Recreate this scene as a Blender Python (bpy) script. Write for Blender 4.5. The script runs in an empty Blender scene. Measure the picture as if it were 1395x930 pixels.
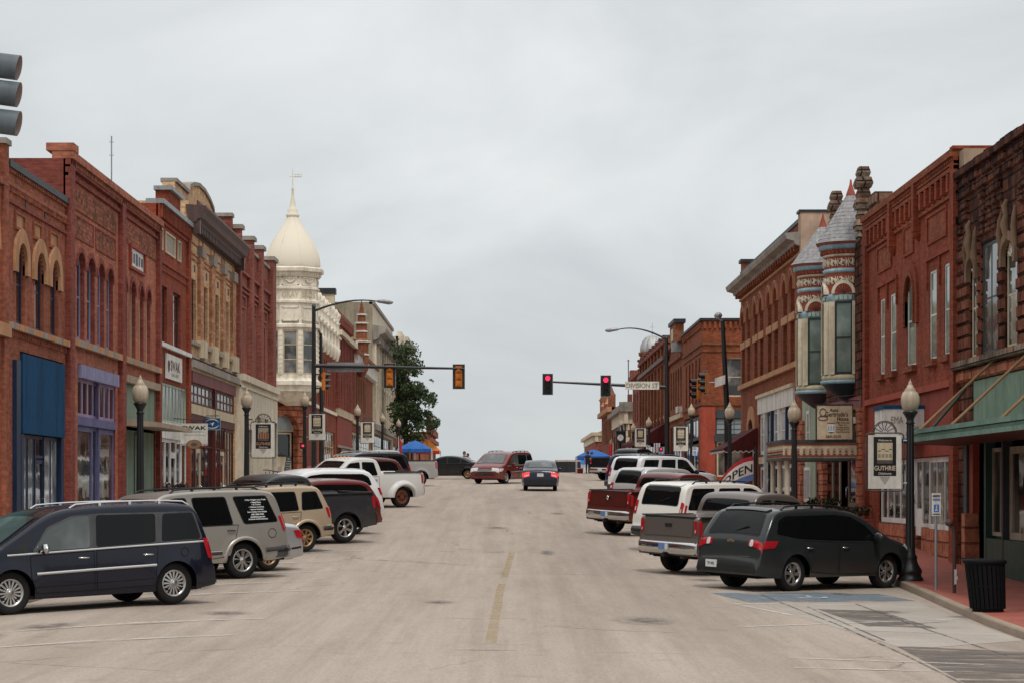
import bpy,math,random
from mathutils import Vector,Matrix
random.seed(7)
SC=bpy.context.scene
COL=SC.collection
R=math.radians
# ------------------------------------------------------------------ camera
F=3000.0
cam_d=bpy.data.cameras.new("Camera")
cam=bpy.data.objects.new("Camera",cam_d);COL.objects.link(cam)
cam.location=(0,0,0);cam.rotation_euler=(R(90),0,0)
cam_d.sensor_width=36.0;cam_d.lens=F/1395*36
cam_d.shift_x=7.5/1395;cam_d.shift_y=200/1395
cam_d.clip_start=0.3;cam_d.clip_end=6000
SC.camera=cam
# ------------------------------------------------------------------ sky
SUN_EL,SUN_AZ=60.0,168.0
w=bpy.data.worlds.new("World");SC.world=w;w.use_nodes=True
nt=w.node_tree;nt.nodes.clear()
def N(t,**k):
    n=nt.nodes.new(t)
    for a,b in k.items():setattr(n,a,b)
    return n
out=N('ShaderNodeOutputWorld');bg=N('ShaderNodeBackground')
sky=N('ShaderNodeTexSky',sky_type='NISHITA',sun_disc=False,sun_elevation=R(SUN_EL),sun_rotation=R(SUN_AZ))
tc=N('ShaderNodeTexCoord');sep=N('ShaderNodeSeparateXYZ')
nt.links.new(tc.outputs['Generated'],sep.inputs[0])
# overcast brightness: brighter towards the zenith
rz=N('ShaderNodeValToRGB');nt.links.new(sep.outputs['Z'],rz.inputs[0])
e=rz.color_ramp.elements
e[0].position=0.0;e[0].color=(0.70,0.735,0.75,1)
e[1].position=1.0;e[1].color=(1.32,1.32,1.32,1)
q=e.new(0.32);q.color=(0.765,0.79,0.80,1)
# streaky cloud layer: project the direction on a plane high above
mp=N('ShaderNodeMapping');mp.inputs['Scale'].default_value=(2.6,2.6,5.5);mp.inputs['Location'].default_value=(3.1,0.4,0.2)
nt.links.new(tc.outputs['Generated'],mp.inputs[0])
n1=N('ShaderNodeTexNoise');n1.inputs['Scale'].default_value=1.5;n1.inputs['Detail'].default_value=7;n1.inputs['Roughness'].default_value=.52;n1.inputs['Distortion'].default_value=.5
nt.links.new(mp.outputs[0],n1.inputs['Vector'])
rc=N('ShaderNodeValToRGB');nt.links.new(n1.outputs['Fac'],rc.inputs[0])
rc.color_ramp.elements[0].position=.33;rc.color_ramp.elements[0].color=(.775,.79,.80,1)
rc.color_ramp.elements[1].position=.66;rc.color_ramp.elements[1].color=(1.13,1.12,1.11,1)
mu=N('ShaderNodeMix',data_type='RGBA',blend_type='MULTIPLY');mu.inputs['Factor'].default_value=1
nt.links.new(rz.outputs[0],mu.inputs['A']);nt.links.new(rc.outputs[0],mu.inputs['B'])
sk=N('ShaderNodeMix',data_type='RGBA',blend_type='MULTIPLY');sk.inputs['Factor'].default_value=1
nt.links.new(sky.outputs[0],sk.inputs['A']);sk.inputs['B'].default_value=(.1,.1,.1,1)
mx=N('ShaderNodeMix',data_type='RGBA');mx.inputs['Factor'].default_value=.94
nt.links.new(sk.outputs['Result'],mx.inputs['A']);nt.links.new(mu.outputs['Result'],mx.inputs['B'])
nt.links.new(mx.outputs['Result'],bg.inputs['Color']);bg.inputs['Strength'].default_value=1.0
nt.links.new(bg.outputs[0],out.inputs[0])
# ------------------------------------------------------------------ sun (veiled)
sd=bpy.data.lights.new("Sun",'SUN');sd.energy=1.5;sd.angle=R(11);sd.color=(1,.965,.92)
sun=bpy.data.objects.new("Sun",sd);COL.objects.link(sun)
az=R(SUN_AZ)
dirn=Vector((math.sin(az)*math.cos(R(SUN_EL)),math.cos(az)*math.cos(R(SUN_EL)),math.sin(R(SUN_EL))))
sun.rotation_euler=dirn.to_track_quat('Z','Y').to_euler()
SC.view_settings.view_transform='Standard';SC.view_settings.look='None'
SC.view_settings.exposure=0;SC.view_settings.gamma=1
try:
    SC.view_settings.use_curve_mapping=False
    SC.cycles.max_bounces=6;SC.cycles.diffuse_bounces=3;SC.cycles.glossy_bounces=3
    SC.cycles.transparent_max_bounces=8
    SC.cycles.use_denoising=True
except Exception:pass
# ------------------------------------------------------------------ materials
MATS={}
def newmat(name):
    m=bpy.data.materials.new(name);m.use_nodes=True
    t=m.node_tree
    b=t.nodes['Principled BSDF']
    return m,t,b
def objvec(t,scale=(1,1,1),flat=False):
    c=t.nodes.new('ShaderNodeTexCoord')
    if flat:
        s=t.nodes.new('ShaderNodeSeparateXYZ');t.links.new(c.outputs['Object'],s.inputs[0])
        a=t.nodes.new('ShaderNodeMath');a.operation='ADD';t.links.new(s.outputs[0],a.inputs[0]);t.links.new(s.outputs[1],a.inputs[1])
        k=t.nodes.new('ShaderNodeCombineXYZ');t.links.new(a.outputs[0],k.inputs[0]);t.links.new(s.outputs[2],k.inputs[1])
        return k.outputs[0]
    m=t.nodes.new('ShaderNodeMapping');m.inputs['Scale'].default_value=scale
    t.links.new(c.outputs['Object'],m.inputs[0]);return m.outputs[0]
def noise(t,vec,scale,detail=4,rough=.55):
    n=t.nodes.new('ShaderNodeTexNoise');n.inputs['Scale'].default_value=scale;n.inputs['Detail'].default_value=detail;n.inputs['Roughness'].default_value=rough
    t.links.new(vec,n.inputs['Vector']);return n.outputs['Fac']
def ramp(t,fac,p0,c0,p1,c1):
    r=t.nodes.new('ShaderNodeValToRGB');t.links.new(fac,r.inputs[0])
    e=r.color_ramp.elements;e[0].position=p0;e[0].color=(*c0,1);e[1].position=p1;e[1].color=(*c1,1)
    return r.outputs[0]
def mixc(t,a,b,fac=1.0,mode='MIX'):
    m=t.nodes.new('ShaderNodeMix');m.data_type='RGBA';m.blend_type=mode
    for k,v in(('A',a),('B',b),('Factor',fac)):
        if isinstance(v,(tuple,list)):m.inputs[k].default_value=(*v,1)if len(v)==3 else v
        elif isinstance(v,(int,float)):m.inputs[k].default_value=v
        else:t.links.new(v,m.inputs[k])
    return m.outputs['Result']
def bump(t,b,height,strength=.3,dist=.02):
    n=t.nodes.new('ShaderNodeBump');n.inputs['Strength'].default_value=strength;n.inputs['Distance'].default_value=dist
    t.links.new(height,n.inputs['Height']);t.links.new(n.outputs[0],b.inputs['Normal'])
def dirt(t,base,lo=.72,hi=1.14,s1=.55,s2=5.0,streak=True):
    v=objvec(t);v2=objvec(t,(1.6,1.6,.22))
    a=ramp(t,noise(t,v,s1,5),.3,(lo,)*3,.68,(hi,)*3)
    c=mixc(t,base,a,.75,'MULTIPLY')
    if streak:
        s=ramp(t,noise(t,v2,1.7,5,.65),.33,(.56,.53,.51),.55,(1.06,1.06,1.06))
        c=mixc(t,c,s,.62,'MULTIPLY')
    f=ramp(t,noise(t,v,s2,3),.3,(.86,)*3,.7,(1.1,)*3)
    return mixc(t,c,f,.8,'MULTIPLY')
def paint(name,col,rough=.6,metal=0,spec=.22,weather=.5,emit=None):
    if name in MATS:return MATS[name]
    m,t,b=newmat(name)
    if weather>0:
        c=dirt(t,col,1-.45*weather,1+.12*weather)
        t.links.new(c,b.inputs['Base Color'])
    else:b.inputs['Base Color'].default_value=(*col,1)
    b.inputs['Roughness'].default_value=rough;b.inputs['Metallic'].default_value=metal
    b.inputs['Specular IOR Level'].default_value=spec
    if emit:
        b.inputs['Emission Color'].default_value=(*emit[0],1);b.inputs['Emission Strength'].default_value=emit[1]
    MATS[name]=m;return m
def brick(name,c1,c2,mortar,bw=.235,bh=.08,ms=.011,rough=.9,bmp=.5,stain=.65):
    if name in MATS:return MATS[name]
    m,t,b=newmat(name)
    v=objvec(t,flat=True)
    k=t.nodes.new('ShaderNodeTexBrick');k.inputs['Scale'].default_value=1
    k.inputs['Brick Width'].default_value=bw;k.inputs['Row Height'].default_value=bh;k.inputs['Mortar Size'].default_value=ms
    k.inputs['Mortar Smooth'].default_value=.2
    k.inputs['Color1'].default_value=(*c1,1);k.inputs['Color2'].default_value=(*c2,1);k.inputs['Mortar'].default_value=(*mortar,1)
    t.links.new(v,k.inputs['Vector'])
    mp=t.nodes.new('ShaderNodeMapping');mp.inputs['Scale'].default_value=(1/bw,1/bh,1);t.links.new(v,mp.inputs[0])
    wn=noise(t,mp.outputs[0],.8,1)
    per=ramp(t,wn,.3,(.55,.52,.5),.72,(1.3,1.28,1.24))
    c=mixc(t,k.outputs['Color'],per,.62,'MULTIPLY')
    c=dirt(t,c,1-stain*.6,1.14,.4,2.5)
    t.links.new(c,b.inputs['Base Color']);b.inputs['Roughness'].default_value=rough;b.inputs['Specular IOR Level'].default_value=.2
    inv=t.nodes.new('ShaderNodeMath');inv.operation='SUBTRACT';inv.inputs[0].default_value=1;t.links.new(k.outputs['Fac'],inv.inputs[1])
    bump(t,b,inv.outputs[0],bmp,.01)
    MATS[name]=m;return m
def stone(name,c1,c2,joint,bw=.75,bh=.33,ms=.018,soot=0.0,bmp=1.0):
    if name in MATS:return MATS[name]
    m,t,b=newmat(name)
    v=objvec(t,flat=True);v3=objvec(t)
    k=t.nodes.new('ShaderNodeTexBrick');k.inputs['Scale'].default_value=1
    k.inputs['Brick Width'].default_value=bw;k.inputs['Row Height'].default_value=bh;k.inputs['Mortar Size'].default_value=ms
    k.inputs['Mortar Smooth'].default_value=.7;k.offset_frequency=2;k.squash=.7;k.squash_frequency=3
    k.inputs['Color1'].default_value=(*c1,1);k.inputs['Color2'].default_value=(*c2,1);k.inputs['Mortar'].default_value=(*joint,1)
    t.links.new(v,k.inputs['Vector'])
    n=noise(t,v3,3.3,6,.62)
    c=mixc(t,k.outputs['Color'],ramp(t,n,.32,(.5,.48,.46),.7,(1.3,1.26,1.2)),.9,'MULTIPLY')
    if soot>0:
        s=ramp(t,noise(t,objvec(t,(1.2,1.2,.8)),.9,6,.7),.42,(.12,.1,.09),.62,(1,1,1))
        c=mixc(t,c,s,soot,'MULTIPLY')
    t.links.new(c,b.inputs['Base Color']);b.inputs['Roughness'].default_value=.95;b.inputs['Specular IOR Level'].default_value=.15
    inv=t.nodes.new('ShaderNodeMath');inv.operation='SUBTRACT';inv.inputs[0].default_value=1;t.links.new(k.outputs['Fac'],inv.inputs[1])
    ad=t.nodes.new('ShaderNodeMath');ad.operation='MULTIPLY_ADD';t.links.new(n,ad.inputs[0]);ad.inputs[1].default_value=.8;t.links.new(inv.outputs[0],ad.inputs[2])
    bump(t,b,ad.outputs[0],bmp,.09)
    MATS[name]=m;return m
def glass(name,col=(.012,.015,.017),rough=.04,wavy=.12,spec=.6,mott=0.0,mcol=(.2,.2,.19),scale=1.2):
    if name in MATS:return MATS[name]
    m,t,b=newmat(name)
    v=objvec(t)
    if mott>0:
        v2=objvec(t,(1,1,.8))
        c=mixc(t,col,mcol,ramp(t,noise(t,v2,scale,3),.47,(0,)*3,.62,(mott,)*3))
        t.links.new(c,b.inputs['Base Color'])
    else:b.inputs['Base Color'].default_value=(*col,1)
    b.inputs['Roughness'].default_value=rough;b.inputs['Specular IOR Level'].default_value=spec
    if wavy>0:bump(t,b,noise(t,v,1.1,2),wavy,.05)
    MATS[name]=m;return m
def carpaint(name,col,metal=.25,rough=.32,dust=.35):
    if name in MATS:return MATS[name]
    m,t,b=newmat(name)
    v=objvec(t)
    s=t.nodes.new('ShaderNodeSeparateXYZ');c0=t.nodes.new('ShaderNodeTexCoord');t.links.new(c0.outputs['Object'],s.inputs[0])
    n=noise(t,v,2.3,5,.6)
    mr=t.nodes.new('ShaderNodeMapRange');mr.inputs['From Min'].default_value=.25;mr.inputs['From Max'].default_value=.95
    mr.inputs['To Min'].default_value=1;mr.inputs['To Max'].default_value=.06;t.links.new(s.outputs[2],mr.inputs['Value'])
    mm=t.nodes.new('ShaderNodeMath');mm.operation='MULTIPLY';t.links.new(mr.outputs[0],mm.inputs[0]);t.links.new(n,mm.inputs[1])
    m2=t.nodes.new('ShaderNodeMath');m2.operation='MULTIPLY';t.links.new(mm.outputs[0],m2.inputs[0]);m2.inputs[1].default_value=dust
    c=mixc(t,col,(.23,.17,.125),m2.outputs[0]);t.links.new(c,b.inputs['Base Color'])
    b.inputs['Metallic'].default_value=metal;b.inputs['Roughness'].default_value=rough
    b.inputs['Specular IOR Level'].default_value=.25;b.inputs['Coat Weight'].default_value=.55;b.inputs['Coat Roughness'].default_value=.05;b.inputs['Coat IOR'].default_value=1.42
    MATS[name]=m;return m
# ------------------------------------------------------------------ objects
def tag(o,label=None,cat=None,group=None,kind=None):
    if label:o['label']=label
    if cat:o['category']=cat
    if group:o['group']=group
    if kind:o['kind']=kind
    return o
def thing(name,label,cat,loc=(0,0,0),rotz=0,group=None):
    o=bpy.data.objects.new(name,None);COL.objects.link(o)
    o.empty_display_size=.2;o.location=loc;o.rotation_euler=(0,0,rotz)
    return tag(o,label,cat,group)
def base_of(o):
    while o.parent:o=o.parent
    return o.location
class MB:
    def __init__(s):s.v=[];s.f=[];s.mi=[];s.sm=[];s.mats=[]
    def mat(s,m):
        if m not in s.mats:s.mats.append(m)
        return s.mats.index(m)
    def face(s,pts,m,smooth=False):
        i=len(s.v);s.v+=[tuple(p)for p in pts];s.f.append(tuple(range(i,i+len(pts))));s.mi.append(s.mat(m));s.sm.append(smooth)
    def idx(s,ids,m,smooth=False):
        s.f.append(tuple(ids));s.mi.append(s.mat(m));s.sm.append(smooth)
    def hexa(s,p,m):
        i=len(s.v);s.v+=[tuple(a)for a in p]
        for q in((3,2,1,0),(4,5,6,7),(0,1,5,4),(1,2,6,5),(2,3,7,6),(3,0,4,7)):s.idx([i+k for k in q],m)
    def box(s,x0,x1,y0,y1,z0,z1,m):
        s.hexa([(x0,y0,z0),(x1,y0,z0),(x1,y1,z0),(x0,y1,z0),(x0,y0,z1),(x1,y0,z1),(x1,y1,z1),(x0,y1,z1)],m)
    def grid(s,rows,m,smooth=True,closed=False):
        i=len(s.v);n=len(rows[0])
        for r_ in rows:s.v+=[tuple(p)for p in r_]
        for a in range(len(rows)-1):
            for b in range(n if closed else n-1):
                c=(b+1)%n
                s.idx([i+a*n+b,i+a*n+c,i+(a+1)*n+c,i+(a+1)*n+b],m,smooth)
    def lathe(s,prof,m,c=(0,0,0),n=20,axis='z',smooth=True,cap=True,arc=(0,1)):
        rows=[]
        full=arc==(0,1)
        k=n if full else n+1
        for r_,h in prof:
            row=[]
            for j in range(k):
                a=2*math.pi*(arc[0]+(arc[1]-arc[0])*j/n)
                x,y=r_*math.cos(a),r_*math.sin(a)
                p=(x,y,h)if axis=='z' else((h,x,y)if axis=='x' else(y,h,x))
                row.append((p[0]+c[0],p[1]+c[1],p[2]+c[2]))
            rows.append(row)
        s.grid(rows,m,smooth,closed=full)
        if cap and full:
            if prof[0][0]>1e-4:s.face(rows[0][::-1],m)
            if prof[-1][0]>1e-4:s.face(rows[-1],m)
    def tube(s,pts,r_,m,n=8,smooth=True):
        pts=[Vector(p)for p in pts];rows=[]
        for i,p in enumerate(pts):
            d=(pts[min(i+1,len(pts)-1)]-pts[max(i-1,0)]).normalized()
            up=Vector((0,0,1))if abs(d.z)<.9 else Vector((1,0,0))
            a=d.cross(up).normalized();b=d.cross(a).normalized()
            rr=r_[i]if isinstance(r_,(list,tuple))else r_
            rows.append([p+(a*math.cos(t)+b*math.sin(t))*rr for t in[2*math.pi*j/n for j in range(n)]])
        s.grid(rows,m,smooth,closed=True);s.face(rows[0][::-1],m);s.face(rows[-1],m)
    def bar(s,p,q,wd,ht,m):
        p,q=Vector(p),Vector(q);d=(q-p).normalized()
        up=Vector((0,0,1))if abs(d.z)<.95 else Vector((0,1,0))
        a=d.cross(up).normalized()*wd/2;b=d.cross(a).normalized()*ht/2
        s.hexa([p-a-b,p+a-b,p+a+b,p-a+b,q-a-b,q+a-b,q+a+b,q-a+b],m)
    def build(s,name,parent=None,world=True,off=None):
        me=bpy.data.meshes.new(name)
        v=s.v
        if parent is not None and world:
            b=base_of(parent);v=[(p[0]-b[0],p[1]-b[1],p[2]-b[2])for p in v]
        elif off:v=[(p[0]-off[0],p[1]-off[1],p[2]-off[2])for p in v]
        me.from_pydata(v,[],s.f)
        for m in s.mats:me.materials.append(m)
        me.polygons.foreach_set('material_index',s.mi);me.polygons.foreach_set('use_smooth',s.sm)
        me.update()
        o=bpy.data.objects.new(name,me);COL.objects.link(o)
        if parent is not None:o.parent=parent
        elif off:o.location=off
        return o
def mesh_of(name,mb):
    o=mb.build(name);me=o.data;bpy.data.objects.remove(o);return me
def inst(name,me,parent,loc=(0,0,0),rot=(0,0,0)):
    o=bpy.data.objects.new(name,me);COL.objects.link(o);o.parent=parent;o.location=loc;o.rotation_euler=rot;return o
def copy_tree(o,parent=None):
    c=o.copy();COL.objects.link(c)
    if parent is not None:c.parent=parent
    for ch in list(o.children):copy_tree(ch,c)
    return c
# lettering: 2-D glyph mesh scaled to a box
_txt={}
def glyphs(body):
    if body in _txt:return _txt[body]
    cu=bpy.data.curves.new('lettering','FONT');cu.body=body;cu.align_x='CENTER';cu.resolution_u=3
    o=bpy.data.objects.new('lettering',cu);COL.objects.link(o)
    dg=bpy.context.evaluated_depsgraph_get();me=bpy.data.meshes.new_from_object(o.evaluated_get(dg))
    vs=[(v.co.x,v.co.y)for v in me.vertices];fs=[tuple(p.vertices)for p in me.polygons]
    bpy.data.objects.remove(o);bpy.data.curves.remove(cu);bpy.data.meshes.remove(me)
    x0=min(v[0]for v in vs);x1=max(v[0]for v in vs);y0=min(v[1]for v in vs);y1=max(v[1]for v in vs)
    vs=[((x-(x0+x1)/2),(y-(y0+y1)/2))for x,y in vs]
    _txt[body]=(vs,fs,x1-x0,y1-y0);return _txt[body]
def letter(mb,body,c,right,up,wd,ht,m,bold=0):
    vs,fs,tw,th=glyphs(body)
    right=Vector(right).normalized();up=Vector(up).normalized();c=Vector(c);nrm=right.cross(up)
    kx=wd/tw;ky=(ht/th)if ht else kx
    offs=[(0,0,0)]+([(bold,0,.0004),(-bold,0,.0008),(0,bold,.0012),(0,-bold,.0016)]if bold else[])
    for bx,by,bz in offs:
        i=len(mb.v)
        for x,y in vs:mb.v.append(tuple(c+right*(x*kx+bx)+up*(y*ky+by)+nrm*bz))
        for f in fs:mb.idx([i+k for k in f],m)
# ------------------------------------------------------------------ terrain
PROF=[(-60,-2.2),(0,-2.16),(26,-2.15),(38,-2.10),(48,-2.02),(55,-1.84),(65,-1.48),(76,-1.10),(87,-.72),(98,-.38),(107,-.10),(123,.28),(136,.58),(160,1.0),(183,1.33),(210,1.55),(240,1.66),(270,1.62),(320,1.3),(420,-.5),(600,-6),(2500,-60)]
def gz(x,d):
    for(a,za),(b,zb)in zip(PROF,PROF[1:]):
        if d<=b:
            z=za+(zb-za)*(d-a)/(b-a);break
    else:z=PROF[-1][1]
    xc=max(-9.0,min(9.0,x))
    return z-.02*xc*min(1,max(0,(118-d)/48))-.004*abs(xc)-(.045*max(0,-5.6-xc)*min(1,max(0,(90-d)/40)))
KL=-8.7
def KR(d):
    P_=[(-20,7.3),(28,7.7),(34.7,7.95),(38.5,8.1),(44,8.5),(48,8.75),(54,8.8),(500,8.8)]
    for(a,xa),(b,xb)in zip(P_,P_[1:]):
        if d<=b:return xa+(xb-xa)*(d-a)/(b-a)
    return 8.8
def walk_z(x,d):return gz(-8.8 if x<0 else 8.8,d)+.15
# splitting one builder into separate neighbouring pieces
SPLIT={'pilaster','arch_hood','brick_panel','tile_panel','checker_panel','bulkhead','stone_pier','sill','fanlight','hanger_rod','mirror','lamp','ornament','rim','fretwork','stone_courses','wheel_flare','symbol','frieze'}
def pieces(mb):
    n=len(mb.v);par=list(range(n))
    def find(a):
        while par[a]!=a:par[a]=par[par[a]];a=par[a]
        return a
    for f in mb.f:
        for k in f[1:]:
            a,b=find(f[0]),find(k)
            if a!=b:par[b]=a
    comps={}
    for i,f in enumerate(mb.f):comps.setdefault(find(f[0]),[]).append(i)
    items=[]
    for fs in comps.values():
        vs={k for i in fs for k in mb.f[i]};lo=[min(mb.v[k][q]for k in vs)-.02 for q in range(3)];hi=[max(mb.v[k][q]for k in vs)+.02 for q in range(3)]
        items.append([lo,hi,fs])
    go=True
    while go:
        go=False;out_=[]
        for it in items:
            for o in out_:
                if all(it[0][q]<=o[1][q]and o[0][q]<=it[1][q]for q in range(3)):
                    o[0]=[min(a,b)for a,b in zip(o[0],it[0])];o[1]=[max(a,b)for a,b in zip(o[1],it[1])];o[2]+=it[2];go=True;break
            else:out_.append(it)
        items=out_
    res=[]
    for lo,hi,fs in items:
        m=MB();m.mats=mb.mats;mp={}
        for i in sorted(fs):
            ids=[]
            for k in mb.f[i]:
                if k not in mp:mp[k]=len(m.v);m.v.append(mb.v[k])
                ids.append(mp[k])
            m.f.append(tuple(ids));m.mi.append(mb.mi[i]);m.sm.append(mb.sm[i])
        res.append(m)
    return res
_build=MB.build
def build_split(s,name,parent=None,world=True,off=None):
    if name in SPLIT and parent is not None and len(s.f)<30000:
        ps=pieces(s)
        if 1<len(ps)<=60:
            o=None
            for p in ps:o=_build(p,name,parent,world,off)
            return o
    return _build(s,name,parent,world,off)
MB.build=build_split
# ================================================================== setting: ground, road, pavements
def ground_mat():
    m,t,b=newmat('ground_earth');v=objvec(t)
    t.links.new(ramp(t,noise(t,v,.2,5),.35,(.10,.10,.06),.65,(.17,.16,.10)),b.inputs['Base Color']);b.inputs['Roughness'].default_value=1;return m
def road_mat():
    m,t,b=newmat('worn_road');v=objvec(t)
    c=ramp(t,noise(t,objvec(t,(.5,.06,1)),.7,6,.6),.3,(.340,.280,.230),.7,(.396,.332,.277))
    # traffic lanes polished along the street, tyre wear and grit
    c=mixc(t,c,ramp(t,noise(t,objvec(t,(.7,.012,1)),1.0,4),.36,(.88,.875,.87),.62,(1.06,1.055,1.05)),.9,'MULTIPLY')
    c=mixc(t,c,ramp(t,noise(t,objvec(t,(1.5,.03,1)),2.0,6,.72),.38,(.86,.855,.85),.6,(1.04,1.04,1.04)),.7,'MULTIPLY')
    c=mixc(t,c,ramp(t,noise(t,objvec(t,(1,.25,1)),26,4,.8),.3,(.76,)*3,.7,(1.2,)*3),.7,'MULTIPLY')
    c=mixc(t,c,ramp(t,noise(t,objvec(t,(1,.16,1)),1.6,7,.75),.34,(.78,.765,.75),.56,(1.04,)*3),.5,'MULTIPLY')
    # fine cracks
    vo=t.nodes.new('ShaderNodeTexVoronoi');vo.feature='DISTANCE_TO_EDGE';vo.inputs['Scale'].default_value=.16
    di=t.nodes.new('ShaderNodeVectorMath');di.operation='ADD'
    nn=t.nodes.new('ShaderNodeTexNoise');nn.inputs['Scale'].default_value=.9;nn.inputs['Detail'].default_value=5;t.links.new(v,nn.inputs['Vector'])
    t.links.new(v,di.inputs[0]);t.links.new(nn.outputs['Color'],di.inputs[1]);t.links.new(di.outputs[0],vo.inputs['Vector'])
    cr=ramp(t,vo.outputs['Distance'],.0015,(.36,.33,.3),.005,(1,1,1))
    msk=ramp(t,noise(t,v,.3,3),.5,(0,)*3,.6,(.8,)*3)
    c=mixc(t,c,cr,msk,'MULTIPLY')
    # oil drips in the parking lanes
    s=t.nodes.new('ShaderNodeTexVoronoi');s.inputs['Scale'].default_value=.7;t.links.new(di.outputs[0],s.inputs['Vector'])
    c=mixc(t,c,ramp(t,s.outputs['Distance'],.05,(.62,.6,.59),.17,(1,1,1)),.35,'MULTIPLY')
    t.links.new(c,b.inputs['Base Color']);b.inputs['Roughness'].default_value=.88;b.inputs['Specular IOR Level'].default_value=.25
    bump(t,b,noise(t,v,60,3),.25,.01);return m
def worn(name,col,lo=.42,hi=.55,sc=2.2,rough=.85,stretch=(1,1,1),maxa=1.0):
    m,t,b=newmat(name);v=objvec(t,stretch)
    b.inputs['Base Color'].default_value=(*col,1);b.inputs['Roughness'].default_value=rough
    c=mixc(t,col,ramp(t,noise(t,v,9,3),.3,(.75,)*3,.7,(1.15,)*3),.8,'MULTIPLY');t.links.new(c,b.inputs['Base Color'])
    a=ramp(t,noise(t,v,sc,7,.75),lo,(0,)*3,hi,(maxa,)*3);t.links.new(a,b.inputs['Alpha']);return m
def concrete(name,c0,c1):
    m,t,b=newmat(name);v=objvec(t)
    c=ramp(t,noise(t,v,.7,6,.6),.3,c0,.7,c1)
    c=mixc(t,c,ramp(t,noise(t,v,22,3),.3,(.8,)*3,.7,(1.1,)*3),.6,'MULTIPLY')
    t.links.new(c,b.inputs['Base Color']);b.inputs['Roughness'].default_value=.9;bump(t,b,noise(t,v,30,4),.3,.01);return m
M_road=road_mat();M_ground=ground_mat()
M_kerb=concrete('kerb_concrete',(.27,.20,.145),(.36,.28,.21))
M_conc=concrete('pale_concrete',(.33,.285,.245),(.43,.38,.325))
M_tar=concrete('asphalt_patch_dark',(.10,.085,.075),(.17,.15,.13))
M_walk_l=concrete('left_pavement',(.28,.25,.22),(.38,.34,.30))
def paver_mat():
    m,t,b=newmat('red_paver');c0=t.nodes.new('ShaderNodeTexCoord')
    k=t.nodes.new('ShaderNodeTexBrick');k.inputs['Scale'].default_value=1;k.inputs['Brick Width'].default_value=.21;k.inputs['Row Height'].default_value=.105;k.inputs['Mortar Size'].default_value=.006
    k.inputs['Color1'].default_value=(.42,.105,.066,1);k.inputs['Color2'].default_value=(.34,.08,.054,1);k.inputs['Mortar'].default_value=(.17,.08,.06,1)
    t.links.new(c0.outputs['Object'],k.inputs['Vector'])
    c=mixc(t,k.outputs['Color'],ramp(t,noise(t,c0.outputs['Object'],.9,6,.65),.3,(.72,)*3,.7,(1.12,)*3),.85,'MULTIPLY')
    t.links.new(c,b.inputs['Base Color']);b.inputs['Roughness'].default_value=.85;return m
M_paver=paver_mat()
DS=[-60,-20,0,10,20,26,32,37,41.5,46,50,55,60,65,70,76,81,87,92,98,103,107,112,117,123,128,136,144,152,160,170,183,195,210,225,240,255,270,295,320,370,420]
def sheet(name,xs,ds,dz,m,zf=gz,kind='structure'):
    mb=MB();rows=[[(x,d,zf(x,d)+dz)for x in xs]for d in ds];mb.grid(rows,m,True);o=mb.build(name);o['kind']=kind;return o
g_ds=DS+[500,600,900,1500,2500]
sheet('ground',[-2500,-600,-150,-60,-30,-13,-8.7,-4,0,4,8,13,30,60,150,600,2500],g_ds,-.06,M_ground)
# one road surface: the main street and the cross street in one sheet (quads between kerb lines)
mb=MB()
xm=[KL,-6.5,-4.5,-2.2,0,2.2,4.2,6.2,7.2]
mb.grid([[(x,d,gz(x,d))for x in xm+[KR(d)]]for d in DS],M_road,True)
cd=[107.6,110,113,117,121,124,126]
for xs in([-160,-80,-40,-20,-12,KL],[8.8,12,20,40,80,160]):
    mb.grid([[(x,d,gz(x,d))for x in xs]for d in cd],M_road,True)
o=mb.build('road');o['kind']='structure'
# pavements with kerbs (slab top 15 cm above the gutter)
def pavement(name,xf,xw,d0,d1,m):
    xk=xf if callable(xf)else(lambda d:xf)
    ds=sorted(set([d0,d1]+[d for d in DS if d0<d<d1]));sg=1 if xw>0 else-1;W_=lambda d:walk_z(sg,d);G_=lambda d:gz(xk(d),d)
    mb=MB()
    mb.grid([[(xk(d)+sg*.16,d,W_(d)),((xk(d)+xw)/2,d,W_(d)+.01),(xw,d,W_(d)+.02)]for d in ds],m,True)
    o=mb.build(name);o['kind']='structure'
    kb=MB()
    kb.grid([[(xk(d),d,G_(d)-.1),(xk(d)+sg*.012,d,W_(d)-.02),(xk(d)+sg*.03,d,W_(d)+.003),(xk(d)+sg*.16,d,W_(d)+.003),(xk(d)+sg*.165,d,W_(d)-.05)]for d in ds],M_kerb,False)
    for d in(d0,d1):
        kb.face([(xk(d),d,G_(d)-.1),(xw,d,G_(d)-.1),(xw,d,W_(d)+.02),(xk(d),d,W_(d)+.003)],M_kerb)
    k=kb.build('kerb');k['kind']='structure'
pavement('pavement_right',KR,11.4,-20,106.5,M_paver)
pavement('pavement_left',KL,-11.6,-20,108.5,M_walk_l)
pavement('pavement_right_far',8.8,11.6,127.5,420,M_paver)
pavement('pavement_left_far',KL,-12.0,126.0,420,M_walk_l)
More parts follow.
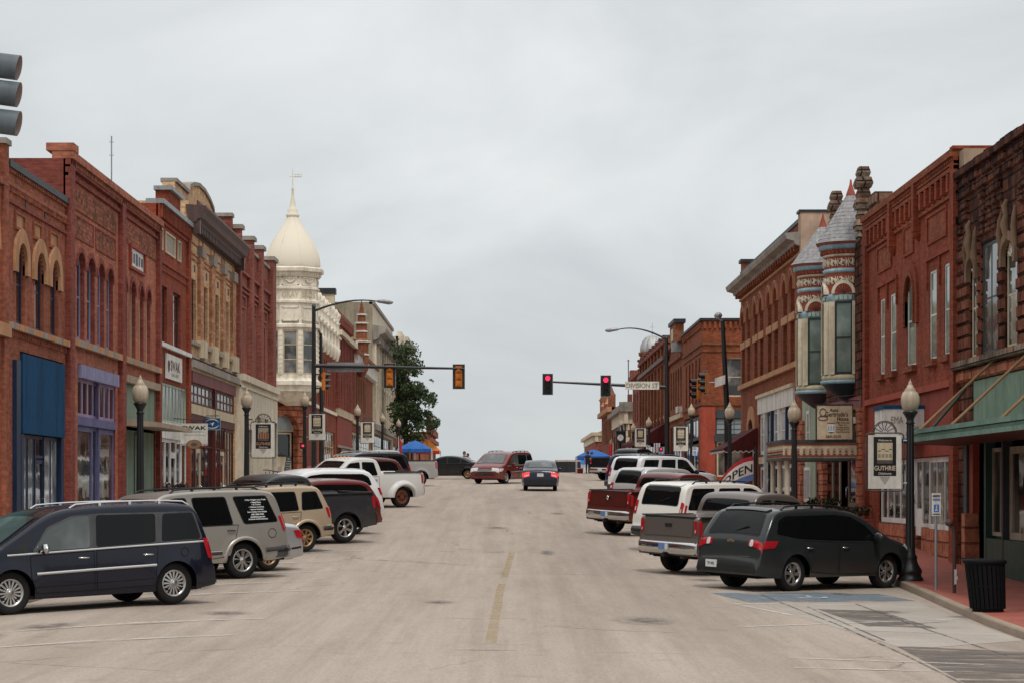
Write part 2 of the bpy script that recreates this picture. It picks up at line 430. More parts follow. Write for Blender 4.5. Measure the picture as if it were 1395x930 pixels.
# sheets laid on the road
M_yellow=worn('yellow_line_paint',(.42,.30,.10),.36,.66,2.6,maxa=.5)
M_white=worn('white_line_paint',(.62,.60,.57),.34,.56,2.0,maxa=.85)
M_bluep=worn('blue_bay_paint',(.145,.205,.255),.36,.56,1.3,maxa=.85)
def strip(name,p,q,wd,m,dz=.008,n=8,kind='structure'):
    (x0,d0),(x1,d1)=p,q;L=math.hypot(x1-x0,d1-d0);nx,ny=-(d1-d0)/L*wd/2,(x1-x0)/L*wd/2
    mb=MB();rows=[]
    for i in range(n+1):
        k=i/n;x,d=x0+(x1-x0)*k,d0+(d1-d0)*k
        rows.append([(x-nx,d-ny,gz(x-nx,d-ny)+dz),(x+nx,d+ny,gz(x+nx,d+ny)+dz)])
    mb.grid(rows,m,True);o=mb.build(name);o['kind']=kind;return o
def patch(name,pts,m,dz,kind='structure'):
    mb=MB();a,b_,c,e_=[Vector(p)for p in pts];n=12
    mb.grid([[(q.x,q.y,gz(q.x,q.y)+dz)for q in[a.lerp(b_,i/n).lerp(e_.lerp(c,i/n),j/n)for i in range(n+1)]]for j in range(n+1)],m,True);o=mb.build(name);o['kind']=kind;return o
def onroad(px,py):
    lo,hi=20.0,200.0
    for _ in range(50):
        m_=(lo+hi)/2
        if gz((px-690)*m_/F,m_)<(665-py)*m_/F:lo=m_
        else:hi=m_
    return((px-690)*lo/F,lo)
strip('centre_line',onroad(668,876),onroad(682,800),.16,M_yellow);strip('centre_line',onroad(682,800),onroad(697,752),.16,M_yellow)
# tar-filled joints across the street
M_joint=worn('tar_joint',(.10,.09,.085),.40,.54,1.3,maxa=.75)
for a,b_,wd in(((645,792),(722,793),.10),((600,751),(735,752),.10),((620,885),(745,886),.05)):
    strip('tar_joint',onroad(*a),onroad(*b_),wd,M_joint,.006)
strip('white_marking',onroad(655,876),onroad(720,877),.05,M_white)
# parking bay lines, right side and left side
for d0 in(36.2,52.0,55.6,59.2,63,66.8,70.5,74,78,82,86):
    strip('bay_line',(8.55,d0+2.9),(3.7,d0-1.2),.1,M_white)
for d0 in(29.5,33.2,41.5,45.2,49,53,57,61,65,69,73,77,81,85):
    strip('bay_line',(KL+.15,d0-2.3),(KL+4.9,d0+1.6),.1,M_white)
strip('bay_line',onroad(1000,822),onroad(1080,838),.1,M_white)
strip('bay_line',onroad(1000,822),onroad(1180,824),.1,M_white)
strip('bay_line',onroad(1082,909),onroad(1300,915),.09,M_white)
strip('bay_line',onroad(1075,896),onroad(1340,905),.09,M_white)
patch('blue_parking_bay',[onroad(968,807),onroad(1185,806),onroad(1248,818),onroad(1020,820)],M_bluep,.004)
# wheelchair symbol, worn white
mb=MB();cx,cd_=onroad(1105,813)
for k in range(10):
    a0,a1=2.2+k*.42,2.2+(k+1)*.42
    mb.face([(cx+r_*math.cos(a),cd_+r_*1.4*math.sin(a),gz(cx,cd_)+.009)for r_,a in((.24,a0),(.34,a0),(.34,a1),(.24,a1))],M_white)
mb.face([(cx-.06,cd_,gz(cx,cd_)+.009),(cx+.04,cd_,gz(cx,cd_)+.009),(cx+.04,cd_+.75,gz(cx,cd_)+.009),(cx-.06,cd_+.75,gz(cx,cd_)+.009)],M_white)
mb.build('wheelchair_marking')['kind']='structure'
M_tarw=worn('asphalt_patch_worn',(.13,.108,.095),.38,.60,1.3,.9,(.55,2.2,1),.95)
# patched concrete gutter bay at right
patch('concrete_patch',[onroad(1040,822),onroad(1248,820),onroad(1394,872),onroad(1235,884)],M_conc,.003)
patch('asphalt_patch',[onroad(1112,829),onroad(1200,832),onroad(1278,856),onroad(1180,852)],M_tarw,.006)
patch('asphalt_patch',[onroad(1220,879),onroad(1400,888),onroad(1440,945),onroad(1330,938)],M_tarw,.006)
for a,b_ in(((1020,803),(1140,850)),((1140,850),(1235,893)),((1235,893),(1330,940)),((1100,826),(1205,872)),((1165,822),(1262,857)),((1262,857),(1372,893)),((1150,858),(1360,866)),((1300,846),(1180,853))):
    strip('gutter_joint',onroad(*a),onroad(*b_),.045,M_joint,.009)
# oil stains and scuffs where cars stand and turn
m,t,b=newmat('oil_stain');c0=t.nodes.new('ShaderNodeTexCoord');s0=t.nodes.new('ShaderNodeSeparateXYZ');t.links.new(c0.outputs['Generated'],s0.inputs[0])
k0=t.nodes.new('ShaderNodeCombineXYZ');t.links.new(s0.outputs[0],k0.inputs[0]);t.links.new(s0.outputs[1],k0.inputs[1])
d0=t.nodes.new('ShaderNodeVectorMath');d0.operation='DISTANCE';t.links.new(k0.outputs[0],d0.inputs[0]);d0.inputs[1].default_value=(.5,.5,0)
fa=ramp(t,d0.outputs['Value'],.08,(.8,)*3,.5,(0,)*3);b.inputs['Base Color'].default_value=(.075,.066,.06,1);b.inputs['Roughness'].default_value=.6
t.links.new(mixc(t,fa,ramp(t,noise(t,objvec(t),3.5,6,.7),.36,(0,)*3,.62,(1,)*3),1.0,'MULTIPLY'),b.inputs['Alpha']);M_oil=m
rs=random.Random(5)
for sx,d0_ in((-6.9,33),(-6.5,42.5),(-6.2,44),(-6.8,53),(6.3,57),(6.9,40.2),(6.0,64),(-5.9,69),(7.0,46),(-7.3,30.5),(-4.6,36),(4.5,50),(.4,47),(1.1,59),(-1.2,40),(2.2,36),(1.9,82),(-.3,71)):
    a,e_=rs.uniform(.25,.6),rs.uniform(.5,1.4);patch('oil_stain',[(sx-a,d0_-e_),(sx+a,d0_-e_),(sx+a,d0_+e_),(sx-a,d0_+e_)],M_oil,.005)
# low green rise beyond the crest
mb=MB();M_far=paint('distant_green',(.10,.125,.09),1,weather=.5)
rows=[]
for d in(600,700,850,1000):
    rows.append([(x,d,-9+(12.5+2.5*math.sin(x*.013)+1.2*math.sin(x*.05))*math.sin(math.pi*(d-600)/400))for x in range(-400,401,25)])
mb.grid(rows,M_far,True);mb.build('hills')['kind']='structure'
# ================================================================== building tools
class Frame:
    def __init__(s,ox,oy,tx,ty,nx,ny):s.o=(ox,oy);s.t=(tx,ty);s.n=(nx,ny)
    def p(s,u,z,o=0.0):return(s.o[0]+s.t[0]*u+s.n[0]*o,s.o[1]+s.t[1]*u+s.n[1]*o,z)
def street(X,left):return Frame(X,0,0,1,1 if left else-1,0)
def facing(Y):return Frame(0,Y,1,0,0,-1)
XL,XLF,XR,XRF=-11.5,-11.8,11.3,11.4
FL,FLF,FR,FRF=street(XL,True),street(XLF,True),street(XR,False),street(XRF,False)
def ul(px):return XL*F/(px-690)
def ur(px):return XR*F/(px-690)
def ulf(px):return XLF*F/(px-690)
def urf(px):return XRF*F/(px-690)
def zl(px,py):return(665-py)*ul(px)/F
def fbox(mb,fr,u0,u1,z0,z1,o0,o1,m):
    P=fr.p
    mb.hexa([P(u0,z0,o0),P(u1,z0,o0),P(u1,z0,o1),P(u0,z0,o1),P(u0,z1,o0),P(u1,z1,o0),P(u1,z1,o1),P(u0,z1,o1)],m)
def op(u0,u1,zb,zt,arch=0.0):return dict(u0=min(u0,u1),u1=max(u0,u1),zb=zb,zt=zt,arch=arch)
def arch_z(o,u):
    c=(o['u0']+o['u1'])/2;h=(o['u1']-o['u0'])/2
    return o['zt']-o['arch']+o['arch']*math.sqrt(max(0,1-((u-c)/h)**2))
def wall(mb,fr,u0,u1,z0,z1,ops,m,depth=.13,jm=None,o=0.0):
    jm=jm or m;P=fr.p
    cuts=sorted(set([u0,u1]+[x for q in ops for x in(q['u0'],q['u1'])]))
    for a,b in zip(cuts,cuts[1:]):
        if b-a<1e-5:continue
        mid=(a+b)/2;z=z0
        for q in sorted([q for q in ops if q['u0']<=mid<=q['u1']],key=lambda q:q['zb']):
            if q['zb']>z+1e-4:mb.face([P(a,z,o),P(b,z,o),P(b,q['zb'],o),P(a,q['zb'],o)],m)
            z=q['zt']
        if z1>z+1e-4:mb.face([P(a,z,o),P(b,z,o),P(b,z1,o),P(a,z1,o)],m)
    for q in ops:
        a,b,zb,zt=q['u0'],q['u1'],q['zb'],q['zt'];i=o-depth
        if q['arch']>0:
            n=12;us=[a+(b-a)*(1-math.cos(math.pi*k/n))/2 for k in range(n+1)];zs=[arch_z(q,u)for u in us]
            for k in range(n):
                mb.face([P(us[k],zs[k],o),P(us[k+1],zs[k+1],o),P(us[k+1],zt,o),P(us[k],zt,o)],m)
                mb.face([P(us[k],zs[k],o),P(us[k+1],zs[k+1],o),P(us[k+1],zs[k+1],i),P(us[k],zs[k],i)],jm)
            zs_=zt-q['arch']
        else:
            zs_=zt;mb.face([P(a,zt,o),P(b,zt,o),P(b,zt,i),P(a,zt,i)],jm)
        mb.face([P(a,zb,o),P(a,zs_,o),P(a,zs_,i),P(a,zb,i)],jm);mb.face([P(b,zb,o),P(b,zs_,o),P(b,zs_,i),P(b,zb,i)],jm)
        mb.face([P(a,zb,o),P(b,zb,o),P(b,zb,i),P(a,zb,i)],jm)
def glazed(root,fr,u0,u1,z0,z1,o,fm,gm,nu=1,nv=1,fw=.07,name='window',thick=.05,bar=.045,pane='pane',rail=None):
    """frame with glazing bars as one part, its glass as a sub-part; o = outer face of the frame"""
    mb=MB();i=o-thick
    fbox(mb,fr,u0,u0+fw,z0,z1,i,o,fm);fbox(mb,fr,u1-fw,u1,z0,z1,i,o,fm)
    fbox(mb,fr,u0+fw,u1-fw,z0,z0+fw,i,o,fm);fbox(mb,fr,u0+fw,u1-fw,z1-fw,z1,i,o,fm)
    for k in range(1,nu):
        u=u0+(u1-u0)*k/nu;fbox(mb,fr,u-bar/2,u+bar/2,z0+fw,z1-fw,i+.01,o-.006,fm)
    for k in range(1,nv):
        z=z0+(z1-z0)*k/nv;fbox(mb,fr,u0+fw,u1-fw,z-bar/2,z+bar/2,i+.012,o-.01,fm)
    for z in(rail or[]):fbox(mb,fr,u0+fw,u1-fw,z-bar/2,z+bar/2,i+.012,o-.003,fm)
    f=mb.build(name,root)
    g=MB();t=(random.random()-.5)*.012
    P=fr.p;q=i+.018
    g.face([P(u0+fw*.5,z0+fw*.5,q-t),P(u1-fw*.5,z0+fw*.5,q+t),P(u1-fw*.5,z1-fw*.5,q+t),P(u0+fw*.5,z1-fw*.5,q-t)],gm)
    g.build(pane,f);return f
def sash(root,fr,q,fm,gm,depth=.13,name='window',nu=1,nv=2,fw=.07):
    return glazed(root,fr,q['u0'],q['u1'],q['zb'],q['zt'],-depth+.04,fm,gm,nu,nv,fw,name,.034)
def entry(root,fr,u0,u1,z0,z1,o,fm,gm,label=None,lower=.75,fw=.1):
    """a glazed shop door: frame, lower panel, pane and handle"""
    mb=MB();i=o-.05
    fbox(mb,fr,u0,u0+fw,z0,z1,i,o,fm);fbox(mb,fr,u1-fw,u1,z0,z1,i,o,fm)
    fbox(mb,fr,u0+fw,u1-fw,z0,z0+lower,i+.01,o-.012,fm);fbox(mb,fr,u0+fw,u1-fw,z1-fw,z1,i,o,fm)
    d=mb.build('door',root)
    if label:d['label']=label
    g=MB();P=fr.p;q=i+.02
    g.face([P(u0+fw*.5,z0+lower*.9,q),P(u1-fw*.5,z0+lower*.9,q),P(u1-fw*.5,z1-fw*.5,q),P(u0+fw*.5,z1-fw*.5,q)],gm);g.build('pane',d)
    h=MB();uh=u1-fw*.6;h.tube([P(uh,z0+.9,o),P(uh,z0+.9,o+.05),P(uh,z0+1.25,o+.05),P(uh,z0+1.25,o)],.014,M_chrome,6);h.build('handle',d)
    return d
def arch_ring(mb,fr,q,wd,o0,o1,m,zs_extra=.0,n=14):
    """voussoir ring round an arched opening"""
    a,b=q['u0'],q['u1'];c=(a+b)/2;h=(b-a)/2;r_=q['arch'];zs_=q['zt']-r_;P=fr.p;rows=[]
    pts=[]
    if zs_extra>0:pts.append((math.pi,-zs_extra))
    pts+=[(math.pi*(1-k/n),0)for k in range(n+1)]
    if zs_extra>0:pts.append((0,-zs_extra))
    for t,e_ in pts:
        ci,si=math.cos(t),math.sin(t)
        i_=(c+ci*h,zs_+si*r_+e_);x_=(c+ci*(h+wd),zs_+si*(r_+wd)+e_)
        rows.append([P(i_[0],i_[1],o0),P(i_[0],i_[1],o1),P(x_[0],x_[1],o1),P(x_[0],x_[1],o0)])
    mb.grid(rows,m,False)
def dentils(mb,fr,u0,u1,z0,z1,o0,o1,step,wd,m):
    n=max(1,int(abs(u1-u0)/step));s=(u1-u0)/n
    for k in range(n):fbox(mb,fr,u0+s*k+(s-wd)/2,u0+s*k+(s+wd)/2,z0,z1,o0,o1,m)
def shell(root,fr,u0,u1,z0,zroof,ztop,m,mroof,back=14.0,cap=None,sides=(1,1),t=.32,frontcap=True):
    """parapet thickness, side walls, back wall and roof of a building"""
    P=fr.p;mb=MB()
    for k,u,s in((0,u0,1),(1,u1,-1)):
        if not sides[k]:continue
        mb.face([P(u,z0,0),P(u,z0,-back),P(u,ztop,-back),P(u,ztop,0)],m)
        mb.face([P(u+s*t,zroof,-t),P(u+s*t,zroof,-back),P(u+s*t,ztop,-back),P(u+s*t,ztop,-t)],m)
        mb.face([P(u,ztop,0),P(u+s*t,ztop,-t),P(u+s*t,ztop,-back),P(u,ztop,-back)],cap or m)
    mb.face([P(u0,z0,-back),P(u1,z0,-back),P(u1,ztop-.5,-back),P(u0,ztop-.5,-back)],m)
    mb.face([P(u0,zroof-.3,-t),P(u1,zroof-.3,-t),P(u1,ztop,-t),P(u0,ztop,-t)],m)
    if frontcap:mb.face([P(u0,ztop,0),P(u1,ztop,0),P(u1,ztop,-t),P(u0,ztop,-t)],cap or m)
    w_=mb.build('side_wall',root)
    rb=MB();rb.face([P(u0+.01,zroof,-t),P(u1-.01,zroof,-t),P(u1-.01,zroof-.25,-back+.02),P(u0+.01,zroof-.25,-back+.02)],mroof);rb.build('roof',root)
    return w_
def rect_panel(mb,fr,u0,u1,z0,z1,o,m,fm=None,fw=.06,fo=.04):
    P=fr.p;mb.face([P(u0,z0,o),P(u1,z0,o),P(u1,z1,o),P(u0,z1,o)],m)
    if fm:
        for a,b,c,d in((u0-fw,u1+fw,z0-fw,z0),(u0-fw,u1+fw,z1,z1+fw),(u0-fw,u0,z0,z1),(u1,u1+fw,z0,z1)):fbox(mb,fr,a,b,c,d,-.03,fo,fm)
# ---------------------------------------------------------------- materials of the street
B_or=brick('orange_brick',(0.413,0.117,0.062),(0.334,0.088,0.049),(0.247,0.128,0.088))
B_salmon=brick('salmon_painted_brick',(0.475,0.170,0.107),(0.423,0.148,0.091),(0.384,0.148,0.091),bmp=.2)
B_salm2=brick('salmon_dark_brick',(0.295,0.072,0.054),(0.236,0.057,0.043),(0.236,0.086,0.065))
B_check=brick('checker_brick',(0.450,0.144,0.081),(0.122,0.049,0.030),(0.218,0.081,0.047),.24,.12,.02)
B_red=brick('painted_red_brick',(0.330,0.070,0.034),(0.280,0.058,0.029),(0.219,0.063,0.034),bmp=.3)
B_deep=brick('deep_red_brick',(0.330,0.088,0.039),(0.262,0.067,0.032),(0.183,0.076,0.041),bmp=.4)
B_tan=brick('tan_brick',(.78,.50,.28),(.66,.41,.225),(.48,.33,.21),stain=.3,bmp=.3)
B_stripe=brick('red_tan_brick',(.44,.17,.085),(.55,.34,.20),(.36,.2,.12),.3,.15,.012,stain=.3)
B_rose=brick('rose_brick',(0.362,0.114,0.081),(0.302,0.087,0.064),(0.254,0.117,0.088))
B_far=brick('far_red_brick',(0.321,0.104,0.052),(0.257,0.079,0.042),(0.218,0.110,0.063))
B_brown=brick('brown_brick',(0.242,0.090,0.045),(0.181,0.071,0.036),(0.197,0.107,0.061))
S_dark=stone('sooty_red_stone',(.235,.082,.05),(.145,.055,.037),(.04,.02,.014),.62,.30,.03,.9,1.0)
S_red=stone('red_sandstone',(.30,.105,.065),(.21,.07,.045),(.10,.04,.028),.66,.32,.025,.6,1.0)
S_pink=stone('pink_sandstone',(0.540,0.209,0.128),(0.459,0.162,0.095),(0.270,0.108,0.068),.8,.38,.03,.15,1.0)
S_pier=stone('weathered_pier_stone',(0.405,0.324,0.257),(0.324,0.189,0.135),(0.068,0.054,0.041),.7,.36,.03,.7,1.0)
S_cream=paint('cream_limestone',(.66,.58,.45),.85,weather=.35)
P_cream=paint('cream_paint',(.68,.60,.46),.55)
P_creamd=paint('cream_trim',(.60,.50,.34),.6)
P_carve=paint('carved_stone',(.25,.155,.10),.9,weather=1)
P_ivory=paint('ivory_paint',(.72,.68,.60),.5)
P_white=paint('white_paint',(.72,.71,.68),.5,weather=.35)
P_navy=paint('navy_paint',(.015,.032,.075),.4)
P_teal=paint('teal_board',(.012,.066,.15),.85,spec=.1,weather=.25)
P_lav=paint('lavender_paint',(.27,.26,.43),.6)
P_pinklav=paint('pink_lavender',(.40,.27,.42),.5)
P_violet=paint('violet_frame',(.145,.14,.28),.6)
P_green=paint('sage_board',(.22,.30,.225),.7)
P_green2=paint('awning_green',(.16,.27,.22),.6)
P_dkgreen=paint('dark_green',(.028,.065,.045),.5)
P_seaf=paint('seafoam',(.10,.30,.28),.5)
P_brownr=paint('oxblood_wood',(.11,.028,.02),.5)
P_mauve=paint('mauve_fascia',(.22,.075,.07),.6)
P_black=paint('black_iron',(.012,.012,.013),.4,spec=.5,weather=.4)
P_dark=paint('dark_trim',(.035,.037,.042),.5)
P_slate=paint('dark_grey_trim',(.055,.065,.072),.5)
P_roof=paint('roof_felt',(.10,.095,.09),.95)
P_stucco=paint('stained_stucco',(.33,.235,.165),.95,weather=1)
P_stuccor=paint('red_stained_stucco',(.50,.35,.25),.95,weather=1)
P_grey=paint('cement_grey',(.34,.285,.20),.95,weather=.9)
P_stonecap=paint('stone_cap',(.34,.30,.26),.9,weather=1)
P_metalcap=paint('metal_coping',(.32,.33,.34),.5,metal=.3)
P_brmetal=paint('brown_metal_cornice',(.105,.062,.052),.5)
P_terr=paint('terracotta',(.48,.25,.13),.8)
P_redp=paint('flat_red',(.27,.05,.03),.7,weather=.5)
P_orred=paint('orange_red',(.36,.068,.038),.7,weather=.5)
P_rust=paint('rust_rod',(.30,.17,.09),.7)
P_ltblue=paint('light_blue_trim',(.30,.44,.50),.5)
P_palegr=paint('pale_green_boards',(.42,.50,.38),.6)
P_wood=paint('weathered_beam',(.40,.31,.23),.7)
P_maroon=paint('maroon_canvas',(.085,.012,.013),.8)
P_sign=paint('sign_white',(.70,.68,.63),.5,weather=.3)
P_ink=paint('sign_black',(.014,.014,.015),.5,weather=0)
P_ink2=paint('sign_brown',(.10,.05,.035),.6,weather=0)
M_chrome=paint('chrome',(.62,.62,.62),.12,metal=1,weather=0)
G_dark=glass('dark_glass',(.013,.016,.018),.05,.10)
G_shop=glass('shop_glass',(.022,.019,.016),.05,.16,.6,.8,(.17,.145,.12),.8)
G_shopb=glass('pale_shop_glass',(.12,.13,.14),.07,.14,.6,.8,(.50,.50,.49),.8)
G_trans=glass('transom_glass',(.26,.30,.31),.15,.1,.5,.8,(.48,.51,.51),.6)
G_green=glass('curtained_glass',(.12,.165,.14),.06,.08,.6,.7,(.26,.31,.26),1.1)
G_curt=glass('blind_glass',(.06,.065,.065),.06,.1,.6,.7,(.36,.36,.34),.7)
# ================================================================== LEFT BLOCK
# -- building at the very edge of the frame
b=thing('brick_building','brick building with teal shop front at the left edge of the photo','building',(XL,46,-1.9))
mb=MB();u0,u1=40.0,50.6
q0=op(47.6,49.6,1.9,6.4,1.0);q1=op(41.2,50.0,-2.3,3.2);q2=op(43.6,45.8,1.9+1.9,6.4,1.0);q0['zb']=3.8
wall(mb,FL,u0,u1,-2.6,7.6,[q0,q1,q2],B_or);mb.build('wall',b)
mb=MB();fbox(mb,FL,u0,u1,3.45,3.75,-.05,.14,P_terr);fbox(mb,FL,u0,u1,6.9,7.05,-.05,.08,B_or);fbox(mb,FL,50.15,50.6,-2.4,7.85,-.3,.07,B_or);fbox(mb,FL,50.1,50.66,7.85,7.98,-.36,.12,P_stonecap);mb.build('pilaster',b)
mb=MB();arch_ring(mb,FL,q0,.3,-.05,.06,P_terr);arch_ring(mb,FL,q2,.3,-.05,.06,P_terr);mb.build('arch_hood',b)
for q in(q0,q2):sash(b,FL,q,P_dark,G_dark)
mb=MB();fbox(mb,FL,41.2,50.0,1.2,3.2,-.1,-.03,P_seaf);mb.build('sign_panel',b)
glazed(b,FL,41.2,49.6,-2.3,1.2,-.2,P_white,G_shopb,4,1,.1,'shop_window')
shell(b,FL,u0,u1,-2.6,6.9,7.6,B_or,P_roof)
# -- blue boarded shop
b=thing('brick_building','orange brick building with three tan arch hoods above a large blue boarded shop front','building',(XL,54,-1.5))
u0,u1=50.62,57.6
wins=[op(ul(22),ul(34),3.85,5.79,.48),op(ul(47.4),ul(59.7),3.85,5.79,.48),op(ul(68.4),ul(79),3.85,5.79,.48)]
sf=op(ul(27.2),ul(86),-2.2,3.25)
mb=MB();wall(mb,FL,u0,u1,-2.4,7.4,wins+[sf],B_or);mb.build('wall',b)
mb=MB()
for q in wins:arch_ring(mb,FL,q,.34,-.05,.07,P_terr,.25)
mb.build('arch_hood',b)
mb=MB()
for a,c in((20,31.3),(45,54),(67,76.5)):rect_panel(mb,FL,ul(a),ul(c),6.12,6.42,.012,P_terr,B_or,.06,.05)
mb.build('tile_panel',b)
for q in wins:sash(b,FL,q,P_navy,G_dark,fw=.1)
mb=MB();fbox(mb,FL,u0,u1,6.98,7.08,-.05,.07,B_or);dentils(mb,FL,u0,u1,6.86,6.98,-.05,.06,.16,.08,B_or);fbox(mb,FL,u0,u1,6.6,6.68,-.05,.05,B_salm2)
fbox(mb,FL,u0,u1,7.4,7.56,-.32,.1,P_dark);dentils(mb,FL,u0,u1,7.3,7.4,-.05,.06,.2,.1,B_or)
for u in(52.6,54.8):fbox(mb,FL,u,u+.14,6.7,6.95,-.05,.02,P_dark)
mb.build('cornice',b)
mb=MB()
n=12
for k in range(n):
    a=u0+(u1-u0)*k/n;fbox(mb,FL,a+.02,a+(u1-u0)/n-.02,3.68,3.83,-.05,.13,P_terr if k%3 else P_stonecap)
dentils(mb,FL,u0,u1,3.52,3.66,-.05,.05,.2,.1,B_or);mb.build('sill',b)
mb=MB();fbox(mb,FL,sf['u0']+.04,sf['u1']-.04,1.32,3.2,-.1,.06,P_teal);mb.build('boarding',b)
mb=MB();fbox(mb,FL,ul(17),ul(22.5),-2.2,3.0,-.02,.1,P_navy);fbox(mb,FL,sf['u1']-.35,sf['u1']-.02,-2.2,1.3,-.12,.03,P_navy);fbox(mb,FL,sf['u0']+.02,sf['u0']+.3,-2.2,1.3,-.12,.03,P_navy);mb.build('pilaster',b)
ds0,ds1=ul(52),ul(63)
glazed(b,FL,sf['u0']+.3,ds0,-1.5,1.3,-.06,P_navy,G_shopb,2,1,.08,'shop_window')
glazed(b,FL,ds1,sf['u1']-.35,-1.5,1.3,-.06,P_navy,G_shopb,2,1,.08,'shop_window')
mb=MB();fbox(mb,FL,sf['u0']+.3,ds0,-2.2,-1.5,-.1,-.04,P_navy);fbox(mb,FL,ds1,sf['u1']-.35,-2.2,-1.5,-.1,-.04,P_navy);mb.build('bulkhead',b)
entry(b,FL,ds0,ds1,-1.5,.72,-.08,P_navy,G_shop)
glazed(b,FL,ds0,ds1,.75,1.3,-.08,P_navy,G_dark,1,1,.07,'transom_window')
shell(b,FL,u0,u1,-2.4,6.8,7.4,B_or,P_roof,frontcap=False)
# -- the salmon pair with four arched windows each
for k,(pa,pb,lab)in enumerate(((89,161,'salmon painted brick building with lavender arched windows and violet shop front'),(161,215,'salmon painted brick building with a framed name stone over green boarded shop front'))):
    u0,u1=ul(pa),ul(pb)
    b=thing('brick_building',lab,'building',(XL,(u0+u1)/2,gz(8.6,(u0+u1)/2)))
    zg=gz(8.6,u0)-.2
    if k==0:wp=((104.8,115.2),(118.7,129),(133,142),(145.4,154));sf=op(ul(106),ul(157),zg,3.35)
    else:wp=((165,173),(177.4,184.5),(189.5,195.5),(199,205));sf=op(ul(168),ul(211.5),zg,3.3)
    wins=[op(ul(a),ul(c),4.0,6.36,.42)for a,c in wp]
    mb=MB();wall(mb,FL,u0,u1,zg-.2,8.6,wins+[sf],B_salmon,depth=.16,jm=B_salm2);mb.build('wall',b)
    mb=MB()
    for q in wins:arch_ring(mb,FL,q,.14,-.05,.035,B_salm2)
    mb.build('arch_hood',b)
    for q in wins:sash(b,FL,q,P_lav if k==0 else P_creamd,G_dark if k==0 else G_curt,.16,fw=.11 if k==0 else .07)
    mb=MB();fbox(mb,FL,u0,u1,8.6,8.8,-.35,.2,B_salmon);fbox(mb,FL,u0,u1,8.38,8.44,-.05,.13,B_salm2);dentils(mb,FL,u0,u1,8.46,8.58,-.05,.14,.22,.11,B_salmon);fbox(mb,FL,u0,u1,8.15,8.24,-.05,.08,B_salm2);mb.build('cornice',b)
    mb=MB();pl=[(u0,u0+.62)]+([(u1-.4,u1)]if k else[])
    for a,c in pl:fbox(mb,FL,a,c,zg,8.59,-.05,.14,B_salm2 if(k==0)else B_salm2)
    if k==0:fbox(mb,FL,u0-.02,u0+.66,8.8,9.0,-.5,.22,B_salmon)
    mb.build('pilaster',b)
    mb=MB();fbox(mb,FL,u0+.8,u1-.5,7.42,8.02,-.05,.03,B_check)
    if k==0:
        um=(u0+u1)/2;rect_panel(mb,FL,u0+.85,um-.1,6.72,7.25,.012,B_check,B_salm2,.05,.03);rect_panel(mb,FL,um+.3,u1-.6,6.72,7.25,.012,B_check,B_salm2,.05,.03)
    mb.build('checker_panel',b)
    if k==1:
        mb=MB();a,c=ul(176),ul(194.5);rect_panel(mb,FL,a,c,6.78,7.36,.02,P_sign,P_redp,.09,.09)
        s0=FL.p((a+c)/2,7.07,.03)
        for j,(wl,hl)in enumerate(((.3,.34),(.26,.3),(.34,.36),(.22,.3),(.3,.26))):
            uj=a+(c-a)*(.12+.19*j);fbox(mb,FL,uj-wl/2,uj+wl/2,7.07-hl/2,7.07+hl/2,0,.03,P_slate)
        mb.build('name_stone',b)
    mb=MB();n=9
    for j in range(n):
        a=u0+.62+(u1-u0-.62)*j/n;fbox(mb,FL,a+.02,a+(u1-u0-.62)/n-.02,3.78,3.96,-.05,.15,P_stonecap if j%2 else P_terr)
    mb.build('sill',b)
    a,c=sf['u0'],sf['u1']
    if k==0:
        mb=MB();fbox(mb,FL,a,c,2.98,3.33,-.05,.12,P_lav);fbox(mb,FL,a,c,1.72,1.95,-.1,.02,P_violet);mb.build('fascia',b)
        m1,m2=a+(c-a)*.42,a+(c-a)*.58
        glazed(b,FL,a,m1,1.95,2.98,-.03,P_pinklav,G_dark,3,1,.09,'transom_window',bar=.16);glazed(b,FL,m2,c,1.95,2.98,-.03,P_pinklav,G_dark,3,1,.09,'transom_window',bar=.16)
        glazed(b,FL,m1,m2,1.95,2.98,-.1,P_violet,G_dark,1,1,.09,'transom_window')
        glazed(b,FL,a,m1,zg+.55,1.72,-.05,P_violet,G_shop,1,1,.16,'shop_window');glazed(b,FL,m2,c,zg+.55,1.72,-.05,P_violet,G_shop,1,1,.16,'shop_window')
        entry(b,FL,m1,m2,zg+.25,1.72,-.1,P_violet,G_dark)
        mb=MB();fbox(mb,FL,a,m1,zg,zg+.55,-.12,-.02,P_violet);fbox(mb,FL,m2,c,zg,zg+.55,-.12,-.02,P_violet);mb.build('bulkhead',b)
    else:
        mb=MB();fbox(mb,FL,a-.1,c+.1,3.2,3.42,-.05,.16,P_wood);mb.build('fascia',b)
        mb=MB();n=3
        for j in range(n):fbox(mb,FL,a+(c-a)*j/n+.02,a+(c-a)*(j+1)/n-.02,2.0,3.18,-.1,-.02,P_green)
        for j in range(4):fbox(mb,FL,a+(c-a)*j/4+.02,a+(c-a)*(j+1)/4-.02,zg,1.8,-.12,-.05,P_green)
        mb.build('boarding',b)
        mb=MB();P=FL.p
        mb.hexa([P(a-.2,1.9,-.05),P(c+.3,1.9,-.05),P(c+.3,1.84,1.15),P(a-.2,1.84,1.15),P(a-.2,2.12,-.05),P(c+.3,2.12,-.05),P(c+.3,1.98,1.15),P(a-.2,1.98,1.15)],P_wood)
        mb.build('canopy',b)
        entry(b,FL,a+(c-a)*.36,a+(c-a)*.6,zg+.2,1.75,-.03,P_dkgreen,G_dark)
    shell(b,FL,u0,u1,zg-.2,7.9,8.6,B_salm2,P_roof,frontcap=False,cap=P_stonecap)
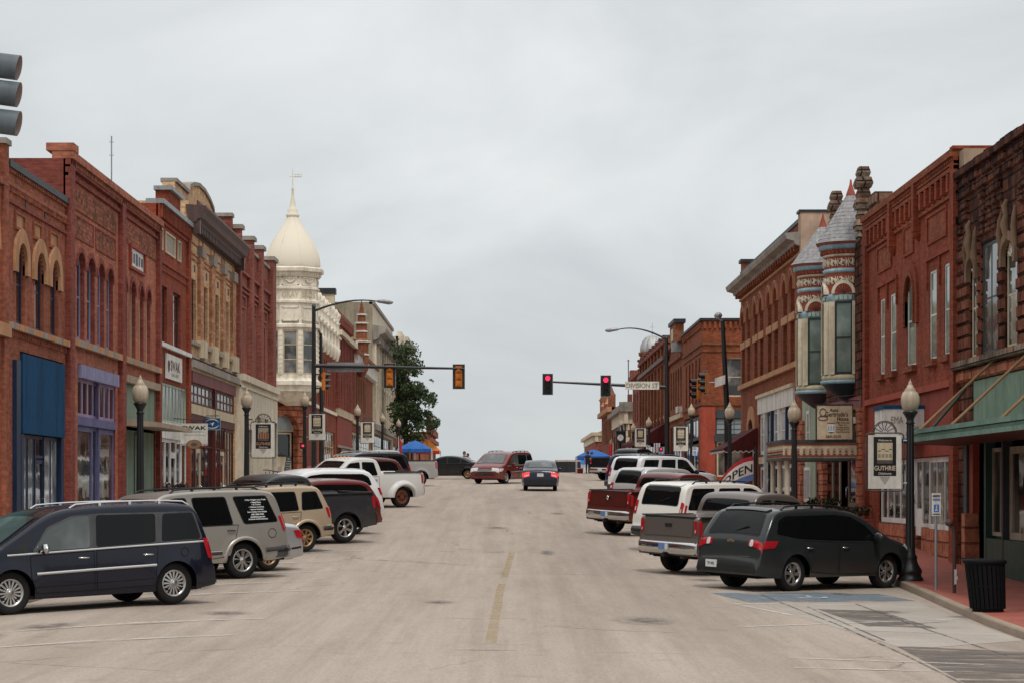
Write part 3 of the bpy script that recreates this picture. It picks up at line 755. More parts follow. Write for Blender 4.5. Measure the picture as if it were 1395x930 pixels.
# -- painted red brick building
u0,u1=ul(215),ul(257)
b=thing('brick_building','painted deep red brick building with a white board sign and black framed door','building',(XL,76,-.9))
zg=gz(8.6,u0)-.2
wins=[op(ul(219.5),ul(227.5),4.87,6.78),op(ul(236),ul(246),4.87,6.78)]
sf=op(ul(218.5),ul(254.5),zg,3.57)
mb=MB();wall(mb,FL,u0,u1,zg-.2,9.4,wins+[sf],B_red,.14);mb.build('wall',b)
for q in wins:sash(b,FL,q,P_dark,G_dark,.14)
mb=MB();fbox(mb,FL,u0,u1,9.4,9.56,-.4,.2,P_metalcap);dentils(mb,FL,u0,u1,8.95,9.38,-.05,.14,.3,.15,B_red);fbox(mb,FL,u0,u1,8.82,8.92,-.05,.06,B_red)
um=(u0+u1)/2;fbox(mb,FL,um-1.5,um+1.1,9.56,10.1,-.4,.06,B_red);fbox(mb,FL,um-1.6,um+1.2,10.1,10.24,-.45,.18,P_metalcap)
fbox(mb,FL,u0,u1,7.5,7.58,-.05,.05,B_red);fbox(mb,FL,u0,u1,7.25,7.3,-.05,.04,B_red);mb.build('cornice',b)
mb=MB()
for a,c in((217,220.5),(225,237),(241.5,245)):rect_panel(mb,FL,ul(a),ul(c),7.98,8.6,.01,P_stonecap,P_creamd,.05,.05)
mb.build('tile_panel',b)
mb=MB();fbox(mb,FL,u0,u1,4.72,4.86,-.05,.12,P_white);mb.build('sill',b)
mb=MB();fbox(mb,FL,u1-.5,u1-.01,zg,9.38,-.05,.1,B_red);fbox(mb,FL,u0,u0+.4,zg,9.38,-.05,.07,B_red);mb.build('pilaster',b)
a,c=sf['u0'],sf['u1']
glazed(b,FL,a,c,2.25,3.57,-.03,P_palegr,G_trans,8,1,.08,'transom_window')
mb=MB();fbox(mb,FL,a,c,1.7,2.25,-.1,.03,P_sign);mb.build('fascia',b)
dw=(c-a)/5
for j in range(5):
    if j==2:entry(b,FL,a+dw*2,a+dw*3,zg+.2,1.15,-.03,P_white,G_dark,lower=.4);glazed(b,FL,a+dw*2,a+dw*3,1.15,1.7,-.03,P_white,G_dark,1,1,.1,'transom_window')
    else:glazed(b,FL,a+dw*j,a+dw*(j+1),zg+.3,1.7,-.02-.01*(j%2),P_white,G_dark,1,2 if j%2 else 1,.13,'shop_window')
shell(b,FL,u0,u1,zg-.2,8.6,9.4,B_red,P_roof,frontcap=False)
s=thing('wall_sign','white board sign lettered SWAK on the red brick wall','sign',(XL,um,4.15))
mb=MB();fbox(mb,FL,ul(224),ul(245.5),3.72,4.56,.02,.07,P_sign);mb.build('board',s)
mb=MB();letter(mb,"SWAK",FL.p(ul(236),4.2,.075),(0,1,0),(0,0,1),2.1,.34,P_ink2,.012);letter(mb,"GALLERY",FL.p(ul(236),3.9,.075),(0,1,0),(0,0,1),1.6,.12,P_rust)
mb.lathe([(.0,.08),(.2,.08),(.2,.085)],P_ink2,FL.p(ul(227),4.15,0),12,'x',cap=False);mb.build('lettering',s)
# -- tan brick building with the brown metal cornice
u0,u1=ul(257),ul(320.5)
b=thing('brick_building','tan brick building with a brown bracketed metal cornice and raised parapet','building',(XL,86,-.5))
zg=gz(8.6,u0)-.2
wins=[op(ul(a),ul(c),5.38,7.67)for a,c in((259.8,267),(277,282.8),(292,298),(306,311.6))]
sf=op(ul(260),ul(319),zg,4.4)
mb=MB();wall(mb,FL,u0,u1,zg-.2,9.7,wins+[sf],B_tan,.14);mb.build('wall',b)
for q in wins:sash(b,FL,q,P_brownr,G_dark,.14,fw=.1)
mb=MB()
for a,c in((269,274),(285,289.5),(300,304),(313.5,318)):fbox(mb,FL,ul(a),ul(c),5.0,8.6,-.05,.12,B_stripe);fbox(mb,FL,ul(a)-.06,ul(c)+.06,8.6,9.0,-.05,.2,P_stonecap);fbox(mb,FL,ul(a)-.1,ul(c)+.1,4.86,5.5,-.05,.24,P_creamd)
mb.build('pilaster',b)
mb=MB()
for a,c in((258.5,271),(275,287),(291,302),(304.5,317)):
    fbox(mb,FL,ul(a),ul(c),8.55,8.62,-.05,.06,B_stripe);fbox(mb,FL,ul(a),ul(c),8.35,8.42,-.05,.05,B_stripe)
    rect_panel(mb,FL,ul(a)+.15,ul(c)-.15,9.0,9.5,.01,B_tan,B_stripe,.05,.04)
    m_=(ul(a)+ul(c))/2;fbox(mb,FL,m_-.16,m_+.16,7.95,8.2,-.05,.02,P_dark)
mb.build('brick_panel',b)
mb=MB();fbox(mb,FL,u0,u1,5.24,5.36,-.05,.14,P_stonecap);fbox(mb,FL,u0,u1,4.78,4.86,-.05,.1,P_stonecap);mb.build('sill',b)
mb=MB();P=FL.p
prof=[(9.58,.02),(9.62,.3),(9.72,.34),(9.78,.5),(9.95,.56),(10.12,.66),(10.2,.66),(10.26,-.1)]
mb.grid([[P(u,z,o)for z,o in prof]for u in(u0-.15,u1-.05)],P_brmetal,False)
for u in(u0-.15,u1-.05):mb.face([P(u,z,o)for z,o in prof],P_brmetal)
dentils(mb,FL,u0,u1-.1,9.36,9.6,-.02,.3,.42,.16,P_brmetal);fbox(mb,FL,u0,u1,9.1+.2,9.36,-.02,.07,P_brmetal)
for u in(u0-.1,u1-.35):fbox(mb,FL,u,u+.3,9.2,9.7,-.02,.42,P_brmetal)
mb.build('cornice',b)
mb=MB()
um=(u0+u1)/2
pts=[(u0-.02,10.0),(u0-.02,11.1),(um-3.6,11.1),(um-3.4,11.35),(um-2.2,11.6),(um-.8,11.75),(um+.8,11.75),(um+2.2,11.6),(um+3.4,11.35),(um+3.6,11.1),(u1,11.1),(u1,10.0)]
fr_=[P(u,z,-.5)for u,z in pts];bk_=[P(u,z,-.95)for u,z in pts]
mb.face(fr_,B_tan);mb.face(bk_[::-1],B_tan)
for i in range(len(pts)-1):
    mb.face([fr_[i],fr_[i+1],bk_[i+1],bk_[i]],P_stonecap if i>0 and i<len(pts)-2 else B_tan)
    if 1<=i<len(pts)-2:
        (a,za),(c,zc)=pts[i],pts[i+1]
        mb.hexa([P(a,za-.02,-1.02),P(c,zc-.02,-1.02),P(c,zc-.02,-.42),P(a,za-.02,-.42),P(a,za+.12,-1.02),P(c,zc+.12,-1.02),P(c,zc+.12,-.42),P(a,za+.12,-.42)],P_stonecap)
fbox(mb,FL,um-1.2,um+1.2,10.75,11.15,-.52,-.44,P_mauve)
for k in range(4):fbox(mb,FL,um-.95+k*.52,um-.7+k*.52,10.8,11.1,-.46,-.42,P_brmetal)
fbox(mb,FL,u1-.5,u1,10.2,11.45,-.95,-.1,B_rose);fbox(mb,FL,u1-.6,u1+.1,11.45,11.6,-1,-.05,P_stonecap)
mb.build('parapet',b)
a,c=sf['u0'],sf['u1']
mb=MB();fbox(mb,FL,u0,u1,4.4,4.66,-.05,.22,P_stonecap);dentils(mb,FL,u0,u1,4.3,4.4,-.05,.12,.25,.12,P_creamd);fbox(mb,FL,a,c,3.9,4.36,-.05,.07,P_mauve);fbox(mb,FL,a,c,2.75,3.1,-.08,.05,P_creamd);mb.build('fascia',b)
h=(a+c)/2
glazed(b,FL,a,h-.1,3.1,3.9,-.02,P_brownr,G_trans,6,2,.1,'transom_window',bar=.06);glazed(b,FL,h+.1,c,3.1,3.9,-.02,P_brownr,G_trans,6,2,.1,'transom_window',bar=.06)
mb=MB();fbox(mb,FL,h-.1,h+.1,zg,3.9,-.1,.06,P_brownr);fbox(mb,FL,a,c,2.45,2.75,-.1,.02,P_brownr);mb.build('pilaster',b)
for a0,a1,kind in((a,a+1.6,'w'),(a+1.6,a+3.0,'d'),(a+3.0,h-.1,'w'),(h+.1,h+2.2,'w'),(h+2.2,h+3.6,'d'),(h+3.6,c,'w')):
    if kind=='d':
        entry(b,FL,a0,a1,zg+.2,1.5,-.06,P_creamd,G_shop,'cream framed door',.9,.16);glazed(b,FL,a0,a1,1.5,2.45,-.06,P_brownr,G_dark,2,1,.1,'transom_window')
    else:
        glazed(b,FL,a0,a1,zg+.75,2.45,-.04,P_brownr,G_dark,3,1,.12,'shop_window',rail=[1.6])
        m2=MB();fbox(m2,FL,a0,a1,zg,zg+.75,-.1,-.02,P_creamd);m2.build('bulkhead',b)
shell(b,FL,u0,u1,zg-.2,9.3,10.4,B_tan,P_roof,frontcap=False,cap=P_stonecap)
# -- rose brick corner building on a cream stone ground floor
u0,u1=ul(320.5),108.0
b=thing('brick_building','rose brick building with stepped piers above a cream stone ground floor','building',(XL,100,0))
zg=gz(8.6,u0)-.2
wins=[op(ul(325.5),ul(330.3),5.15,7.6),op(ul(341.5),ul(345.5),5.15,7.6),op(ul(356),ul(361),5.15,7.6)]
mb=MB();wall(mb,FL,u0,u1,4.6,10.55,wins,B_rose,.16,B_salm2)
wall(mb,facing(u1),XL-14,XL,0,10.55,[op(XL-8,XL-6.6,5.15,7.6)],B_rose);mb.build('wall',b)
for q in wins:sash(b,FL,q,P_slate,G_curt,.16)
mb=MB()
for a,c in((320.6,323),(337,340),(350,353.3),(365.5,370.4)):fbox(mb,FL,ul(a),ul(c),4.6,11.0,-.4,.22,B_rose);fbox(mb,FL,ul(a)-.1,ul(c)+.1,11.0,11.18,-.5,.32,P_stonecap)
mb.build('pilaster',b)
mb=MB()
for a,c in((323,337),(340,350),(353.3,365.5)):
    fbox(mb,FL,ul(a),ul(c),9.3,9.42,-.05,.14,B_rose);dentils(mb,FL,ul(a),ul(c),9.42,9.8,-.05,.12,.35,.17,B_salm2);fbox(mb,FL,ul(a),ul(c),8.5,8.6,-.05,.1,B_salm2);fbox(mb,FL,ul(a),ul(c),8.72,8.8,-.05,.1,B_rose)
    fbox(mb,FL,ul(a),ul(c),10.55,10.68,-.4,.1,P_stonecap)
    m_=(ul(a)+ul(c))/2;rect_panel(mb,FL,m_-.7,m_+.7,7.9,8.3,.01,B_salm2,B_rose,.08,.07)
mb.build('cornice',b)
FLc=street(XL+.25,True)
ops=[op(ul(a),ul(c),zl(a,625)-2.6+.7,3.25)for a,c in((343,348),(353.5,358.5))]+[op(ul(363.5),ul(371),zg+.3,3.2),op(ul(330),ul(338),zg,2.6)]
for q in ops[:2]:q['zb']=1.0
mb=MB();wall(mb,FLc,u0,u1+.25,zg,4.6,ops,S_cream,.3);mb.face([FLc.p(u0,4.6,0),FLc.p(u1+.25,4.6,0),FLc.p(u1+.25,4.6,-.3),FLc.p(u0,4.6,-.3)],S_cream)
mb.face([FLc.p(u1+.25,zg,0),FLc.p(u1+.25,4.6,0),FLc.p(u1+.25,4.6,-14),FLc.p(u1+.25,zg,-14)],S_cream);mb.face([FLc.p(u0,zg,0),FLc.p(u0,4.6,0),FLc.p(u0,4.6,-.3),FLc.p(u0,zg,-.3)],S_cream);mb.build('stone_base',b)
mb=MB();fbox(mb,FLc,u0,u1+.3,4.6,4.88,-.3,.14,S_cream);fbox(mb,FLc,u0,u1+.26,4.3,4.42,-.05,.06,S_cream);mb.build('stone_band',b)
for q in ops[:3]:sash(b,FLc,q,P_dark,G_dark,.3)
q=ops[3];entry(b,FLc,q['u0'],q['u1'],q['zb']+.2,q['zt'],-.25,P_brownr,G_dark)
shell(b,FL,u0,u1,zg,9.8,10.55,B_rose,P_roof,frontcap=False,sides=(1,0),cap=P_stonecap)
# -- antenna mast on a roof
s=thing('antenna','thin rooftop antenna mast above the salmon brick building','antenna',(-16.5,92,8));mb=MB()
mb.tube([(-16.5,92,7.5),(-16.5,92,14.7)],.03,P_metalcap,6);mb.build('mast',s)
mb=MB()
for z in(13.9,14.45):mb.tube([(-16.6,92,z),(-16.4,92,z)],.015,P_metalcap,5)
mb.build('crossbar',s)
# ================================================================== far side of the cross street, left: corner building with the tower
CY=126.0
b=thing('corner_building','red brick corner building with a cream eight sided tower and onion dome','building',(-11.8,CY,.35))
P_dome=paint('dome_cream',(.74,.67,.54),.8,weather=0);P_tow=paint('tower_cream',(.78,.71,.58),.8,weather=.12)
u0,u1=CY,152.0
ch=2.0
mb=MB();zg=.0
fwins=[op(u,u+.62,5.4,8.4)for u in[130+1.55*k for k in range(14)]]
wall(mb,FLF,u0+ch,u1,zg,10.2,fwins+[op(141,151.2,zg,3.8)],B_red,.3)
S2=facing(CY)
swin=[op(x,x+.9,5.6,8.0)for x in(-24,-21.5,-19,-16.5)]
wall(mb,S2,-28,XLF-ch,zg-.4,10.2,swin,B_red)
r2=math.sqrt(.5);CH=Frame(XLF-ch,CY,r2,r2,r2,-r2);cl=ch/r2
dq=op(cl/2-.95,cl/2+.95,.9,4.3,.95)
wall(mb,CH,0,cl,4.6,10.2,[],B_red,o=0);mb.build('wall',b)
mb=MB();wall(mb,CH,-.1,cl+.1,zg-.3,4.75,[dq],S_pink,.45,o=.05);arch_ring(mb,CH,dq,.5,0,.14,S_pink,.3)
for z in(1.0,2.2,3.3):fbox(mb,CH,-.12,dq['u0']-.05,z,z+.12,0,.1,P_terr);fbox(mb,CH,dq['u1']+.05,cl+.12,z,z+.12,0,.1,P_terr)
mb.build('stone_entrance',b)
glazed(b,CH,dq['u0'],dq['u1'],3.3,4.3,-.36,P_creamd,G_trans,1,1,.08,'transom_window')
entry(b,CH,dq['u0']+.15,dq['u1']-.15,.95,3.25,-.36,P_creamd,G_dark,lower=.9)
mb=MB()
for k in range(5):fbox(mb,CH,-.1-.12*k,cl+.1+.12*k,.2-.4,.92-.16*k,-.4,.25+.3*k,P_stonecap)
fbox(mb,CH,-.5,-.12,.0,1.25,0,1.6,P_stonecap);fbox(mb,CH,cl+.12,cl+.5,.0,1.25,0,1.6,P_stonecap);mb.build('entrance_steps',b)
# tower: octagon corbelled out over the cut corner
tcx,tcy,RT=XLF-ch/2+.52,CY+ch/2-.52,1.40
def octa(mb,prof,m,smooth=False,c=(tcx,tcy)):
    rows=[]
    for r_,z in prof:rows.append([(c[0]+r_/math.cos(math.pi/8)*math.cos(math.pi/8+k*math.pi/4),c[1]+r_/math.cos(math.pi/8)*math.sin(math.pi/8+k*math.pi/4),z)for k in range(8)])
    mb.grid(rows,m,smooth,closed=True)
tb=MB()
octa(tb,[(.35,4.75),(.8,5.0),(1.15,5.4),(1.45,5.55),(1.5,5.85),(1.62,5.9),(1.62,6.12),(1.46,6.2),(RT,6.3),(RT,6.5)],P_tow)
octa(tb,[(RT,9.0),(RT,9.1),(1.55,9.15),(1.55,9.3),(RT,9.36),(RT,10.5),(1.5,10.55),(1.5,10.66),(RT,10.7),(RT,11.28),(1.5,11.32),(1.5,11.45),(RT,11.5),(RT,12.0),(1.52,12.05),(1.56,12.25),(1.72,12.32),(1.74,12.5),(1.62,12.58)],P_tow)
for k in range(8):
    a=k*math.pi/4;nx,ny=math.cos(a),math.sin(a);fr_=Frame(tcx+nx*RT,tcy+ny*RT,-ny,nx,nx,ny);hw=RT*math.tan(math.pi/8)
    fbox(tb,fr_,-hw-.02,-hw+.15,6.5,9.0,-.12,.05,P_tow);fbox(tb,fr_,hw-.15,hw+.02,6.5,9.0,-.12,.05,P_tow)
    if ny<.3 or nx>.3:
        for z in[6.6+.26*j for j in range(9)]:fbox(tb,fr_,-hw+.02,-hw+.1,z,z+.12,.0,.08,P_tow);fbox(tb,fr_,hw-.1,hw-.02,z,z+.12,.0,.08,P_tow)
    for z0,z1 in((9.5,10.3),(11.52,11.98),(10.0-.9+.3,9.45)):
        fbox(tb,fr_,-hw+.1,hw-.1,z0,z0+.06,-.02,.04,P_tow);fbox(tb,fr_,-hw+.1,hw-.1,z1-.06,z1,-.02,.04,P_tow);fbox(tb,fr_,-hw+.1,-hw+.16,z0,z1,-.02,.04,P_tow);fbox(tb,fr_,hw-.16,hw-.1,z0,z1,-.02,.04,P_tow)
    tb.tube([fr_.p(-.25,11.86,.05),fr_.p(-.12,11.72,.06),fr_.p(0,11.67,.06),fr_.p(.12,11.72,.06),fr_.p(.25,11.86,.05)],.035,P_tow,5)
    for u in(-.3,-.1,.1,.3):tb.lathe([(0,0),(.07,.02),(.03,.05)],P_tow,fr_.p(u,10.15,0),6)if False else None
    dentils(tb,fr_,-hw,hw,12.12,12.24,-.02,.2,.14,.07,P_tow)
    tb.face([fr_.p(-hw,6.5,-.1),fr_.p(hw,6.5,-.1),fr_.p(hw,9.0,-.1),fr_.p(-hw,9.0,-.1)],P_dark)if(ny>.3 and nx<.3)else None
tw=tb.build('tower',b)
for k in(4,5,6,7,0):
    a=k*math.pi/4;nx,ny=math.cos(a),math.sin(a);fr_=Frame(tcx+nx*RT,tcy+ny*RT,-ny,nx,nx,ny);hw=RT*math.tan(math.pi/8)-.15
    glazed(tw,fr_,-hw,hw,6.5,9.0,-.02,P_creamd,G_curt,1,3,.09,'window')
mb=MB()
dp=[(1.52,12.56),(1.55,12.75),(1.54,13.0),(1.47,13.35),(1.31,13.8),(1.06,14.25),(.79,14.7),(.54,15.1),(.37,15.4),(.3,15.6)]
mb.lathe([(r_*1.03,z)for r_,z in dp],P_dome,(tcx,tcy,0),32,cap=False)
for k in range(8):
    a=math.pi/8+k*math.pi/4
    mb.tube([(tcx+r_*1.03*math.cos(a),tcy+r_*1.03*math.sin(a),z)for r_,z in dp],.014,P_dome,5)
mb.build('dome',b)
mb=MB();mb.lathe([(.34,15.55),(.38,15.6),(.38,15.72),(.26,15.76),(.3,15.95),(.2,16.05),(.17,16.3),(.09,16.7),(.05,17.1),(.09,17.16),(.05,17.24),(.03,17.5),(.03,18.3),(.0,18.36)],P_dome,(tcx,tcy,0),10);mb.build('finial',b)
mb=MB();mb.tube([(tcx-.2,tcy,17.9),(tcx+.5,tcy,17.9)],.022,P_dome,5)
for a0,a1,z0,z1 in((.12,.5,17.84,17.87),(.12,.5,17.99,18.02),(.12,.15,17.84,18.02),(.3,.33,17.84,18.02),(.47,.5,17.84,18.02)):mb.box(tcx+a0,tcx+a1,tcy-.012,tcy+.012,z0,z1,P_dome)
mb.build('weather_vane',b)
mb=MB()
for k,txt in((6,"GRAY"),(7,"BROS")):
    a=k*math.pi/4;nx,ny=math.cos(a),math.sin(a);letter(mb,txt,(tcx+nx*(RT+.02),tcy+ny*(RT+.02),11.0),(-ny,nx,0),(0,0,1),.95,.32,P_creamd,.01)
mb.build('lettering',b)
mb=MB()
fbox(mb,FLF,u0+ch,u1,9.7,10.2,-.05,.3,P_tow);fbox(mb,FLF,u0+ch,u1,10.2,10.35,-.4,.42,P_tow);fbox(mb,FLF,u0+ch,u1,5.0,5.2,-.05,.12,P_tow)
fbox(mb,S2,-28,XLF-ch,9.9,10.35,-.3,.25,P_tow)
dentils(mb,FLF,u0+ch,u1,9.4,9.7,-.05,.22,.5,.22,P_tow)
for u in[131+2.6*k for k in range(8)]:
    x,y,_=FLF.p(u,0,.28)
    mb.lathe([(.12,8.6),(.26,9.1),(.28,9.35),(.2,9.5),(.2,10.3),(.28,10.36),(.22,10.5),(.2,11.0),(.3,11.1),(.16,11.2),(.28,11.5),(.3,11.7),(.12,11.9),(.06,12.05),(0,12.1)],P_tow,(x,y,0),8)
mb.build('cornice',b)
for q in fwins[::1]:sash(b,FLF,q,P_creamd,G_dark,.3)
for q in swin:sash(b,S2,q,P_creamd,G_dark,.13)
glazed(b,FLF,141,151.2,.3,3.8,-.1,P_creamd,G_shop,6,1,.15,'shop_window',rail=[2.8])
shell(b,FLF,u0+ch,u1,-.2,9.6,10.2,B_red,P_roof,back=16,sides=(0,1),frontcap=False)
# -- dark red building with striped pilasters
u0,u1=152.0,ulf(478.5)
b=thing('brick_building','dark red brick building with tall pilasters and cream cornice beyond the tower','building',(XLF,160,1));zg=.8
wins=[op(u0+.7+k*1.5,u0+1.4+k*1.5,6.0,9.4)for k in range(10)if u0+1.5+k*1.5<u1]
mb=MB();wall(mb,FLF,u0,u1,zg,12.3,wins+[op(u0+5.5,u1-1.5,zg,4.4)],B_far,.3,B_salm2);mb.build('wall',b)
for q in wins:sash(b,FLF,q,P_brownr,G_dark,.3)
mb=MB()
for k in range(11):
    u=u0+.35+k*1.5
    if u<u1:fbox(mb,FLF,u-.28,u+.28,5.6,10.6,-.05,.22,B_salm2)
mb.build('pilaster',b)
mb=MB();fbox(mb,FLF,u0,u1,10.6,10.95,-.05,.45,P_creamd);fbox(mb,FLF,u0,u1,12.0,12.3,-.3,.2,B_far);dentils(mb,FLF,u0,u1,11.5,12.0,-.05,.2,.5,.25,B_salm2);dentils(mb,FLF,u0,u1,5.1,5.6,-.05,.2,.5,.26,P_creamd);mb.build('cornice',b)
mb=MB();fbox(mb,FLF,u0+.4,u1-.3,2.9,5.0,-.05,.1,P_redp);mb.build('fascia',b)
glazed(b,FLF,u0+5.5,u1-1.5,1.2,2.9,-.1,P_white,G_dark,4,1,.2,'shop_window')
mb=MB();P=FLF.p;mb.hexa([P(u0+1,2.9,0),P(u1-1,2.9,0),P(u1-1,2.75,.9),P(u0+1,2.75,.9),P(u0+1,3.1,0),P(u1-1,3.1,0),P(u1-1,2.85,.9),P(u0+1,2.85,.9)],P_stonecap);mb.build('canopy',b)
mb=MB();fbox(mb,FLF,u0,u0+.8,12.3,13.4,-1.4,-.1,P_creamd);fbox(mb,FLF,u0-.1,u0+.9,13.4,13.8,-1.5,0,P_dark);mb.build('chimney',b)
shell(b,FLF,u0,u1,zg,11.7,12.3,B_far,P_roof)
# -- red building with a pinnacle turret
u0,u1=u1,194.0
b=thing('brick_building','red brick building with white trimmed pinnacle turret on its front','building',(XLF,180,1.3));zg=1.1
wins=[op(u0+1.0+k*2.1,u0+2.1+k*2.1,6.2,9.0,.4)for k in range(8)]
mb=MB();wall(mb,FLF,u0,u1,zg,10.6,wins+[op(u0+1,u1-1,zg,4.4)],B_far,.3);mb.build('wall',b)
for q in wins:sash(b,FLF,q,P_creamd,G_curt,.3)
mb=MB();ux=174.0;x,y,_=FLF.p(ux,0,.35)
mb.lathe([(.2,8.8),(.52,9.4),(.55,11.4),(.68,11.45),(.68,11.7),(.44,11.8),(.42,12.9),(.5,13.0),(.32,13.1),(.3,13.6),(.36,13.65),(.2,13.8),(.15,14.2),(.07,14.6),(0,14.9)],B_far,(x,y,0),8,smooth=False)
for z,r_ in((11.5,.71),(12.95,.52),(13.62,.38),(9.6,.56),(10.5,.56),(12.3,.45)):mb.lathe([(r_-.2,z),(r_+.03,z+.02),(r_+.03,z+.14),(r_-.2,z+.16)],P_ivory,(x,y,0),8,smooth=False)
mb.build('turret',b)
mb=MB();dentils(mb,FLF,u0,u1,9.3,10.3,-.05,.5,1.1,.5,P_ivory);fbox(mb,FLF,u0,u1,10.3,10.6,-.3,.6,B_far)
for k in range(7):fbox(mb,FLF,u0+1.2+k*2.7,u0+1.9+k*2.7,10.6,11.4,-.3,.2,P_ivory if k%2 else B_far)
fbox(mb,FLF,u0,u1,5.0,5.3,-.05,.15,P_creamd);mb.build('cornice',b)
glazed(b,FLF,u0+1,u1-1,1.6,4.4,-.1,P_creamd,G_shop,8,1,.2,'shop_window',rail=[3.4])
shell(b,FLF,u0,u1,zg,9.9,10.6,B_far,P_roof)
# -- tall pale stone building with bare side wall
u0,u1=194.0,228.0
b=thing('stone_building','tall pale stone building with a bare grey cement side wall','building',(XLF,210,1.5));zg=1.4
wins=[op(u0+1.6+k*4.1,u0+3.6+k*4.1,z,z+2.6)for k in range(8)for z in(6.2,9.9)]
mb=MB();wall(mb,FLF,u0,u1,zg,16.4,wins+[op(u0+1,u1-1,zg,5)],S_cream,.4);mb.build('wall',b)
for q in wins:sash(b,FLF,q,P_creamd,G_curt,.4)
mb=MB();prof=[(13.0,.05),(13.2,.5),(13.5,.6),(13.7,1.1),(14.0,1.2),(14.2,1.2),(14.4,0)];P=FLF.p
mb.grid([[P(u,z,o)for z,o in prof]for u in(u0,u1)],P_stonecap,False);mb.face([P(u0,z,o)for z,o in prof],P_stonecap)
dentils(mb,FLF,u0,u1,12.8,13.3,0,.7,1.2,.5,P_stonecap);fbox(mb,FLF,u0,u1,9.2,9.5,-.05,.2,S_cream);fbox(mb,FLF,u0,u1,5.2,5.7,-.05,.4,P_stonecap);fbox(mb,FLF,u0,u1,16.2,16.5,-.3,.15,P_stonecap);mb.build('cornice',b)
mb=MB()
for k in range(9):fbox(mb,FLF,u0+.3+k*4.1,u0+1.1+k*4.1,5.7,12.8,-.05,.3,S_cream)
mb.build('pilaster',b)
glazed(b,FLF,u0+1,u1-1,1.9,5,-.2,P_dark,G_shop,10,1,.2,'shop_window',rail=[3.9])
shell(b,FLF,u0,u1,zg,15.8,16.4,P_grey,P_roof,back=18,cap=P_dark)
# -- slim red and cream-topped building
u0,u1=228.0,240.0
b=thing('brick_building','narrow brown brick building beside the pale stone building, half behind the tree','building',(XLF,234,1.6));zg=1.4
wins=[op(u0+1.2+k*2.6,u0+2.4+k*2.6,6,9)for k in range(4)]
mb=MB();wall(mb,FLF,u0,u1,zg,11.8,wins+[op(u0+1,u1-1,zg,4.6)],B_brown,.3);mb.build('wall',b)
for q in wins:sash(b,FLF,q,P_creamd,G_dark,.3)
mb=MB();fbox(mb,FLF,u0,u1,11.4,11.9,-.3,.4,B_brown);mb.build('cornice',b)
glazed(b,FLF,u0+1,u1-1,1.8,4.6,-.1,P_dark,G_shop,4,1,.2,'shop_window');shell(b,FLF,u0,u1,zg,11.2,11.8,B_brown,P_roof)
u0,u1=240.0,262.0
b=thing('brick_building','tall red brick building with a cream cornice behind the tree','building',(XLF,250,1.6));zg=1.4
wins=[op(u0+1.4+k*4,u0+3+k*4,z,z+2.2)for k in range(5)for z in(6,9.6)]
mb=MB();wall(mb,FLF,u0,u1,zg,15,wins,B_far,.3);mb.build('wall',b)
for q in wins:sash(b,FLF,q,P_creamd,G_dark,.3)
mb=MB();P=FLF.p;prof=[(14.8,.02),(15,.3),(15.6,.4),(15.9,1.0),(16.5,1.1),(16.6,-.3)];mb.grid([[P(u,z,o)for z,o in prof]for u in(u0-.3,u1)],P_cream,False);mb.face([P(u0-.3,z,o)for z,o in prof],P_cream);fbox(mb,FLF,u0+3,u1-3,16.5,17.3,-.3,.2,P_cream)
fbox(mb,facing(u0),XLF-12,XLF,14.8,16.55,-.2,.3,P_cream);mb.build('cornice',b)
shell(b,FLF,u0,u1,zg,14.4,15,B_far,P_roof)
# -- last building on the left
u0,u1=318.0,352.0
b=thing('brick_building','distant ornate red brick building at the end of the street','building',(XLF,335,1));FE=street(-11.3,True);zg=-.5
wins=[op(u0+2+k*3.6,u0+3.8+k*3.6,3.6,6)for k in range(9)]
mb=MB();wall(mb,FE,u0,u1,zg,8.2,wins,B_far,.4);mb.build('wall',b)
for q in wins:sash(b,FE,q,P_brownr,G_dark,.4)
mb=MB();fbox(mb,FE,u0,u1,6.8,7.4,-.05,.5,B_rose);fbox(mb,FE,u0,u1,8,8.4,-.3,.4,B_rose)
for k in range(9):fbox(mb,FE,u0+k*4.1,u0+.9+k*4.1,8.4,9.4-.06*k,-.3,.4,B_far)
x,y,_=FE.p(u0+8,0,0);mb.lathe([(.5,8.4),(.5,9.6),(.9,9.8),(.9,10.1),(.0,10.6)],B_brown,(x,y,0),8);mb.build('cornice',b)
shell(b,FE,u0,u1,zg,7.8,8.2,B_far,P_roof)
# ================================================================== RIGHT BLOCK
def zr(px,py):return(665-py)*ur(px)/F
# -- rough dark stone building with the green awning
u0,u1=35.5,ur(1305.5)
b=thing('stone_building','rough sooty red stone building with carved window hoods and green shop front','building',(XR,48,-1.7));zg=-2.4
wins=[op(ur(1322.5),ur(1332),3.15,5.55,.3),op(ur(1337),ur(1359.5),3.15,5.78),op(ur(1370),ur(1386),3.15,5.55,.3),op(41,42,3.15,5.5,.3)]
sf=op(36.5,ur(1325),zg,2.62)
mb=MB();wall(mb,FR,u0,u1,zg,7.7,wins+[sf],S_dark,.08);mb.build('wall',b)
# individually bossed stones above the windows
mb=MB();random.seed(3)
z=5.95
while z<7.75:
    u=u0;h=.29
    while u<u1-.1:
        w_=random.uniform(.4,.85);e_=min(u+w_,u1)
        if not any(q['u0']-.35<(u+e_)/2<q['u1']+.35 and z<6.9 for q in(wins[0],wins[2])):
            o_=random.uniform(.03,.1);P=FR.p
            mb.hexa([P(u+.02,z+.015,-.02),P(e_-.02,z+.015,-.02),P(e_-.07,z+.06,o_),P(u+.07,z+.06,o_),P(u+.02,z+h-.01,-.02),P(e_-.02,z+h-.01,-.02),P(e_-.07,z+h-.05,o_),P(u+.07,z+h-.05,o_)],S_dark)
        u=e_
    z+=h
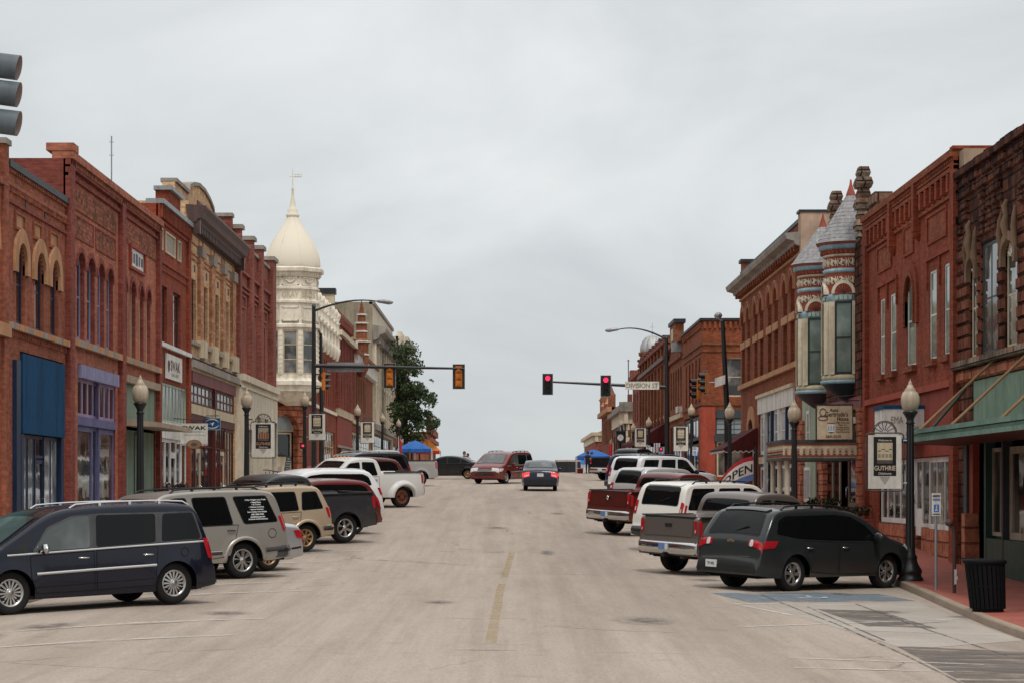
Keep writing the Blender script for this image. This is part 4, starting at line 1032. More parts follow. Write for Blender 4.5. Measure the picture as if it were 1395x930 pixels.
# quoin-like piers between the windows and the belt below them
for a,c in((ur(1304.5),ur(1321)),(ur(1333),ur(1336)),(ur(1360.5),ur(1369)),(ur(1387),ur(1400))):
    a,c=min(a,c),max(a,c);z=3.1
    while z<5.9:
        o_=random.uniform(.03,.075);P=FR.p
        mb.hexa([P(a,z+.01,-.02),P(c,z+.01,-.02),P(c-.05,z+.05,o_),P(a+.05,z+.05,o_),P(a,z+.3,-.02),P(c,z+.3,-.02),P(c-.05,z+.27,o_),P(a+.05,z+.27,o_)],S_red);z+=.31
z=2.62
u=u0
while u<u1-.1:
    e_=min(u+random.uniform(.5,.9),u1);o_=random.uniform(.05,.12);P=FR.p
    mb.hexa([P(u+.01,z,-.02),P(e_-.01,z,-.02),P(e_-.05,z+.05,o_),P(u+.05,z+.05,o_),P(u+.01,z+.3,-.02),P(e_-.01,z+.3,-.02),P(e_-.05,z+.26,o_),P(u+.05,z+.26,o_)],S_pink);u=e_
mb.build('stone_courses',b)
mb=MB();fbox(mb,FR,u0,u1,2.95,3.13,-.05,.2,S_pier);mb.build('sill',b)
mb=MB()
for q in(wins[0],wins[2]):
    arch_ring(mb,FR,q,.2,-.05,.12,P_carve,.25);c_=(q['u0']+q['u1'])/2;hw=(q['u1']-q['u0'])/2
    P=FR.p
    mb.face([P(c_+hw*1.0*math.cos(t),5.22+.34*math.sin(t),-.035)for t in[math.pi*k/12 for k in range(13)]],P_creamd)
    for q_ in(-1,1):mb.tube([P(c_+q_*(hw+.12),5.3,.06),P(c_+q_*(hw+.15),5.75,.12),P(c_+q_*(hw+.13),6.05,.1),P(c_+q_*(hw+.10),6.25,.07)],[.06,.075,.055,.03],P_carve,8)
    mb.tube([P(c_,5.58,.1),P(c_,5.9,.16),P(c_,6.1,.12)],[.08,.1,.07],P_carve,8)
    mb.tube([P(c_,6.1,.12),P(c_,6.3,.16),P(c_,6.45,.10)],[.07,.08,.04],P_carve,7)
mb.build('arch_hood',b)
for k,q in enumerate(wins):sash(b,FR,q,P_slate if k==1 else P_creamd,G_curt,.08,fw=.09,nu=1 if k!=1 else 2)
fan=MB()
for q in(wins[0],wins[2]):
    P=FR.p;c_=(q['u0']+q['u1'])/2
    for k in range(5):t=math.pi*(k+.5)/5;fan.bar(P(c_,5.2,-.03),P(c_+.4*math.cos(t),5.2+.38*math.sin(t),-.03),.05,.05,P_ivory)
fan.build('fanlight',b)
a,c=sf['u0'],sf['u1']
mb=MB();n=7
for k in range(n):fbox(mb,FR,a+(c-a)*k/n+.01,a+(c-a)*(k+1)/n-.01,1.3,2.6,-.12,-.02,P_green)
mb.build('fascia',b)
glazed(b,FR,a,50.0,-1.15,.95,-.12,P_wood,G_shop,3,1,.16,'shop_window');glazed(b,FR,50.15,c-1.6,-1.1,.95,-.12,P_wood,G_shop,2,1,.09,'shop_window')
mb=MB();fbox(mb,FR,a,c-1.6,zg,-1.16,-.2,.02,P_dkgreen);fbox(mb,FR,50.0,50.15,zg,1.3,-.2,.03,P_dark);fbox(mb,FR,c-1.6,c-1.4,zg,1.3,-.2,.03,P_dkgreen);mb.build('bulkhead',b)
entry(b,FR,c-1.4,c-.35,-1.75,.95,-.4,P_dkgreen,G_dark)
mb=MB();fbox(mb,FR,c-.3,c+.12,zg,-.6,-.1,.25,S_pink);fbox(mb,FR,c-.3,c+.1,-.6,1.4,-.1,.06,P_orred);fbox(mb,FR,c+.14,c+.5,zg,1.45,-.1,.12,P_slate);mb.build('pilaster',b)
shell(b,FR,u0,u1,zg,7.2,7.7,S_dark,P_roof,back=16,cap=P_stonecap)
mb=MB();P=FR.p;fbox(mb,FR,39.2,u1,7.7,7.86,-.4,.14,S_dark);mb.build('coping',b)
# canopy: flat green awning hung on rods, rounded near end
mb=MB()
edge=[(36.6,2.05)]+[(50.2,2.05)]+[(50.2+3.2*math.sin(t),2.05-1.3*(1-math.cos(t)))for t in[k*.16 for k in range(1,9)]]+[(54.6,.05)]
for z0,z1,off in((1.06,1.16,0),(1.17,1.23,-.04),(1.24,1.34,.02)):
    top=[P(u,z1,o+off)for u,o in edge];bot=[P(u,z0,o+off)for u,o in edge]
    mb.grid([bot,top],P_green2,False)
mb.face([P(36.6,1.33,.03)]+[P(u,1.33,o)for u,o in edge],P_green2);mb.face([P(36.6,1.07,.03)]+[P(u,1.07,o)for u,o in edge],P_brownr)
for u,o in((u,o)for u,o in edge[1:-1]):mb.tube([P(u,1.33,o-.05),P(u,1.38,o-.05)],.03,P_dkgreen,5)
mb.build('canopy',b)
mb=MB()
for u in(42.5,47.3,50.9):mb.tube([P(u,1.36,1.75),P(u-.0,2.95,.05)],.035,P_rust,6)
mb.tube([P(53.4,1.33,1.1),P(53.9,2.45,.05)],.035,P_dkgreen,6)
mb.build('hanger_rod',b)
# -- painted red brick building
u0,u1=u1,ur(1180.5)
b=thing('brick_building','painted red brick building with one tall arched window between two pairs of windows','building',(XR,62,-1.4));zg=-1.9
pr=[op(ur(1199.6),ur(1205.5),3.42,5.68),op(ur(1213),ur(1221),3.42,5.68),op(ur(1266.7),ur(1276),3.42,5.76),op(ur(1286.6),ur(1297),3.42,5.76)]
ar=op(ur(1236),ur(1248),3.42,5.92,.68)
sf=op(ur(1196),ur(1292),zg,.85)
mb=MB();wall(mb,FR,u0,u1,zg,8.3,pr+[ar,sf],B_red,.06);mb.build('wall',b)
for q in pr+[ar]:sash(b,FR,q,P_white,G_green,.06,fw=.06)
mb=MB();arch_ring(mb,FR,ar,.42,-.05,.07,B_red,.7);arch_ring(mb,FR,ar,.12,-.05,.12,B_deep,.7)
for i,j in((0,1),(2,3)):
    a,c=min(pr[i]['u0'],pr[j]['u0']),max(pr[i]['u1'],pr[j]['u1'])
    fbox(mb,FR,a-.3,c+.3,6.05,6.17,-.05,.07,B_red)
    for q in(a-.3,(a+c)/2-.06,c+.18):fbox(mb,FR,q,q+.12,5.3,6.05,-.05,.06,B_red)
mb.build('arch_hood',b)
mb=MB()
for q in pr+[ar]:fbox(mb,FR,q['u0']-.15,q['u1']+.15,3.24,3.41,-.05,.15,B_deep)
mb.build('sill',b)
mb=MB()
for a,c,z0,z1 in((1197,1215,6.55,7.2),(1233,1245,6.6,7.3),(1265,1290,6.55,7.2)):rect_panel(mb,FR,ur(c),ur(a),z0,z1,.012,B_deep,B_red,.07,.05)
mb.build('brick_panel',b)
mb=MB();fbox(mb,FR,u0,u1,8.3,8.48,-.4,.2,B_deep);fbox(mb,FR,u0,u1,8.12,8.2,-.05,.12,B_red);fbox(mb,FR,u0,u1,7.36,7.44,-.05,.07,B_deep);fbox(mb,FR,u0,u1,7.98,8.08,-.05,.12,B_deep)
dentils(mb,FR,u0+.4,u1-.3,7.5,7.95,-.05,.14,.72,.24,B_red);dentils(mb,FR,u0,u1,8.2,8.3,-.05,.15,.22,.11,B_deep)
mb.build('cornice',b)
mb=MB()
for a,c in((u0,u0+.45),(u1-.42,u1)):fbox(mb,FR,a,c,zg,8.3,-.05,.13,B_red)
for u in(ur(1252.5),ur(1219)):
    fbox(mb,FR,u-.17,u+.17,7.0,8.3,-.05,.2,B_red);mb.lathe([(0,6.72),(.13,6.85),(.17,7.0)],B_red,(FR.p(u,0,.03)[0],u,0),8)
mb.build('pilaster',b)
mb=MB();fbox(mb,FR,u0-.6,u0+.15,7.8,8.40,-1.2,-.02,P_stucco);fbox(mb,FR,u0-.05,u0+.35,8.48,8.56,-1.2,.15,B_red);mb.build('parapet_end',b)
mb=MB();fbox(mb,FR,u0+.45,u1-.4,2.58,2.75,-.05,.14,P_orred);fbox(mb,FR,u0+.45,u1-.4,.86,2.57,-.05,.035,P_redp);mb.build('fascia',b)
a,c=sf['u0'],sf['u1']
glazed(b,FR,a,a+3.1,-1.08,.84,-.1,P_white,G_shop,3,1,.14,'shop_window');glazed(b,FR,a+6.4,c,-1.0,.84,-.1,P_white,G_shop,4,1,.14,'shop_window')
mb=MB();fbox(mb,FR,a+3.1,a+4.3,zg,-1.06,-.3,-.11,S_pink);fbox(mb,FR,a+5.3,a+6.4,zg,-1.06,-.3,-.11,S_pink);fbox(mb,FR,a,a+3.1,zg,-1.09,-.2,-.02,S_pink);fbox(mb,FR,a+6.4,c,zg,-1.01,-.2,-.02,S_pink);mb.build('bulkhead',b)
glazed(b,FR,a+3.1,a+4.3,-1.05,.84,-.13,P_white,G_dark,1,1,.1,'shop_window');glazed(b,FR,a+5.3,a+6.4,-1.05,.84,-.13,P_white,G_dark,1,1,.1,'shop_window');entry(b,FR,a+4.3,a+5.3,-1.3,.84,-.16,P_white,G_shop)
shell(b,FR,u0,u1,zg,7.8,8.3,B_red,P_roof,back=16,frontcap=False)
s=thing('wall_sign','white boxed shop sign with green edges on the red brick wall','sign',(XR,60,1.7))
mb=MB();ua,ub=59.3,61.0
mb.hexa([FR.p(ua,1.35,.05),FR.p(ub,1.35,.05),FR.p(ub,1.35,1.1),FR.p(ua,1.35,1.1),FR.p(ua,2.15,.05),FR.p(ub,2.15,.05),FR.p(ub,2.15,1.1),FR.p(ua,2.15,1.1)],P_sign)
mb.build('board',s)
mb=MB();fbox(mb,FR,ua-.02,ub+.02,2.15,2.25,.0,1.14,P_teal);fbox(mb,FR,ua-.02,ub+.02,1.25,1.35,.0,1.14,P_teal);mb.build('frame',s)
mb=MB();x=XR-.56;letter(mb,"EMA",(x-.22,ua-.006,1.85),(1,0,0),(0,0,1),.32,.18,P_grey,.003);letter(mb,"SION",(x+.24,ua-.006,1.62),(1,0,0),(0,0,1),.36,.14,P_grey,.003);mb.build('lettering',s)
# -- rough stone house with the two turrets
u0,u1=u1,84.0
b=thing('stone_building','red sandstone building with two ornate painted turrets under grey slate cones','building',(XR,76,-1));zg=-1.6
wins=[op(u0+.5,u0+1.1,3.5,6.1,.3),op(74.9,76.2,3.5,6.1),op(81.4,82.4,3.5,6.1)]
sf=op(u0+.9,77.5,zg,2.1);sf2=op(80.6,83.6,zg,2.6)
mb=MB();wall(mb,FR,u0,u1,zg,7.9,wins+[sf,sf2],S_dark,.2);mb.build('wall',b)
for q in wins:sash(b,FR,q,P_cream,G_green,.2,fw=.12)
mb=MB();random.seed(5)
for(ua,ub,zt,fd)in((u0+1.2,u0+1.75,10.0,1.0),(76.1,76.6,10.1,.95)):
    z=7.9;k=0
    while z<zt:
        h=.34;g=.07*(k%2);r_=random.uniform(-.03,.03)
        P=FR.p;x0,x1,o0,o1=ua-g,ub+g,-.34-g,.08+g
        mb.hexa([P(x0+.05,z,o0+.05),P(x1-.05,z,o0+.05),P(x1-.05,z,o1-.05),P(x0+.05,z,o1-.05),P(x0,z+.14,o0),P(x1,z+.14,o0),P(x1,z+.14,o1),P(x0,z+.14,o1)],S_pier)
        mb.hexa([P(x0,z+.14,o0),P(x1,z+.14,o0),P(x1,z+.14,o1),P(x0,z+.14,o1),P(x0+.06,z+h,o0+.06),P(x1-.06,z+h,o0+.06),P(x1-.06,z+h,o1-.06),P(x0+.06,z+h,o1-.06)],S_pier)
        z+=h;k+=1
mb.build('stone_pier',b)
mb=MB();fbox(mb,FR,u0-1.5,u0-.2,8.3,8.5,-.5,-.1,P_stucco)
for k,(z,g)in enumerate(((8.45,0),(8.78,.1))):fbox(mb,FR,u0-1.6+g*.5,u0-.1-g,z+.0,z+.32,-.55,-.05+g*.5,S_pier)
mb.build('chimney',b)
# turrets
P_orn=paint('turret_red',(.34,.085,.052),.7);P_cone=None
def slate_mat():
    m,t,bb=newmat('slate_scales');c0=t.nodes.new('ShaderNodeTexCoord')
    n=noise(t,c0.outputs['Object'],7,3,.7)
    mp=t.nodes.new('ShaderNodeMapping');mp.inputs['Scale'].default_value=(3,3,4);t.links.new(c0.outputs['Object'],mp.inputs[0])
    vo=t.nodes.new('ShaderNodeTexVoronoi');vo.inputs['Scale'].default_value=1.6;t.links.new(mp.outputs[0],vo.inputs['Vector'])
    c=ramp(t,n,.35,(.235,.228,.235),.65,(.37,.35,.345));c=mixc(t,c,ramp(t,vo.outputs['Distance'],.1,(1.1,1.1,1.1),.7,(.7,.7,.7)),.7,'MULTIPLY');t.links.new(c,bb.inputs['Base Color']);bb.inputs['Roughness'].default_value=.75;return m
M_slate=slate_mat()
def turret(u,zs,rr):
    x,y=XR+.02,u;t=MB();n=24
    # corbel below
    t.lathe([(.06,zs+.0-.62),(.35,zs-.48),(.78,zs-.18),(.94,zs)],P_dark,(x,y,0),n,cap=False)
    t.lathe([(.94,zs),(1.0,zs+.02),(1.0,zs+.1),(.93,zs+.13)],P_ltblue,(x,y,0),n,cap=False)
    t.lathe([(.93,zs+.13),(.96,zs+.16),(.96,zs+.25),(.88,zs+.3)],P_creamd,(x,y,0),n,cap=False)
    z0=zs+.3;Z=lambda h:z0+(h if h<=2.35 else 2.35+(h-2.35)*.82)
    def ring(r0,h0,r1,h1,m):t.lathe([(r0,Z(h0)),(r1,Z(h1))],m,(x,y,0),n,cap=False)
    def mold(pr,m):t.lathe([(r_,Z(h))for r_,h in pr],m,(x,y,0),n,cap=False)
    ring(.84,0,.84,2.35,P_cream);mold([(.84,2.35),(.89,2.38),(.89,2.62),(.86,2.66)],P_ltblue);ring(.86,2.66,.86,3.5,P_orn)
    mold([(.86,3.5),(.92,3.53),(.92,3.64),(.86,3.68)],P_ltblue);ring(.86,3.68,.86,4.15,P_orn);mold([(.86,4.15),(.92,4.17),(.92,4.23),(.88,4.25)],P_cream)
    mold([(.88,4.25),(.96,4.32),(.96,4.42)],P_orn);mold([(.96,4.42),(1.06,4.46),(1.06,4.62)],P_ltblue);mold([(1.06,4.62),(1.12,4.64),(1.12,4.72),(1.05,4.75)],P_orn)
    for k in range(40):
        a=2*math.pi*k/40;t.box(x+math.cos(a)*.97-.03,x+math.cos(a)*.97+.03,y+math.sin(a)*.97-.03,y+math.sin(a)*.97+.03,Z(4.27),Z(4.4),P_orn)
    tb=t.build('turret',b)
    def onskin(a,h,o=.0):return(x+(.87+o)*math.cos(a),y+(.87+o)*math.sin(a),h)
    m3=MB();rg=random.Random(4)
    for ad in range(110,290,24):
        a0=R(ad)
        for hc,rr_ in((Z(3.92),.13),(Z(3.2),.12)):
            for s in(-1,1):
                m3.tube([onskin(a0+s*(.17+rr_*(1-k/14)*math.cos(k*.62))/.87*.8,hc+rr_*(1-k/14)*math.sin(k*.62)*s,.012)for k in range(13)],.02,P_cream,5)
                m3.tube([onskin(a0+s*.05,hc-.14,.012),onskin(a0+s*.02,hc,.025),onskin(a0+s*.06,hc+.13,.012)],[.012,.03,.01],P_cream,5)
            m3.tube([onskin(a0+.2,hc-.12,.012),onskin(a0+.215,hc,.03),onskin(a0+.2,hc+.12,.012)],[.01,.045,.01],P_cream,6)
    m3.build('frieze',tb)
    for a in(R(246),R(178),R(110)):
        nx,ny=math.cos(a),math.sin(a);fr_=Frame(x+nx*.87,y+ny*.87,-ny,nx,nx,ny)
        m2=MB();hw=.30
        for s in(-1,1):
            fbox(m2,fr_,s*(hw+.08)-.085,s*(hw+.08)+.085,z0,Z(2.35),-.22,.05,P_cream)
            for q in(-.045,0,.045):fbox(m2,fr_,s*(hw+.08)+q-.009,s*(hw+.08)+q+.009,z0+.12,z0+2.2,.05,.062,P_creamd)
        arch_ring(m2,fr_,dict(u0=-hw,u1=hw,zt=Z(2.66)+.33,arch=.33),.10,-.14,.06,P_cream)
        pts=[fr_.p(hw*math.cos(t_),Z(2.66)+.32*math.sin(t_),.03)for t_ in[math.pi*k/10 for k in range(11)]];m2.face(pts,P_orn)
        for k in range(1,8):t_=math.pi*k/8;m2.bar(fr_.p(0,Z(2.68),.04),fr_.p(.26*math.cos(t_),Z(2.66)+.28*math.sin(t_),.04),.018,.02,P_brownr)
        for k in range(4):fbox(m2,fr_,-hw+.03+k*.15,-hw+.13+k*.15,Z(2.42),Z(2.58),.0,.05,P_palegr)
        m2.build('ornament',tb)
        glazed(tb,fr_,-hw+.0,hw-.0,z0+.02,z0+2.35,.02,P_dkgreen if rr else P_dark,G_green,1,2,.06,'window')
    c=MB();zc=Z(4.75)
    nr=14;H=1.78 if not rr else 1.52
    for k in range(nr):
        r0,r1=1.1*(1-k/nr)+.04,1.1*(1-(k+1)/nr)+.02;za,zb_=zc+H*k/nr,zc+H*(k+1)/nr
        ns=max(8,int(26*(1-k/nr))+6);rows=[]
        for(rr_,zz)in((r0+.012,za-.03),(r1+.0,zb_)):
            rows.append([(x+rr_*math.cos(2*math.pi*(j+.5*(k%2))/ns),y+rr_*math.sin(2*math.pi*(j+.5*(k%2))/ns),zz+(.03 if(j%2 and zz==za-.04)else 0))for j in range(ns)])
        c.grid(rows,M_slate,False,closed=True)
    cn=c.build('cone_roof',b)
    f=MB();f.lathe([(.17,zc+H-.22),(.15,zc+H-.15),(.09,zc+H+.02),(.05,zc+H+.14),(.03,zc+H+.3),(0,zc+H+.34)],P_orn,(x,y,0),10);f.build('finial',cn)
turret(72.4,3.42,0);turret(78.8,3.37,1)
mb=MB();fbox(mb,FR,u0+.5,79,2.55,2.95,-.05,.1,P_mauve);fbox(mb,FR,u0+.5,79,2.1,2.3,-.05,.14,P_creamd);mb.build('fascia',b)
mb=MB()
for a,c in((u0+.1,u0+.9),(77.5,78.6),(83.0,83.9)):
    z=zg
    while z<2.5:
        fbox(mb,FR,a+random.uniform(0,.06),c-random.uniform(0,.06),z,z+.36,-.1,.16+random.uniform(0,.06),S_pink);z+=.38
mb.build('pilaster',b)
a,c=sf['u0'],sf['u1']
for k in range(4):
    q0,q1=a+(c-a)*k/4,a+(c-a)*(k+1)/4
    if k==2:entry(b,FR,q0,q1,-1.2,1.1,-.4,P_brownr,G_dark);glazed(b,FR,q0,q1,1.1,2.1,-.4,P_brownr,G_dark,1,1,.1,'transom_window')
    else:glazed(b,FR,q0,q1,-.6,2.1,-.15,P_wood,G_dark,1,1,.14,'shop_window',rail=[1.2]);m2=MB();fbox(m2,FR,q0,q1,zg,-.6,-.25,-.02,P_brownr);m2.build('bulkhead',b)
mb=MB();a,c=sf2['u0']-.3,sf2['u1']+.1;n=26
for k in range(n):fbox(mb,FR,a+(c-a)*k/n,a+(c-a)*(k+1)/n-.02,-1.2,3.35,-.1,.05+.012*(k%2),P_palegr)
mb.build('boarding',b)
glazed(b,FR,81.5,82.3,1.3,2.9,.1,P_white,G_curt,1,2,.12,'window');glazed(b,FR,81.3,83.0,-.5,.8,.1,P_white,G_dark,5,1,.12,'window')
shell(b,FR,u0,u1,zg,7.4,7.9,S_dark,P_roof,back=16,cap=P_stonecap)
# porch canopy of the stone house
s=thing('porch','painted porch canopy with red and cream fretwork on three cream columns','porch',(9.9,72,-1.05))
mb=MB();x0,x1,y0,y1=8.75,XR-.02,70.0,74.2
mb.box(x0,x1,y0,y1,1.46,1.56,P_slate);mb.box(x0+.05,x1,y0+.05,y1-.05,.98,1.46,P_creamd);mb.box(x0,x1,y0,y1,.90,.98,P_slate)
mb.build('canopy',s)
mb=MB()
for fr_,a,c in((Frame(0,y0+.05,1,0,0,-1),x0+.05,x1),(Frame(x0+.05,0,0,1,-1,0),y0+.05,y1-.05)):
    fbox(mb,fr_,a,c,1.39,1.44,0,.02,P_orn);fbox(mb,fr_,a,c,1.02,1.07,0,.02,P_orn)
    n=int((c-a)/.19)
    for k in range(n):
        u=a+(c-a)*(k+.5)/n;fbox(mb,fr_,u-.03,u+.03,1.155,1.215,0,.03,P_orn)
        mb.tube([fr_.p(u-.05,1.27,.02),fr_.p(u,1.31,.03),fr_.p(u+.05,1.27,.02)],.012,P_cream,4);mb.tube([fr_.p(u-.05,1.11,.02),fr_.p(u,1.08,.03),fr_.p(u+.05,1.11,.02)],.012,P_slate,4)
mb.build('fretwork',s)
for(x,y)in((8.95,70.25),(8.95,72.1),(8.95,73.95)):
    mb=MB();zb=walk_z(1,y);mb.lathe([(.12,zb),(.12,zb+.08),(.08,zb+.12),(.085,.3),(.075,.78),(.1,.82),(.11,.9)],P_cream,(x,y,0),14);mb.build('column',s)
s=thing('hanging_sign','beige hanging sign board with a house picture above the porch canopy','sign',(10.45,69.9,2.1))
mb=MB();xa,xb=9.86,10.98;mb.box(xa,xb,69.94,70.0,1.57,2.64,P_creamd);mb.build('board',s)
mb=MB()
for a,c,z0,z1 in((xa-.03,xb+.03,2.64,2.68),(xa-.03,xa,1.57,2.64),(xb,xb+.03,1.57,2.64)):mb.box(a,c,69.93,70.01,z0,z1,P_dark)
mb.tube([(xa+.2,69.97,2.68),(xa+.5,69.97,2.9),(XR,69.97,3.0)],.014,P_black,5);mb.tube([(xa+.3,69.97,2.8),(XR,69.97,2.8)],.014,P_black,5);mb.build('frame',s)
mb=MB();yy=69.932
def lt(txt,x,z,w_,h,m,bo=.004):letter(mb,txt,(x,yy,z),(1,0,0),(0,0,1),w_,h,m,bo)
lt("Aunt",10.4,2.5,.26,.1,P_ink2);lt("Gertrude's",10.48,2.37,.72,.15,P_ink2);lt("House",10.68,2.22,.36,.12,P_ink2)
for k,tx in enumerate(("Gifts / Flowers","Fine Art","Collectibles","Antique Books","Rest Reading")):lt(tx,10.68,2.1-k*.075,.42 if k not in(1,)else .26,.05,P_ink2,.002)
lt("260-2215",10.38,1.66,.48,.08,P_ink2,.003)
mb.tube([(10.05+.1*math.cos(t),yy-.002,2.43+.12*math.sin(t))for t in[k*.5 for k in range(13)]],.012,P_ink2,5)
mb.tube([(10.05+.15*math.cos(t),yy-.002,2.24+.07*math.sin(t))for t in[k*.5 for k in range(13)]],.012,P_ink2,5)
mb.build('lettering',s)
mb=MB();mb.box(10.2,10.42,yy,yy+.01,1.8,2.04,P_white);mb.box(10.19,10.43,yy-.002,yy+.01,2.07,2.1,P_orn)
for k in range(3):mb.box(10.21+k*.075,10.26+k*.075,yy-.003,yy+.01,1.84,2.0,P_ltblue);mb.box(10.21+k*.075,10.25+k*.075,yy-.003,yy+.01,2.1,2.22,P_creamd)
mb.face([(10.2,yy+.004,1.8),(10.42,yy+.004,1.8),(10.31,yy+.004,1.75)],P_slate);mb.build('picture',s)
# -- arcaded red brick corner building
u0,u1=84.0,106.2
b=thing('brick_building','red brick corner building with paired arched windows and a white bracketed cornice','building',(XR,95,-.3));zg=-1.2
ctr=[1013,1020.5,1028.5,1036,1044.5,1052,1062,1070.5]
cols=[ur(p)for p in ctr];hwid=.62
cols=[105.0-k*2.62-(.0 if k%2==0 else-.35)for k in range(8)]
up=[op(c-hwid,c+hwid,6.95,8.42,.62)for c in cols];lo=[op(c-hwid,c+hwid,4.95,6.6)for c in cols]
sf=op(86.3,98.6,zg,4.0)
mb=MB();wall(mb,FR,u0,u1,zg,9.3,up+lo+[sf,op(100.6,102.6,1.7,3.2,.5)],B_deep,.22);wall(mb,Frame(0,u1,1,0,0,1),XR,XR+16,zg,9.3,[],B_deep);mb.build('wall',b)
for q in up:sash(b,FR,q,P_white,G_curt,.22,nv=1)
for q in lo:sash(b,FR,q,P_white,G_dark,.22,nv=2)
sash(b,FR,op(100.6,102.6,1.7,3.2,.5),P_white,G_curt,.22,nu=2)
mb=MB()
for q in up:arch_ring(mb,FR,q,.2,-.05,.07,P_orn,0);arch_ring(mb,FR,dict(q,zt=q['zt']+.2,arch=q['arch']+.2,u0=q['u0']-.2,u1=q['u1']+.2),.08,-.05,.1,P_terr)
for q in up:fbox(mb,FR,q['u0']-.35,q['u1']+.35,6.62,6.93,-.25,.06,P_terr)
arch_ring(mb,FR,op(100.6,102.6,1.7,3.2,.5),.6,-.05,.06,P_terr);mb.build('arch_hood',b)
mb=MB();fbox(mb,FR,u0,u1,4.72,4.93,-.05,.16,P_terr);fbox(mb,FR,u0,u1,8.95,9.05,-.05,.09,P_terr);mb.build('sill',b)
mb=MB();P=FR.p;prof=[(9.2,.02),(9.3,.3),(9.42,.34),(9.5,.62),(9.66,.68),(9.72,.68),(9.78,-.1)]
mb.grid([[P(u,z,o)for z,o in prof]for u in(u0-.1,u1+.55)],P_stonecap,False)
for u in(u0-.1,u1+.55):mb.face([P(u,z,o)for z,o in prof],P_stonecap)
dentils(mb,FR,u0,u1,9.02+.05,9.3,-.02,.3,.8,.28,B_deep);mb.build('cornice',b)
mb=MB();fbox(mb,FR,u0,u1,9.3,10.25,-.35,-.02,B_deep);fbox(mb,FR,u0,u1,10.25,10.4,-.4,.04,P_dark);fbox(mb,FR,u1-.8,u1,9.3,10.8,-.9,0,B_deep);fbox(mb,FR,u1-.9,u1+.1,10.8,10.95,-1,.1,P_dark)
fbox(mb,FR,u0-.14,u0+.6,7.9,10.5,-7,.1,P_stuccor);fbox(mb,FR,u0-.18,u0+.64,10.5,10.6,-7,.16,P_dark);mb.build('parapet',b)
mb=MB();a,c=sf['u0'],sf['u1'];fbox(mb,FR,a,c,3.3,4.0,-.1,.07,P_sign);fbox(mb,FR,a-.05,c+.05,4.0,4.14,-.1,.16,P_creamd);mb.build('fascia',b)
n=5
for k in range(n):
    q0,q1=a+(c-a)*k/n,a+(c-a)*(k+1)/n
    m2=MB();fbox(m2,FR,q0-.14,q0+.14,zg,3.3,-.1,.06,P_white if k%2==0 else P_navy);m2.build('pilaster',b)
    if k==3:entry(b,FR,q0+.3,q1-.3,zg+.35,1.5,-.12,P_navy,G_dark);glazed(b,FR,q0+.14,q1-.14,1.6,3.3,-.08,P_navy,G_trans,2,2,.12,'transom_window')
    else:
        glazed(b,FR,q0+.14,q1-.14,1.5,3.3,-.06,P_white,G_trans,2,2,.16,'transom_window');glazed(b,FR,q0+.14,q1-.14,-.1,1.0,-.06,P_white,G_dark,2,1,.16,'shop_window')
        m2=MB();fbox(m2,FR,q0+.14,q1-.14,1.0,1.5,-.12,.0,P_navy)
        for j in range(2):fbox(m2,FR,q0+.3+j*1.1,q0+1.2+j*1.1,1.1,1.4,-.05,.03,P_creamd)
        fbox(m2,FR,q0+.14,q1-.14,zg,-.1,-.12,.0,P_navy);m2.build('bulkhead',b)
entry(b,FR,99.2,100.3,-.3,2.0,-.15,P_brownr,G_dark);entry(b,FR,103.4,104.6,-.1,2.1,-.15,P_brownr,G_dark)
shell(b,FR,u0,u1,zg,9.0,9.3,B_deep,P_roof,back=16,frontcap=False,sides=(1,0))
# maroon awning on that wall
s=thing('awning','maroon canvas awning with white scalloped edge over the corner shop door','awning',(XR-.8,101,1.9))
mb=MB();P=FR.p;ua,ub,z1,z0,oo=98.9,105.4,2.75,1.82,1.55
mb.face([P(ua,z1,.03),P(ub,z1,.03),P(ub,z0,oo),P(ua,z0,oo)],P_maroon);mb.face([P(ua,z1,.03),P(ua,z0,oo),P(ua,z0,.03)],P_maroon);mb.face([P(ub,z1,.03),P(ub,z0,oo),P(ub,z0,.03)],P_maroon)
mb.build('canvas',s)
mb=MB()
def scallop(p,q,n):
    p,q=Vector(p),Vector(q)
    for k in range(n):
        a,c=p.lerp(q,k/n),p.lerp(q,(k+1)/n);m_=(a+c)/2
        mb.face([a,c,c-Vector((0,0,.1)),m_-Vector((0,0,.2)),a-Vector((0,0,.1))],P_maroon);mb.bar(a-Vector((0,0,.11)),m_-Vector((0,0,.2)),.02,.03,P_white);mb.bar(m_-Vector((0,0,.2)),c-Vector((0,0,.11)),.02,.03,P_white)
scallop(P(ua,z0,oo),P(ub,z0,oo),16);scallop(P(ua,z0,.03),P(ua,z0,oo),6);mb.build('valance',s)
